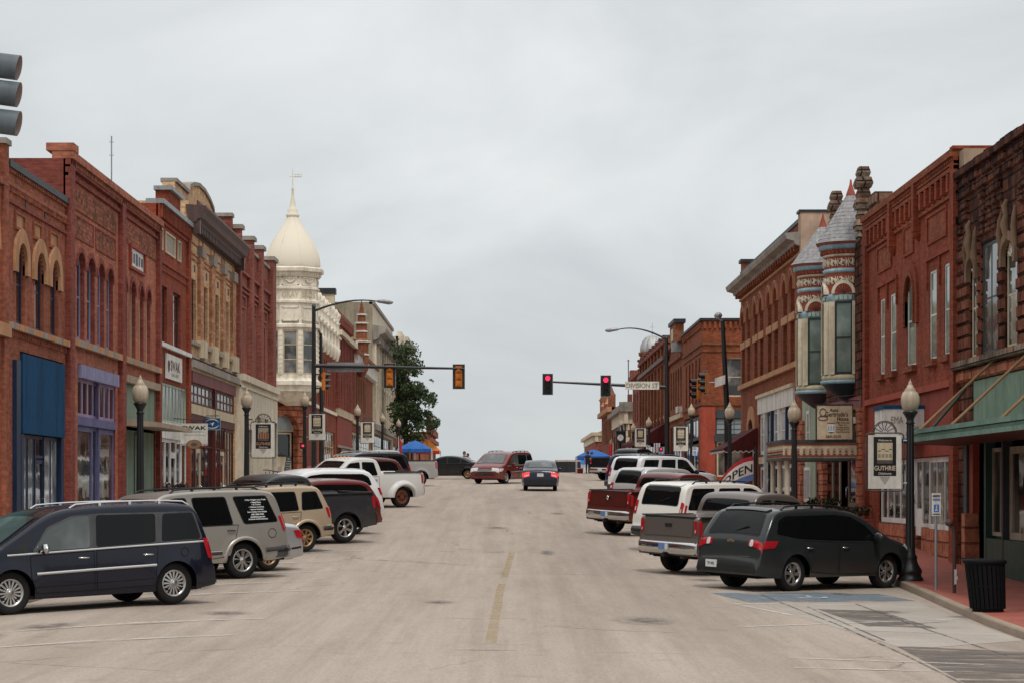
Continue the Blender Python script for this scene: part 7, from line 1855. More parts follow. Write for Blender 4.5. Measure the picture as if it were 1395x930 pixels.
# ================================================================== street furniture
P_iron=paint('lamp_iron',(.014,.014,.015),.38,spec=.5,weather=.3)
P_globe=paint('lamp_globe',(.50,.41,.30),.35,weather=.35)
P_board=paint('banner_board',(.66,.62,.55),.5,weather=.25)
P_frame=paint('banner_frame',(.09,.085,.08),.45,metal=.4,weather=.4)
P_orsig=paint('signal_amber_housing',(.55,.17,.02),.5,weather=.4)
P_galv=paint('galvanised',(.36,.37,.38),.45,metal=.4,weather=.6)
P_sigred=paint('signal_red_lit',(.7,.02,.05),.3,weather=0,emit=((1,.03,.10),1.6))
P_lensr=paint('lens_dark_amber',(.05,.025,.018),.2,weather=0)
P_lensg=paint('lens_dark_green',(.018,.035,.025),.2,weather=0)
P_pict=paint('picture_cream',(.55,.45,.30),.6,weather=.4)
P_picr=paint('picture_red',(.30,.085,.04),.6,weather=.4)
P_picd=paint('picture_dark',(.10,.085,.075),.6,weather=.3)
def street_lamp(x,d,ztop,label,banner=None,n=18):
    zb=walk_z(x,d);h=ztop-zb;o=thing('street_lamp',label,'street lamp',(x,d,zb),0,'black globe lamps along the pavements')
    hp=h-.74;mb=MB()
    mb.lathe([(.29,0),(.29,.07),(.25,.10),(.25,.18),(.27,.20),(.25,.26),(.19,.36),(.16,.44),(.15,.50),(.165,.53),(.12,.60),(.105,.75)],P_iron,(0,0,0),n,cap=False)
    rows=[]
    for z in(.75,hp-.28):
        r_=.105-.025*(z-.75)/(hp-1.03);rows.append([(r_*(1 if k%2 else .9)*math.cos(2*math.pi*k/24),r_*(1 if k%2 else .9)*math.sin(2*math.pi*k/24),z)for k in range(24)])
    mb.grid(rows,P_iron,False,closed=True)
    mb.lathe([(.08,hp-.28),(.11,hp-.26),(.08,hp-.22),(.085,hp-.16),(.13,hp-.08),(.17,hp-.02),(.17,hp+.01),(.1,hp+.02)],P_iron,(0,0,0),n,cap=False);mb.build('post',o,False)
    mb=MB();mb.lathe([(.11,hp),(.16,hp+.05),(.195,hp+.14),(.21,hp+.24),(.205,hp+.33),(.17,hp+.42),(.12,hp+.47),(.125,hp+.49),(.08,hp+.54),(.055,hp+.6),(.0,hp+.6)],P_globe,(0,0,0),20,cap=False);g=mb.build('globe',o,False)
    mb=MB();mb.lathe([(.06,hp+.58),(.04,hp+.62),(.045,hp+.65),(.015,hp+.68),(.0,hp+.74)],P_globe,(0,0,0),10,cap=False);mb.build('finial',g,False)
    return o
def banner(x,d,side,z1,w_,h,label,scene=0,arch=True,full=True):
    """framed sign hung from a lamp post at x, d; side -1 = to the left of the post"""
    xa=x+side*.14;xc=xa+side*(w_/2+.06);o=thing('banner_sign',label,'sign',(xc,d,z1-h),0,'framed town signs hung on the lamp posts')
    zt,zb=z1,z1-h;mb=MB();r_=.09;x0,x1=xc-w_/2-.05,xc+w_/2+.05
    pts=[]
    for cx_,cz,a0 in((x1-r_,zt+.05-r_,0),(x0+r_,zt+.05-r_,90),(x0+r_,zb-.05+r_,180),(x1-r_,zb-.05+r_,270)):
        for k in range(4):a=R(a0+30*k);pts.append((cx_+r_*math.cos(a),d,cz+r_*math.sin(a)))
    pts.append(pts[0]);mb.tube(pts,.017,P_frame,6)
    for z in(zt-.12,zb+.12):mb.tube([(xa-side*.06,d,z),(xa+side*.02,d,z)],.022,P_galv,6)
    for z in(zt,zb):mb.tube([(xc-w_*.45,d,z+.03),(xc-w_*.45,d,z-.01)],.01,P_frame,5);mb.tube([(xc+w_*.45,d,z+.03),(xc+w_*.45,d,z-.01)],.01,P_frame,5)
    if arch:
        ra=w_*.36
        for rr_ in(ra,ra*.9):mb.tube([(xc+rr_*math.cos(math.pi*k/14),d,zt+.05+rr_*math.sin(math.pi*k/14))for k in range(15)],.012,P_frame,5)
        for k in range(1,7):
            a=math.pi*k/7;mb.tube([(xc+.06*math.cos(a),d,zt+.05+.06*math.sin(a)),(xc+(ra*.5)*math.cos(a+.08),d,zt+.05+ra*.5*math.sin(a+.08)),(xc+ra*.9*math.cos(a),d,zt+.05+ra*.9*math.sin(a))],.009,P_frame,4)
    mb.build('frame',o)
    mb=MB();mb.box(xc-w_/2,xc+w_/2,d-.012,d+.012,zb,zt,P_board);b_=mb.build('board',o)
    mb=MB();y=d-.016;pw=w_*.34;pt,pb=zt-h*.03,zt-h*.76
    mb.box(xc-pw,xc+pw,y,y+.003,pb,pt,P_ink);qa,qb,q0,q1=xc-pw*.68,xc+pw*.68,zt-h*.53,zt-h*.14
    mb.box(qa,qb,y-.002,y,q0,q1,P_pict)
    # the pictured row of old shop fronts
    wq=qb-qa;hq=q1-q0;body=P_picr if scene else P_picd
    if scene:mb.box(qa,qb,y-.003,y-.001,q0+hq*.62,q1,P_grey)
    for k in range(4):
        a=qa+wq*(.04+.24*k);hh=q0+hq*(.58+.08*(k%2));mb.box(a,a+wq*.21,y-.004,y-.001,q0+hq*.16,hh,P_picr if scene else P_creamd);mb.box(a,a+wq*.21,y-.006,y-.003,hh,hh+hq*.04,P_picd)
        for j in range(3):mb.box(a+wq*(.025+.06*j),a+wq*(.055+.06*j),y-.006,y-.003,q0+hq*.28,q0+hq*.46,P_picd)
    mb.box(qa,qb,y-.005,y-.002,q0,q0+hq*.17,P_picd);mb.build('picture',b_)
    mb=MB()
    if full:letter(mb,"Welcome to",(xc,y-.004,zt-h*.095),(1,0,0),(0,0,1),pw*1.2,h*.036,P_board,.001)
    letter(mb,"GUTHRIE",(xc,y-.004,zt-h*.615),(1,0,0),(0,0,1),pw*1.86,h*.085,P_creamd if not scene else P_terr,.003)
    letter(mb,"Oklahoma",(xc,y-.004,zt-h*.715),(1,0,0),(0,0,1),pw*1.15,h*.042,P_board,.001);mb.build('lettering',b_)
    mb=MB()
    for k in range(5):
        for j in range(5-k):
            u=xc+(j-(4-k)/2)*w_*.06;z=pb-h*(.025+.03*k);mb.lathe([(0,0),(w_*.022,0)],P_stonecap,(0,0,0),5,'y')if False else mb.box(u-w_*.02,u+w_*.02,y,y+.003,z-h*.011,z+h*.011,P_stonecap)
    mb.build('crest',b_)
    return o
for(p,d,py,lab)in((191,55.9,509,'black globe lamp at the left kerb in front of the green boarded shop'),(336,79,527,'black globe lamp carrying a red pictured sign before the cream stone ground floor'),
                        (415,101,531,'black globe lamp beside the signal pole at the left corner of the junction'),(487,130,549,'black globe lamp first beyond the cross street on the left'),
                        (521,163,561,'black globe lamp second beyond the cross street on the left'),(543,186,569,'black globe lamp just left of the tree'),(561,214,582,'black globe lamp under the tree beside the blue tent'),(571.5,240,595,'small far globe lamp rising behind the blue tent on the left')):
    street_lamp(px(p,d),d,(665-py)*d/F,lab)
for(p,d,py,lab)in((1240,49,515,'black globe lamp nearest at the right kerb, carrying the large town sign'),(1082,68.8,542,'black globe lamp in front of the painted porch canopy'),(994,92,546,'black globe lamp in front of the maroon awning, on the right'),
                        (942,128.6,548,'black globe lamp at the far right corner with a town sign on its left'),(884,148,566,'black globe lamp beyond the far right corner, left of the blue parking sign'),(863,165,574,'black globe lamp between the post clock and a town sign on the right'),(833,218,596,'small far globe lamp near the end of the street on the right')):
    street_lamp(px(p,d),d,(665-py)*d/F,lab)
banner(px(1240,49),48.98,-1,1.19,.74,1.19,'large framed town sign on the nearest right lamp with arched ironwork')
banner(px(336,79),78.98,1,2.35,.80,1.2,'framed town sign with a red building picture on the left',1)
banner(px(415,101),100.98,1,3.42,.74,1.18,'framed town sign in front of the left signal pole',0,False)
banner(px(487,130),129.98,1,3.92,.78,1.2,'framed town sign beyond the cross street on the left',0)
banner(px(561,214),213.98,-1,6.2,.9,1.7,'far framed town sign above the blue tent',1,False)
banner(px(942,128.6),128.58,-1,3.62,.84,1.42,'framed town sign left of the far right corner lamp',0,False)
banner(px(884,148),147.98,-1,4.05,.74,1.22,'framed town sign beside the second lamp past the junction on the right',0,False)
# ---- traffic signals
def signal_head(o,c,face,lit=None,rear=False,plate=True,body=None,k=1.0):
    """three-lens head at centre c, lenses towards the unit vector face"""
    f=Vector(face).normalized();r_=f.cross(Vector((0,0,1))).normalized();c=Vector(c);up=Vector((0,0,1))
    def bx(mb,a0,a1,f0,f1,z0,z1,m):mb.hexa([c+r_*a0*k+f*f0*k+up*z0*k,c+r_*a1*k+f*f0*k+up*z0*k,c+r_*a1*k+f*f1*k+up*z0*k,c+r_*a0*k+f*f1*k+up*z0*k,c+r_*a0*k+f*f0*k+up*z1*k,c+r_*a1*k+f*f0*k+up*z1*k,c+r_*a1*k+f*f1*k+up*z1*k,c+r_*a0*k+f*f1*k+up*z1*k],m)
    mb=MB();hm=body or P_black
    bx(mb,-.17,.17,-.16,.0,-.53,.53,hm)
    for z in(-.35,0,.35):
        for i,rr_ in enumerate((.15,.11,.05)):bx(mb,-rr_,rr_,-.19-.03*i,-.15,z-rr_,z+rr_,hm)
    bd=mb.build('signal_body',o)
    if plate:
        mb=MB()
        for a0,a1,z0,z1 in((-.30,-.17,-.62,.62),(.17,.30,-.62,.62),(-.17,.17,.53,.62),(-.17,.17,-.62,-.53)):bx(mb,a0,a1,-.07,-.05,z0,z1,P_black)
        for a0,a1,z0,z1 in((-.315,-.295,-.635,.635),(.295,.315,-.635,.635),(-.3,.3,.615,.635),(-.3,.3,-.635,-.615)):bx(mb,a0,a1,-.072,-.048,z0,z1,P_galv)
        mb.build('backplate',o)
    for i,z in enumerate((.35,0,-.35)):
        cc=c+up*z*k;mb=MB();m=P_sigred if(i==0 and lit)else(P_lensr if i<2 else P_lensg)
        mb.face([cc+f*.012*k+(r_*math.cos(t)+up*math.sin(t))*.15*k for t in[2*math.pi*j/20 for j in range(20)]],m);l=mb.build('lens',o)
        mb=MB();rows=[]
        for(ff,top)in((0,0),(.30,1)):
            row=[]
            for j in range(17):
                t=R(-60+300*j/16);cut=0 if math.sin(t)>-.2 else .12
                row.append(cc+(r_*math.cos(t)+up*math.sin(t))*.165*k+f*(ff-(cut if top else 0))*k)
            rows.append(row)
        mb.grid(rows,P_black,True);rows2=[[p+(cc-p).normalized()*.0 for p in r]for r in rows]
        mb.build('visor',o)
def cobra(o,p,q,bend,m=P_black):
    p,q=Vector(p),Vector(q);mid=p.lerp(q,.55)+Vector((0,0,bend));pts=[p*(1-t)**2+mid*2*t*(1-t)+q*t*t for t in[k/8 for k in range(9)]]
    mb=MB();mb.tube(pts,[.06-.03*k/8 for k in range(9)],m,8);a=mb.build('lamp_arm',o)
    dr=(q-pts[-2]).normalized();dr.z=dr.z*.3;dr.normalize();s=dr.cross(Vector((0,0,1))).normalized();rows=[]
    for t,w_,h0,h1 in((0,.05,-.05,.05),(.12,.11,-.09,.08),(.35,.17,-.12,.1),(.6,.17,-.16,.08),(.78,.11,-.12,.03),(.84,.03,-.06,0)):
        c=q+dr*t;rows.append([c+s*(w_*math.cos(a_))+Vector((0,0,(h1 if math.sin(a_)>0 else-h0)*math.sin(a_)))for a_ in[2*math.pi*j/12 for j in range(12)]])
    mb=MB();mb.grid(rows,P_galv,True,closed=True);mb.face(rows[0],P_galv);mb.face(rows[-1],P_galv);mb.build('lamp_head',a)
# left mast, signals turned away from us
o=thing('traffic_signal','left mast arm signal seen from behind with two amber backed heads and a street light','traffic signal',(-9.8,112,.1))
mb=MB();zb=walk_z(-9,112)-.05;mb.tube([(-9.8,112,zb),(-9.8,112,4),(-9.8,112,9.25)],[.15,.13,.10],P_black,12);mb.lathe([(.24,zb),(.24,zb+.12),(.16,zb+.3)],P_black,(-9.8,112,0),12);mb.lathe([(.12,9.2),(.1,9.32),(0,9.36)],P_black,(-9.8,112,0),12);mb.build('pole',o)
mb=MB();mb.tube([(-9.8,112,6.25),(-2.15,112,6.1)],[.11,.055],P_black,10);mb.build('mast_arm',o)
for x in(-5.95,-2.43):signal_head(o,(x,112.2,5.75-(.05 if x>-3 else 0)),(0,1,0),body=P_orsig)
signal_head(o,(-9.2,111.8,5.45),(1,.1,0),plate=False,body=P_orsig,k=.85)
mb=MB();mb.tube([(-9.8,112,5.8),(-9.35,111.8,5.8)],.035,P_black,6);mb.tube([(-9.8,112,5.1),(-9.35,111.8,5.1)],.035,P_black,6);mb.build('bracket',o)
cobra(o,(-9.8,112,9.0),(-6.6,112,9.5),.45)
s=thing('street_sign','blank grey back of a street name sign behind the left mast arm','sign',(-8.2,112.2,6.1));mb=MB();mb.box(-9.15,-7.25,112.16,112.2,5.95,6.42,P_galv);mb.build('board',s)
mb=MB()
for x in(-8.8,-7.6):mb.box(x-.03,x+.03,112.05,112.17,6.05,6.32,P_galv)
mb.build('clamp',s)
o=thing('light_pole','tall black pole with a tilted lamp arm standing behind the left mast arm pole','street light',(-10.75,128,.4));mb=MB();mb.tube([(-10.75,128,.35),(-10.75,128,5),(-10.8,128,9.0)],[.15,.13,.1],P_black,10);mb.build('pole',o)
mb=MB();mb.tube([(-10.8,128,8.9),(-10.95,127.4,9.3),(-11.15,126.2,9.9)],[.07,.05,.04],P_black,8);mb.build('lamp_arm',o)
# right mast, red lights towards us
o=thing('traffic_signal','right mast arm signal with two red lit heads and a street light','traffic signal',(9.55,131,.5))
zb=walk_z(9,131)-.05;mb=MB();mb.tube([(9.55,131,zb),(9.55,131,4),(9.5,131,8.95)],[.16,.14,.11],P_black,12);mb.lathe([(.26,zb),(.26,zb+.12),(.17,zb+.3)],P_black,(9.55,131,0),12);mb.lathe([(.13,8.9),(.1,9.05),(0,9.1)],P_black,(9.5,131,0),12);mb.build('pole',o)
mb=MB();mb.tube([(9.52,131,6.02),(2.35,131,6.36)],[.12,.055],P_black,10);mb.build('mast_arm',o)
for x,z in((2.45,6.2),(5.9,6.1)):signal_head(o,(x,130.85,z),(0,-1,0),lit=True)
cobra(o,(9.5,131,8.85),(6.7,131,9.45),.55)
s=thing('street_sign','white street name sign reading DIVISION ST hung on the right mast arm','sign',(8.05,130.8,6.1));mb=MB();mb.box(7.05,9.07,130.78,130.82,5.88,6.36,P_sign);mb.build('board',s)
mb=MB();letter(mb,"DIVISION ST",(8.06,130.774,6.12),(1,0,0),(0,0,1),1.86,.27,P_grey,.012);mb.build('lettering',s)
mb=MB()
for a,c,z0,z1 in((7.05,9.07,5.88,5.9),(7.05,9.07,6.34,6.36),(7.05,7.07,5.9,6.34),(9.05,9.07,5.9,6.34)):mb.box(a,c,130.775,130.79,z0,z1,P_creamd)
mb.build('border',s)
# right near corner pole with side signals
o=thing('traffic_signal','tall black pole at the near right corner with a pair of side facing signal heads','traffic signal',(10.4,104,-.1))
mb=MB();zb=walk_z(9,104)-.05;mb.tube([(10.45,104,zb),(10.4,104,4),(10.2,104,7.9)],[.15,.13,.1],P_black,12);mb.lathe([(.24,zb),(.24,zb+.12),(.16,zb+.3)],P_black,(10.45,104,0),12);mb.build('pole',o)
mb=MB();mb.tube([(10.2,104,7.8),(10.05,104,8.05)],.05,P_galv,8);a=mb.build('lamp_arm',o)
mb=MB();rows=[[(9.97+w_*math.cos(t),104-dd,8.12+h*math.sin(t))for t in[2*math.pi*j/12 for j in range(12)]]for dd,w_,h in((-.3,.06,.05),(0,.17,.12),(.35,.19,.16),(.6,.12,.12),(.7,.02,.03))];mb.grid(rows,P_galv,True,closed=True);mb.build('lamp_head',a)
signal_head(o,(9.35,104,5.0),(-1,-.12,0),plate=True,body=P_orsig,k=.9);signal_head(o,(9.02,104.9,4.75),(-1,-.2,0),plate=False,body=P_orsig,k=.9)
mb=MB();mb.tube([(10.38,104,5.0),(9.4,104,5.0)],.035,P_galv,6);mb.tube([(9.4,104,5.2),(9.1,104.8,5.2)],.03,P_galv,6);mb.build('bracket',o)
s=thing('street_sign','small white sign plate turned aside on the near right corner pole','sign',(10.05,103.9,5.1));mb=MB();mb.hexa([(9.83,103.9,4.78),(10.27,103.5,4.92),(10.29,103.52,4.92),(9.85,103.92,4.78),(9.83,103.9,5.2),(10.27,103.5,5.34),(10.29,103.52,5.34),(9.85,103.92,5.2)],P_sign);mb.build('board',s)
# crossing lights low on the poles
for x,d,z,lab in((-9.32,100.8,1.95,'small red pedestrian signal under the left town sign'),(9.05,128.9,2.3,'small red pedestrian signal under the far right town sign')):
    o=thing('pedestrian_signal',lab,'pedestrian signal',(x,d,z));mb=MB();mb.box(x-.12,x+.12,d,d+.2,z-.13,z+.13,P_black);mb.build('signal_body',o);mb=MB();mb.box(x-.05,x+.05,d-.012,d,z-.03,z+.06,P_sigred);mb.build('lens',o);mb=MB();mb.box(x-.02,x+.02,d+.2,d+.5,z-.05,z+.05,P_black);mb.build('bracket',o)
# signal head hanging at the left edge of the frame (its mast stands outside the picture)
o=thing('traffic_signal','grey weathered signal visors pointing right at the top left edge of the photo','traffic signal',(-9.6,29,-1.8))
P_vis=paint('weathered_visor',(.13,.155,.175),.5,weather=1)
P_visin=paint('visor_inside',(.42,.33,.30),.7,weather=.5)
mb=MB();mb.tube([(-9.6,29,-2),(-9.6,29,7.2)],.12,P_black,10);mb.build('pole',o);mb=MB();mb.tube([(-9.6,29,6.6),(-6.95,29,6.6)],[.09,.06],P_black,8);mb.tube([(-6.98,29,6.6),(-6.98,29,5.75)],.03,P_black,6);mb.build('mast_arm',o)
mb=MB();mb.box(-7.07,-6.82,28.83,29.17,4.6,5.78,P_orsig);mb.build('signal_body',o)
for z in(5.545,5.19,4.81):
    mb=MB();rows=[]
    for xx,rr_,zz in((-6.82,.165,.035),(-6.45,.165,-.015)):
        row=[]
        for j in range(21):
            t=R(-70+320*j/20);cut=.07*max(0,-math.sin(t))+(0.03*(1-abs(math.sin(t))))
            row.append((xx+(.06-cut if xx>-6.6 else 0),29+rr_*math.cos(t)*.95,z+zz+rr_*math.sin(t)))
        rows.append(row)
    mb.grid(rows,P_vis,True)
    inn=[[(p[0]-.0015,29+(p[1]-29)*.95,z+(p[2]-z)*.95)for p in r]for r in rows];mb.grid(inn,P_visin,True);mb.grid([rows[1],inn[1]],P_vis,False);mb.build('visor',o)
    mb=MB();mb.face([(-6.805,29+.15*math.cos(t),z+.03+.15*math.sin(t))for t in[2*math.pi*j/18 for j in range(18)]],P_lensr);mb.build('lens',o)
# ---- hanging shop signs on the left
s=thing('hanging_sign','cream hanging board lettered SWAK with a brown oval below','sign',(-10.8,76,1.9))
mb=MB();d=76.0;x0,x1=px(246,d),px(283,d);mb.box(x0,x1,d-.02,d+.02,1.5,2.25,P_board);mb.build('board',s)
mb=MB();letter(mb,"SWAK",((x0+x1)/2,d-.026,2.1),(1,0,0),(0,0,1),.82,.13,P_ink,.006);letter(mb,"Art Gallery",((x0+x1)/2,d-.026,1.96),(1,0,0),(0,0,1),.7,.06,P_slate);letter(mb,"Gifts and Framing",((x0+x1)/2,d-.026,1.85),(1,0,0),(0,0,1),.7,.05,P_slate)
for k in range(12):u=x0+(x1-x0)*k/12;mb.face([(u,d-.024,1.53),(u+.04,d-.024,1.56),(u+.078,d-.024,1.53)],P_slate)
mb.build('lettering',s)
mb=MB();cx=(x0+x1)/2
for rr_,yy,m in((1.0,-.03,P_slate),(.92,-.036,P_rust),(.42,-.042,P_picd)):mb.face([(cx+.26*rr_*math.cos(t),d+yy,1.53+.16*rr_*math.sin(t))for t in[2*math.pi*j/24 for j in range(24)]],m)
mb.build('oval_plaque',s);mb=MB();mb.tube([(XL,d,2.42),(x1-.1,d,2.36)],.018,P_iron,6);mb.tube([(x0+.1,d,2.4),(x0+.1,d,2.24)],.01,P_iron,5);mb.tube([(x1-.15,d,2.37),(x1-.15,d,2.24)],.01,P_iron,5);mb.build('bracket',s)
s=thing('hanging_sign','blue hanging board with a white curved emblem','sign',(-11,84,2.5));d=84.0;x0,x1=px(277,d),px(300.5,d);P_sblue=paint('sign_blue',(.018,.075,.19),.5,weather=.2)
mb=MB();mb.box(x0,x1,d-.02,d+.02,2.24,2.7,P_sblue);mb.build('board',s)
mb=MB();cx,cz=(x0+x1)/2,2.47
for sg in(1,-1):mb.tube([(cx+.27*math.cos(t),d-.022,cz+sg*.0+.17*math.sin(t))for t in[sg*(.35+.3*k)for k in range(9)]],[.008,.015,.02,.022,.022,.02,.016,.012,.006],P_white,5)
mb.face([(cx-.14,d-.026,cz-.02),(cx+.1,d-.026,cz+.07),(cx+.02,d-.026,cz-.09),(cx-.02,d-.026,cz+.0)],P_white);mb.build('emblem',s)
mb=MB()
for a,c,z0,z1 in((x0,x1,2.24,2.26),(x0,x1,2.68,2.7),(x0,x0+.02,2.26,2.68),(x1-.02,x1,2.26,2.68)):mb.box(a,c,d-.026,d-.018,z0,z1,P_ltblue)
mb.tube([(XL,d,2.78),(x1-.05,d,2.78)],.016,P_iron,6);mb.tube([(cx,d,2.78),(cx,d,2.69)],.01,P_iron,5);mb.build('frame',s)
s=thing('hanging_sign','small red hanging board left of the lamp post before the cream stone wall','sign',(-11,95,2.6));d=95.0;x0,x1=px(328,d),px(335,d);mb=MB();mb.box(x0,x1,d-.02,d+.02,2.25,2.85,P_redp);mb.build('board',s);mb=MB();mb.tube([(XL,d,3.0),(x1+.3,d,3.0)],.018,P_iron,6);mb.tube([(x0+.1,d,3.0),(x0+.1,d,2.84)],.01,P_iron,5)
mb.tube([(x1+.3+.12*math.cos(t)-.1,d,3.0-.14+.12*math.sin(t))for t in[k*.5 for k in range(11)]],.012,P_iron,5);mb.build('bracket',s)
mb=MB();mb.box(x0+.04,x1-.04,d-.025,d-.02,2.38,2.44,P_white);mb.box(x0+.04,x1-.08,d-.025,d-.02,2.5,2.54,P_white);mb.build('emblem',s)
# ---- right pavement: parking signs, pipe post, litter bin
def parking_sign(x,d,z0,z1,label,w_=.19):
    o=thing('parking_sign',label,'sign',(x,d,walk_z(x,d)),0,'blue and white disabled parking signs');mb=MB();zb=walk_z(x,d)-.02;mb.tube([(x,d,zb),(x,d,z1-.05)],.03,P_galv,8);mb.build('post',o)
    mb=MB();mb.box(x-w_/2,x+w_/2,d-.05,d-.035,z0,z1,P_sign);b_=mb.build('board',o);h=z1-z0
    mb=MB();mb.box(x-w_*.28,x+w_*.28,d-.056,d-.05,z0+h*.18,z0+h*.5,P_sblue2);mb.box(x-w_*.42,x+w_*.42,d-.055,d-.05,z0+h*.06,z0+h*.1,P_slate);letter(mb,"PARKING",(x,d-.056,z0+h*.72),(1,0,0),(0,0,1),w_*.8,h*.09,P_sblue2,.002);letter(mb,"RESERVED",(x,d-.056,z0+h*.88),(1,0,0),(0,0,1),w_*.8,h*.09,P_dkgreen,.002)
    mb.lathe([(0,0),(0,0)],P_white,(0,0,0),3)if False else None
    mb.box(x-w_*.05,x+w_*.07,d-.06,d-.056,z0+h*.32,z0+h*.46,P_white);mb.box(x-w_*.14,x+w_*.12,d-.06,d-.056,z0+h*.22,z0+h*.3,P_white);mb.build('symbol',b_)
P_sblue2=paint('parking_blue',(.03,.14,.48),.4,weather=0)
parking_sign(px(1275,45.8),45.8,(665-702)*45.8/F,(665-671)*45.8/F,'blue and white disabled parking sign on a grey post by the nearest right lamp')
parking_sign(px(946,128),127.8,(665-620)*128/F,(665-608)*128/F,'blue and white disabled parking sign at the far right corner',.26)
parking_sign(px(883,146),146,(665-615)*146/F,(665-606)*146/F,'far blue and white disabled parking sign under a town sign',.28)
o=thing('pipe_post','rusty brown pipe post with a hooked top on the red pavement','post',(9.15,45,-2));x,d=px(1300,44.5),44.5;zb=walk_z(1,d)-.02;zt=(665-742)*d/F
mb=MB();mb.tube([(x,d,zb),(x,d,zt+.24),(x-.03,d,zt+.36),(x-.1,d,zt+.42)],.038,P_picr2 if False else P_brmetal,8);mb.lathe([(0,-.07),(.07,-.05),(.09,0),(.06,.06),(0,.08)],P_brmetal,(x-.1,d,zt+.45),10);mb.build('post',o)
mb=MB();mb.box(x-.01,x+.035,d-.06,d-.045,zb+.2,zb+.5,P_white);mb.box(x+.035,x+.06,d-.06,d-.045,zb+.3,zb+.36,P_white);mb.build('tag',o)
P_bin=paint('bin_black',(.006,.006,.007),.7,spec=.12,weather=0)
o=thing('litter_bin','black slatted litter bin leaning at the right kerb','litter bin',(px(1345,38.6),38.6,-2.1),0);mb=MB();n=26;x0,d0,zb=px(1346,38.6),38.6,walk_z(1,38.6)
lean=-.07
def bn(r_,t,z):return(x0+r_*math.cos(t)+lean*z,d0+r_*math.sin(t),zb+z)
for k in range(n):
    t0,t1=2*math.pi*(k+.12)/n,2*math.pi*(k+.88)/n
    mb.hexa([bn(.29,t0,.06),bn(.29,t1,.06),bn(.31,t1,.06),bn(.31,t0,.06),bn(.33,t0,.84),bn(.33,t1,.84),bn(.35,t1,.84),bn(.35,t0,.84)],P_bin)
mb.build('slats',o);mb=MB()
for z,r_ in((.08,.29),(.45,.318),(.8,.335)):mb.tube([bn(r_,2*math.pi*k/24,z)for k in range(25)],.014,P_bin,5)
rows=[[bn(r_,2*math.pi*k/24,z)for k in range(24)]for r_,z in((.33,.82),(.38,.86),(.385,.9),(.31,.93),(.24,.9),(.24,.5))];mb.grid(rows,P_bin,True,closed=True);mb.build('rim',o)
mb=MB();rows=[[bn(r_,2*math.pi*k/20,z)for k in range(20)]for r_,z in((.27,0.0),(.27,.06),(.265,.1),(.27,.82))];mb.grid(rows,C_under,True,closed=True);mb.face(rows[0],C_under);mb.build('liner',o)
# ---- OPEN flag
P_bin=paint('bin_black',(.006,.006,.007),.7,spec=.12,weather=0);P_fred=paint('flag_red',(.42,.03,.05),.8,weather=.2);P_fblue=paint('flag_blue',(.12,.19,.42),.8,weather=.3);P_fwhite=paint('flag_white',(.66,.62,.55),.8,weather=.2)
d=89.0;o=thing('flag','red white and blue flag reading OPEN on a pole by the maroon awning','flag',(px(1027,d),d,-.3));xp=px(1026,d);k_=d/F
def fl(u,v,off=0):
    top=(665-(621+2*u+34*u**2.2))*k_;bot=(665-(653+17*u))*k_-(.16*max(0,u-.75))
    return(xp-u*47*k_,d-.05-.10*math.sin(u*5.5+v)*u-off,bot+(top-bot)*v)
mb=MB();nu=20
for v0,v1,m in((0,.26,P_fblue),(.26,.82,P_fwhite),(.82,1,P_fred)):mb.grid([[fl(i/nu,v0+(v1-v0)*j/3)for j in range(4)]for i in range(nu+1)],m,True)
mb.build('cloth',o)
vs,fs,tw,th=glyphs("OPEN");mb=MB()
for rep in range(3):
    i0=len(mb.v)
    for x,y in vs:mb.v.append(fl(.46-x/tw*.86+(.006*(rep-1)),.52+y/th*.34,.012+.003*rep))
    for f in fs:mb.idx([i0+q for q in f],P_ink)
mb.build('lettering',o)
mb=MB();mb.tube([(xp,d,walk_z(1,d)-.02),(xp,d,(665-612)*k_)],.022,P_galv,8);mb.build('pole',o)
o=thing('awning_post','black post holding up the maroon awning beside the flag','post',(px(1030,93.5),93.5,-.3));mb=MB();xx=px(1030,93.5);mb.tube([(xx,93.5,walk_z(1,93.5)-.02),(xx,93.5,1.8)],.05,P_black,8);mb.lathe([(.1,walk_z(1,93.5)),(.1,walk_z(1,93.5)+.06),(.05,walk_z(1,93.5)+.12)],P_black,(xx,93.5,0),8);mb.build('post',o)
# ---- market tents
def tent(x,d,w_,zb,ze,zt,m,label,name='market_tent',edge=None):
    o=thing(name,label,'canopy tent',(x,d,zb));h=w_/2;mb=MB();e_=edge or m;n=8
    top=Vector((x,d,zt));cs=[Vector((x+sx*h,d+sy*h,ze))for sx,sy in((-1,-1),(1,-1),(1,1),(-1,1))]
    for a,b_ in zip(cs,cs[1:]+cs[:1]):
        rows=[]
        for i in range(n+1):
            t=i/n;rows.append([(a.lerp(b_,j/n).lerp(top,t)-Vector((0,0,-.05*math.sin(math.pi*t))))for j in range(n+1)])
        mb.grid(rows,m,True);q=Vector((0,0,-.28));mb.face([a,b_,b_+q,a+q],e_)
    mb.build('canopy',o)
    for c in cs:mb=MB();mb.box(c.x-.025,c.x+.025,c.y-.025,c.y+.025,zb,ze,P_white);mb.build('leg',o)
    return o
P_tblue=paint('tent_blue',(.025,.13,.42),.6,weather=.15);P_torange=paint('tent_orange',(.62,.22,.03),.7,weather=.15);P_tred=paint('tent_red',(.45,.03,.03),.7,weather=.1)
def tpx(p0,p1,d,pe,pt,m,label,edge=None):x0,x1=px(p0,d),px(p1,d);tent((x0+x1)/2,d,x1-x0,gz((x0+x1)/2,d),(665-pe)*d/F,(665-pt)*d/F,m,label,edge=edge)
tpx(542.5,588.5,172,611,599,P_tblue,'blue canopy tent on the left pavement by the tree')
tpx(566,600,205,613.5,598,P_torange,'orange canopy tent with red edge behind the blue tent',P_tred)
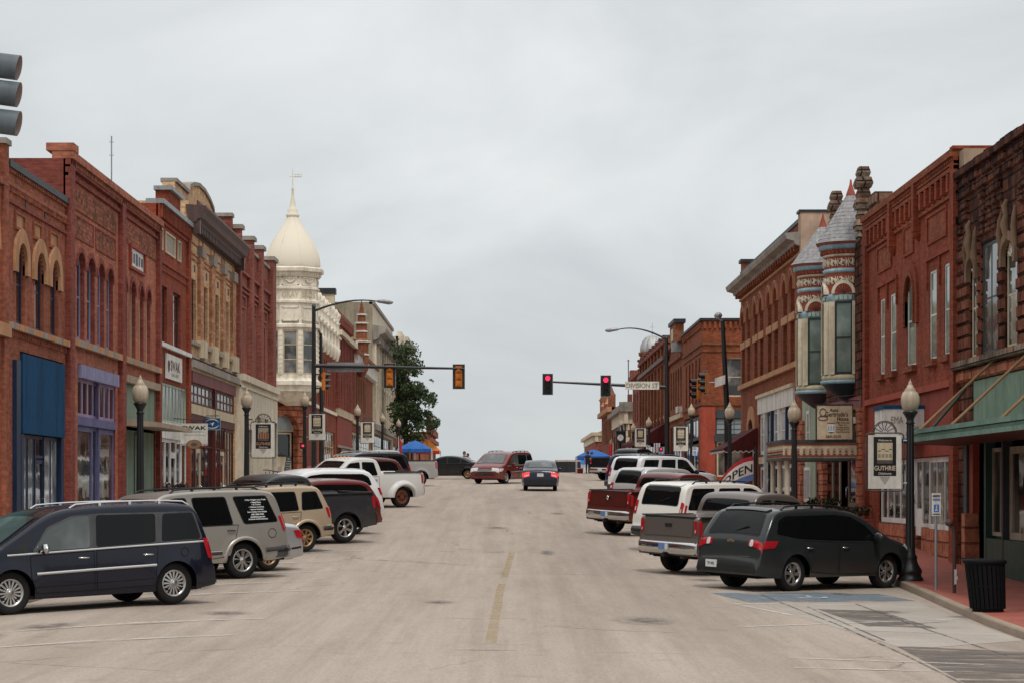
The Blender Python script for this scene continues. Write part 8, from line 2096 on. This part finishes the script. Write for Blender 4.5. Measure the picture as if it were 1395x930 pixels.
tpx(785,831,178,621,611.5,P_tblue,'blue canopy tent on the right behind the black pickup truck');tpx(777,823,205,633,622,P_tblue,'second blue canopy tent, lower and farther on the right')
# stall tables with cloths under the far tents
P_cloth=paint('table_cloth',(.55,.48,.42),.8,weather=.3)
for k,(p0,p1,d,lab)in enumerate(((756,791,200,'long stall table with dark hanging cloth at the end of the street'),)):
    x0,x1=px(p0,d),px(p1,d);zg=gz(x0,d);o=thing('stall_table',lab,'table',((x0+x1)/2,d,zg));mb=MB();mb.box(x0,x1,d-.5,d+.5,zg+1.0,zg+1.16,P_cloth);mb.build('tabletop',o);mb=MB();mb.box(x0+.03,x1-.03,d-.48,d+.48,zg+.02,zg+1.0,P_dark);mb.build('tablecloth',o)
d=186;x0,x1=px(791.5,d),px(801,d);o=thing('crate','white box beside the black pickup truck at the far stalls','box',((x0+x1)/2,d,gz(5,d)));mb=MB();zg=gz(x0,d);mb.box(x0,x1,d-.3,d+.3,zg+.05,zg+.62,P_white);mb.build('box_body',o);mb=MB();mb.box(x0-.02,x1+.02,d-.32,d+.32,zg+.62,zg+.7,P_white);mb.build('lid',o)
o=thing('cooler','red drink cooler with white lid at the far stalls','cooler',(px(789,180),180,gz(5,180)));x=px(789.5,180);zg=gz(x,180);mb=MB();mb.box(x-.28,x+.28,179.8,180.2,zg,zg+.36,P_tred);mb.build('cooler_body',o);mb=MB();mb.box(x-.3,x+.3,179.78,180.22,zg+.36,zg+.44,P_white);mb.build('lid',o)
# red flag on the right pavement
o=thing('flag','small red flag on a pole by the far right shops','flag',(px(834,200),200,1.6));xp=px(835,200);mb=MB();mb.tube([(xp,200,1.6),(xp,200,4.2)],.03,P_white,6);mb.build('pole',o);mb=MB();mb.grid([[(xp-.05-.28*i/5-.05*math.sin(j),200-.05*math.sin(i),4.15-j*.36-.15*i/5)for j in range(6)]for i in range(6)],P_tred,True);mb.build('cloth',o)
o=thing('flag','small furled blue and red flag left of the blue tent','flag',(px(546,168),168,1.2));xp=px(543,168);mb=MB();mb.tube([(xp,168,1.1),(xp,168,4.0)],.03,P_white,6);mb.build('pole',o);mb=MB();mb.grid([[(xp+.05+.2*i/5,168-.05*math.sin(i),3.9-j*.3-.35*i/5)for j in range(6)]for i in range(6)],P_tred,True);mb.build('cloth',o)
# post clock and flagpole
o=thing('post_clock','black four sided post clock on the right beyond the junction','clock',(px(845,178),178,1.3));x,d=px(845,178),178;mb=MB();zb=walk_z(1,d)-.03
mb.lathe([(.28,zb),(.28,zb+.3),(.16,zb+.5),(.1,zb+.8),(.09,3.6),(.14,3.7)],P_black,(x,d,0),12);mb.build('post',o);mb=MB();mb.box(x-.34,x+.34,d-.3,d+.3,3.7,4.55,P_black);mb.box(x-.4,x+.4,d-.36,d+.36,4.55,4.66,P_black);mb.lathe([(.3,4.66),(.2,4.9),(.05,5.1),(0,5.2)],P_black,(x,d,0),8);mb.build('clock_case',o)
mb=MB();mb.face([(x+.25*math.cos(t),d-.306,4.12+.25*math.sin(t))for t in[2*math.pi*j/20 for j in range(20)]],P_white);mb.bar((x,d-.31,4.12),(x,d-.31,4.3),.02,.01,P_ink);mb.bar((x,d-.31,4.12),(x+.12,d-.31,4.08),.025,.01,P_ink);mb.build('clock_face',o)
o=thing('flagpole','thin bare flagpole rising above the cream corniced corner building','flagpole',(px(856,212),212,7));xp=px(856,212);mb=MB();mb.tube([(xp,212,7.0),(xp,212,12.2)],.05,P_black,6);mb.build('pole',o);mb=MB();mb.lathe([(0,12.2),(.12,12.3),(0,12.42)],P_black,(xp,212,0),8);mb.build('finial',o)
# ---- left corner odds and ends
o=thing('bench','black metal bench against the cream stone wall','bench',(-10.7,101.5,0));d=101.5;zb=walk_z(-1,d);x=px(361,d);mb=MB()
for k in range(4):mb.box(x-.75,x+.75,d-.2+.1*k,d-.13+.1*k,zb+.42,zb+.45,P_black)
mb.build('seat',o);mb=MB()
for k in range(9):mb.bar((x-.7+.175*k,d+.22,zb+.45),(x-.72+.18*k,d+.3,zb+.9),.03,.03,P_black)
mb.tube([(x-.75,d+.3,zb+.85),(x,d+.3,zb+.97),(x+.75,d+.3,zb+.85)],.025,P_black,6);mb.build('backrest',o)
for sx in(-.68,.68):
    for sy in(-.18,.24):mb=MB();mb.tube([(x+sx,d+sy,zb),(x+sx*.97,d+sy,zb+.43)],.022,P_black,6);mb.build('leg',o)
o=thing('traffic_cone','small bright orange cone at the corner of the cream stone wall','traffic cone',(px(376.5,106),106,.1));x,d=px(376.5,106),106;zb=walk_z(-1,d);P_cone2=paint('cone_orange',(.75,.10,.06),.5,weather=.1);mb=MB();mb.box(x-.19,x+.19,d-.19,d+.19,zb,zb+.04,P_cone2);mb.build('base',o);mb=MB();mb.lathe([(.15,zb+.04),(.03,zb+.5),(.0,zb+.5)],P_cone2,(x,d,0),14);mb.build('cone',o)
o=thing('chalkboard','dark leaning chalkboard by the corner entrance steps','sign',(px(390,125),125,.4));d=124.6;x0,x1=px(384,d),px(393,d);zb=gz(-12,d)+.02;k_=d/F;mb=MB();t0=(665-621)*k_
mb.hexa([(x0,d,zb),(x1-.08,d,zb),(x1-.08,d+.05,zb),(x0,d+.05,zb),(x0+.22,d+.35,t0),(x1+.14,d+.35,t0),(x1+.14,d+.4,t0),(x0+.22,d+.4,t0)],P_dark);mb.build('board',o)
mb=MB();
for k,w_ in enumerate((.16,.24,.2,.26,.18)):z=t0-.16-k*.14;q=(z-zb)/(t0-zb);cx=x0+.2+.18*q;mb.box(cx-w_/2,cx+w_/2,d+.345*q-.012,d+.345*q,z,z+.05,P_metalcap)
mb.build('chalk_marks',o)
o=thing('stone_urn','grey stone urn at the foot of the corner steps','urn',(px(397,124),124,.3));x,d=px(397.5,124),124;zb=gz(-12,d);mb=MB();mb.lathe([(.2,zb),(.2,zb+.06),(.1,zb+.2),(.09,zb+.26),(.14,zb+.34),(.16,zb+.5)],P_stonecap,(x,d,0),14);mb.build('pedestal',o);mb=MB();mb.lathe([(.16,zb+.48),(.24,zb+.54),(.25,zb+.58),(.0,zb+.58)],P_stonecap,(x,d,0),14);mb.build('bowl',o)
# ---- plants
def leaf_mat(name,c0,c1):
    if name in MATS:return MATS[name]
    m,t,b=newmat(name);oi=t.nodes.new('ShaderNodeTexCoord');c=ramp(t,noise(t,oi.outputs['Object'],2.4,4,.7),.35,c0,.66,c1);t.links.new(c,b.inputs['Base Color']);b.inputs['Roughness'].default_value=.6;b.inputs['Specular IOR Level'].default_value=.25;MATS[name]=m;return m
L_tree=leaf_mat('tree_leaves',(.02,.038,.016),(.078,.112,.042));L_red=leaf_mat('dark_red_leaves',(.035,.012,.014),(.10,.05,.03));L_gr=leaf_mat('shrub_leaves',(.03,.05,.022),(.09,.11,.045))
B_bark=paint('bark',(.09,.07,.055),.95,weather=.8)
def leaves(mb,c,r_,n,size,m,rng,shell_=.35):
    for _ in range(n):
        while True:
            v=Vector((rng.uniform(-1,1),rng.uniform(-1,1),rng.uniform(-1,1)))
            if shell_<v.length<1:break
        p=Vector((c[0]+v.x*r_[0],c[1]+v.y*r_[1],c[2]+v.z*r_[2]));a=Vector((rng.gauss(0,1),rng.gauss(0,1),rng.gauss(0,1))).normalized();b_=a.cross(Vector((rng.gauss(0,1),rng.gauss(0,1),rng.gauss(0,1)))).normalized();s=size*rng.uniform(.6,1.35)
        mb.face([p-a*s,p+b_*s*.5,p+a*s,p-b_*s*.5],m)
L_dk=leaf_mat('dark_shrub_leaves',(.012,.02,.01),(.035,.045,.022));rng=random.Random(21)
d=205.0;k_=d/F
o=thing('tree','dark green broad tree on the left pavement beyond the pale stone building','tree',(px(553,d),d,walk_z(-1,d)))
xt=px(553,d);zb=walk_z(-1,d);cr=MB();tr=MB()
tr.tube([(xt,d,zb-.05),(xt+.05,d,zb+1.5),(xt-.05,d,zb+3.4),(xt,d,7.5),(xt-.2,d,10.5)],[.3,.24,.2,.15,.06],B_bark,9)
lobes=[]
for _ in range(100):
    # outline read as two masses: a tall one behind, a lower one reaching over the street
    if rng.random()<.45:cx,cy,sx,sy=552,520,17,52
    else:cx,cy,sx,sy=566,562,30,40
    a=rng.uniform(0,6.283);q=math.sqrt(rng.random());p_,y_=cx+sx*q*math.cos(a),cy+sy*q*math.sin(a)
    if y_<470 or y_>612 or p_>600 or p_<534:continue
    if p_>572 and y_<528+(p_-572)*.5:continue
    if p_>580 and y_>592-(p_-580)*.8:continue
    lobes.append((px(p_,d),d+rng.uniform(-2.6,2.6),(665-y_)*k_))
for c in lobes:
    r_=rng.uniform(.45,.95);leaves(cr,c,(r_,r_,r_*.8),int(150*r_),.15,L_tree,rng,.2)
for c in lobes[::7]:
    b0=Vector((xt,d,max(zb+2.6,min(10,c[2]-1.8))));m_=b0.lerp(Vector(c),.5)+Vector((0,0,.3));tr.tube([b0,m_,c],[.1,.06,.025],B_bark,6)
cr.build('crown',o);tr.build('trunk',o)
def shrub(x,d,w_,h,m,label,pot=None,n=500):
    o=thing('shrub',label,'plant',(x,d,walk_z(x,d)));zb=walk_z(x,d);ph=0
    if pot:mb=MB();ph=.45;mb.box(x-w_*.5,x+w_*.5,d-.28,d+.28,zb,zb+ph,pot);mb.box(x-w_*.52,x+w_*.52,d-.3,d+.3,zb+ph,zb+ph+.05,pot);mb.build('planter',o)
    mb=MB();r=random.Random(int(x*100));
    for k in range(7):leaves(mb,(x+r.uniform(-.4,.4)*w_,d+r.uniform(-.15,.15),zb+ph+h*r.uniform(.35,.7)),(w_*.22,.22,h*.36),n//7,.055,m,r,.1)
    mb.build('foliage',o);mb=MB()
    for k in range(5):mb.tube([(x+.1*k-.2,d,zb+ph*.8),(x+.16*k-.32,d,zb+ph+h*.6)],.012,B_bark,5)
    mb.build('stem',o)
shrub(px(240,72),72,1.1,.8,L_red,'dark red leaved shrub in a planter by the white framed shop door',P_brownr);shrub(px(262,76.5),76.5,.7,.7,L_gr,'small pale green shrub below the SWAK sign')
shrub(px(1160,68),68,1.3,.5,L_dk,'dark shrub in a red planter box before the stone house',P_orn);shrub(px(1122,74.5),74.5,1.2,.55,L_gr,'low flowering planter under the porch canopy',P_brownr);shrub(px(1030,93),95,.8,.6,L_gr,'small dark plant at the foot of the awning post')
# ---- people and bird
S_skin=paint('skin',(.42,.22,.15),.6,weather=0);S_shirt=paint('shirt_pale_blue',(.42,.50,.60),.8,weather=.1);S_short=paint('patterned_cloth',(.12,.22,.28),.8,weather=.3);S_hair=paint('hair_brown',(.06,.035,.02),.7,weather=0);S_dk=paint('dark_clothes',(.02,.022,.03),.8,weather=.2);S_shoe=paint('dark_shoe',(.03,.025,.02),.7,weather=0)
def figure(root,joints,edges,radii,mat_of,name='body'):
    me=bpy.data.meshes.new(name);me.from_pydata(joints,edges,[]);ob=bpy.data.objects.new(name,me);COL.objects.link(ob)
    md=ob.modifiers.new('Skin','SKIN');md.use_smooth_shade=True
    for i,r_ in enumerate(radii):me.skin_vertices[0].data[i].radius=(r_,r_)
    me.skin_vertices[0].data[0].use_root=True
    sb=ob.modifiers.new('Sub','SUBSURF');sb.levels=1;sb.render_levels=1
    dg=bpy.context.evaluated_depsgraph_get();m2=bpy.data.meshes.new_from_object(ob.evaluated_get(dg));bpy.data.objects.remove(ob)
    mats=[]
    for p in m2.polygons:
        m=mat_of(p.center)
        if m not in mats:mats.append(m)
    m2.materials.clear()
    for m in mats:m2.materials.append(m)
    for p in m2.polygons:p.material_index=mats.index(mat_of(p.center));p.use_smooth=True
    o=bpy.data.objects.new(name,m2);COL.objects.link(o);o.parent=root;return o
def person(x,d,z,rot,seated,shirt,legs,label,scale=1.0):
    o=thing('person',label,'person',(x,d,z),rot);hz=.5 if seated else .95
    J=[(0,0,hz),(0,.0,hz+.25),(0,0,hz+.45),(0,-.01,hz+.56),(0,-.03,hz+.66),(0,-.03,hz+.78)];Rr=[.14,.13,.15,.06,.085,.085];E=[(0,1),(1,2),(2,3),(3,4),(4,5)]
    for s in(-1,1):
        i=len(J);J+=[(s*.19,0,hz+.46),(s*.24,-.04,hz+.2),(s*.17,-.24,hz+.12),(s*.12,-.31,hz+.13)]if seated else[(s*.19,0,hz+.46),(s*.24,.02,hz+.2),(s*.24,-.06,hz-.05),(s*.23,-.09,hz-.15)]
        Rr+=[.065,.05,.038,.035];E+=[(2,i),(i,i+1),(i+1,i+2),(i+2,i+3)]
        i=len(J);J+=[(s*.10,-.02,hz-.02),(s*.13,-.42,hz-.01),(s*.13,-.44,.09),(s*.14,-.58,.05)]if seated else[(s*.10,0,hz-.05),(s*.11,-.02,hz*.52),(s*.11,.02,.08),(s*.12,-.12,.045)]
        Rr+=[.095,.075,.05,.04];E+=[(0,i),(i,i+1),(i+1,i+2),(i+2,i+3)]
    def mo(c):
        if c.z>hz+.53:return S_skin
        if c.z<.1:return S_shoe
        if abs(c.x)>.15 and c.z<hz+.33 and(c.z>hz-.3 and(abs(c.x)>.19 or c.y<-.12))and not(seated and c.z<hz+.08):return S_skin
        if c.z>hz+.06:return shirt
        if seated and c.z<hz-.22:return S_skin
        return legs
    figure(o,J,E,Rr,mo)
    mb=MB();rows=[]
    for k in range(6):a=math.pi/2*k/5;rows.append([(.108*math.cos(a)*math.cos(t),-.018+.112*math.cos(a)*math.sin(t),hz+.75+.13*math.sin(a))for t in[2*math.pi*j/14 for j in range(14)]])
    mb.grid(rows,S_hair,True,closed=True);mb.grid([[(.112*math.cos(t),-.018+.112*math.sin(t),hz+z)for t in[R(-10+200*j/10)for j in range(11)]]for z in(.62,.76)],S_hair,True);mb.build('hair',o,False)
    mb=MB();mb.lathe([(.0,.02),(.016,.0),(.0,-.03)],S_skin,(0,-.125,hz+.71),6)
    for s in(-1,1):mb.lathe([(0,-.012),(.013,0),(0,.012)],S_hair,(s*.036,-.112,hz+.745),6);mb.lathe([(0,-.03),(.02,0),(0,.03)],S_skin,(s*.093,-.03,hz+.72),6)
    mb.box(-.025,.025,-.118,-.108,hz+.655,hz+.663,S_hair);mb.build('face',o,False)
    o.scale=(scale,)*3;return o
d=98.0;x=px(993,d);zb=walk_z(1,d)
st=thing('stool','low dark stool under the seated person at the right kerb','stool',(x,d,zb));mb=MB();mb.box(x-.22,x+.22,d-.2,d+.22,zb+.36,zb+.41,P_black);mb.build('seat',st)
for sx in(-.18,.18):
    for sy in(-.16,.18):mb=MB();mb.box(x+sx-.02,x+sx+.02,d+sy-.02,d+sy+.02,zb,zb+.36,P_black);mb.build('leg',st)
person(x,d,zb,R(-25),True,S_shirt,S_short,'person in a pale blue shirt sitting behind the flag')
person(px(632.5,150),150,gz(-3,150),R(20),False,S_dk,S_dk,'person in dark clothes standing behind the black sedan, on the left',.96);person(px(637.5,152),152,gz(-2.6,152),R(-30),False,paint('shirt_blue',(.08,.12,.3),.8,weather=.1),S_dk,'shorter person in a blue top standing behind the black sedan',.88)
person(px(800.5,176),176,gz(6.5,176),R(160),False,S_dk,S_dk,'person in black standing under the right blue tent',1.0);person(px(806,177),177,gz(6.9,177),R(10),False,S_dk,S_dk,'second person in black beneath the right blue tent nearer the truck',.96)
o=thing('bird','small dark bird flying across the sky right of the tree','bird',(px(588,70),70,(665-518)*70/F));B_bird=paint('bird_feathers',(.10,.06,.04),.8,weather=.3)
figure(o,[(0,0,0),(.06,0,.01),(.09,0,.02),(-.07,0,0),(-.12,0,-.005),(.02,-.07,.03),(-.01,-.15,-.02),(.02,.07,.03),(-.01,.15,-.02)],[(0,1),(1,2),(0,3),(3,4),(0,5),(5,6),(0,7),(7,8)],[.028,.02,.012,.016,.01,.02,.006,.02,.006],lambda c:B_bird)
o.rotation_euler=(R(30),R(15),R(35))
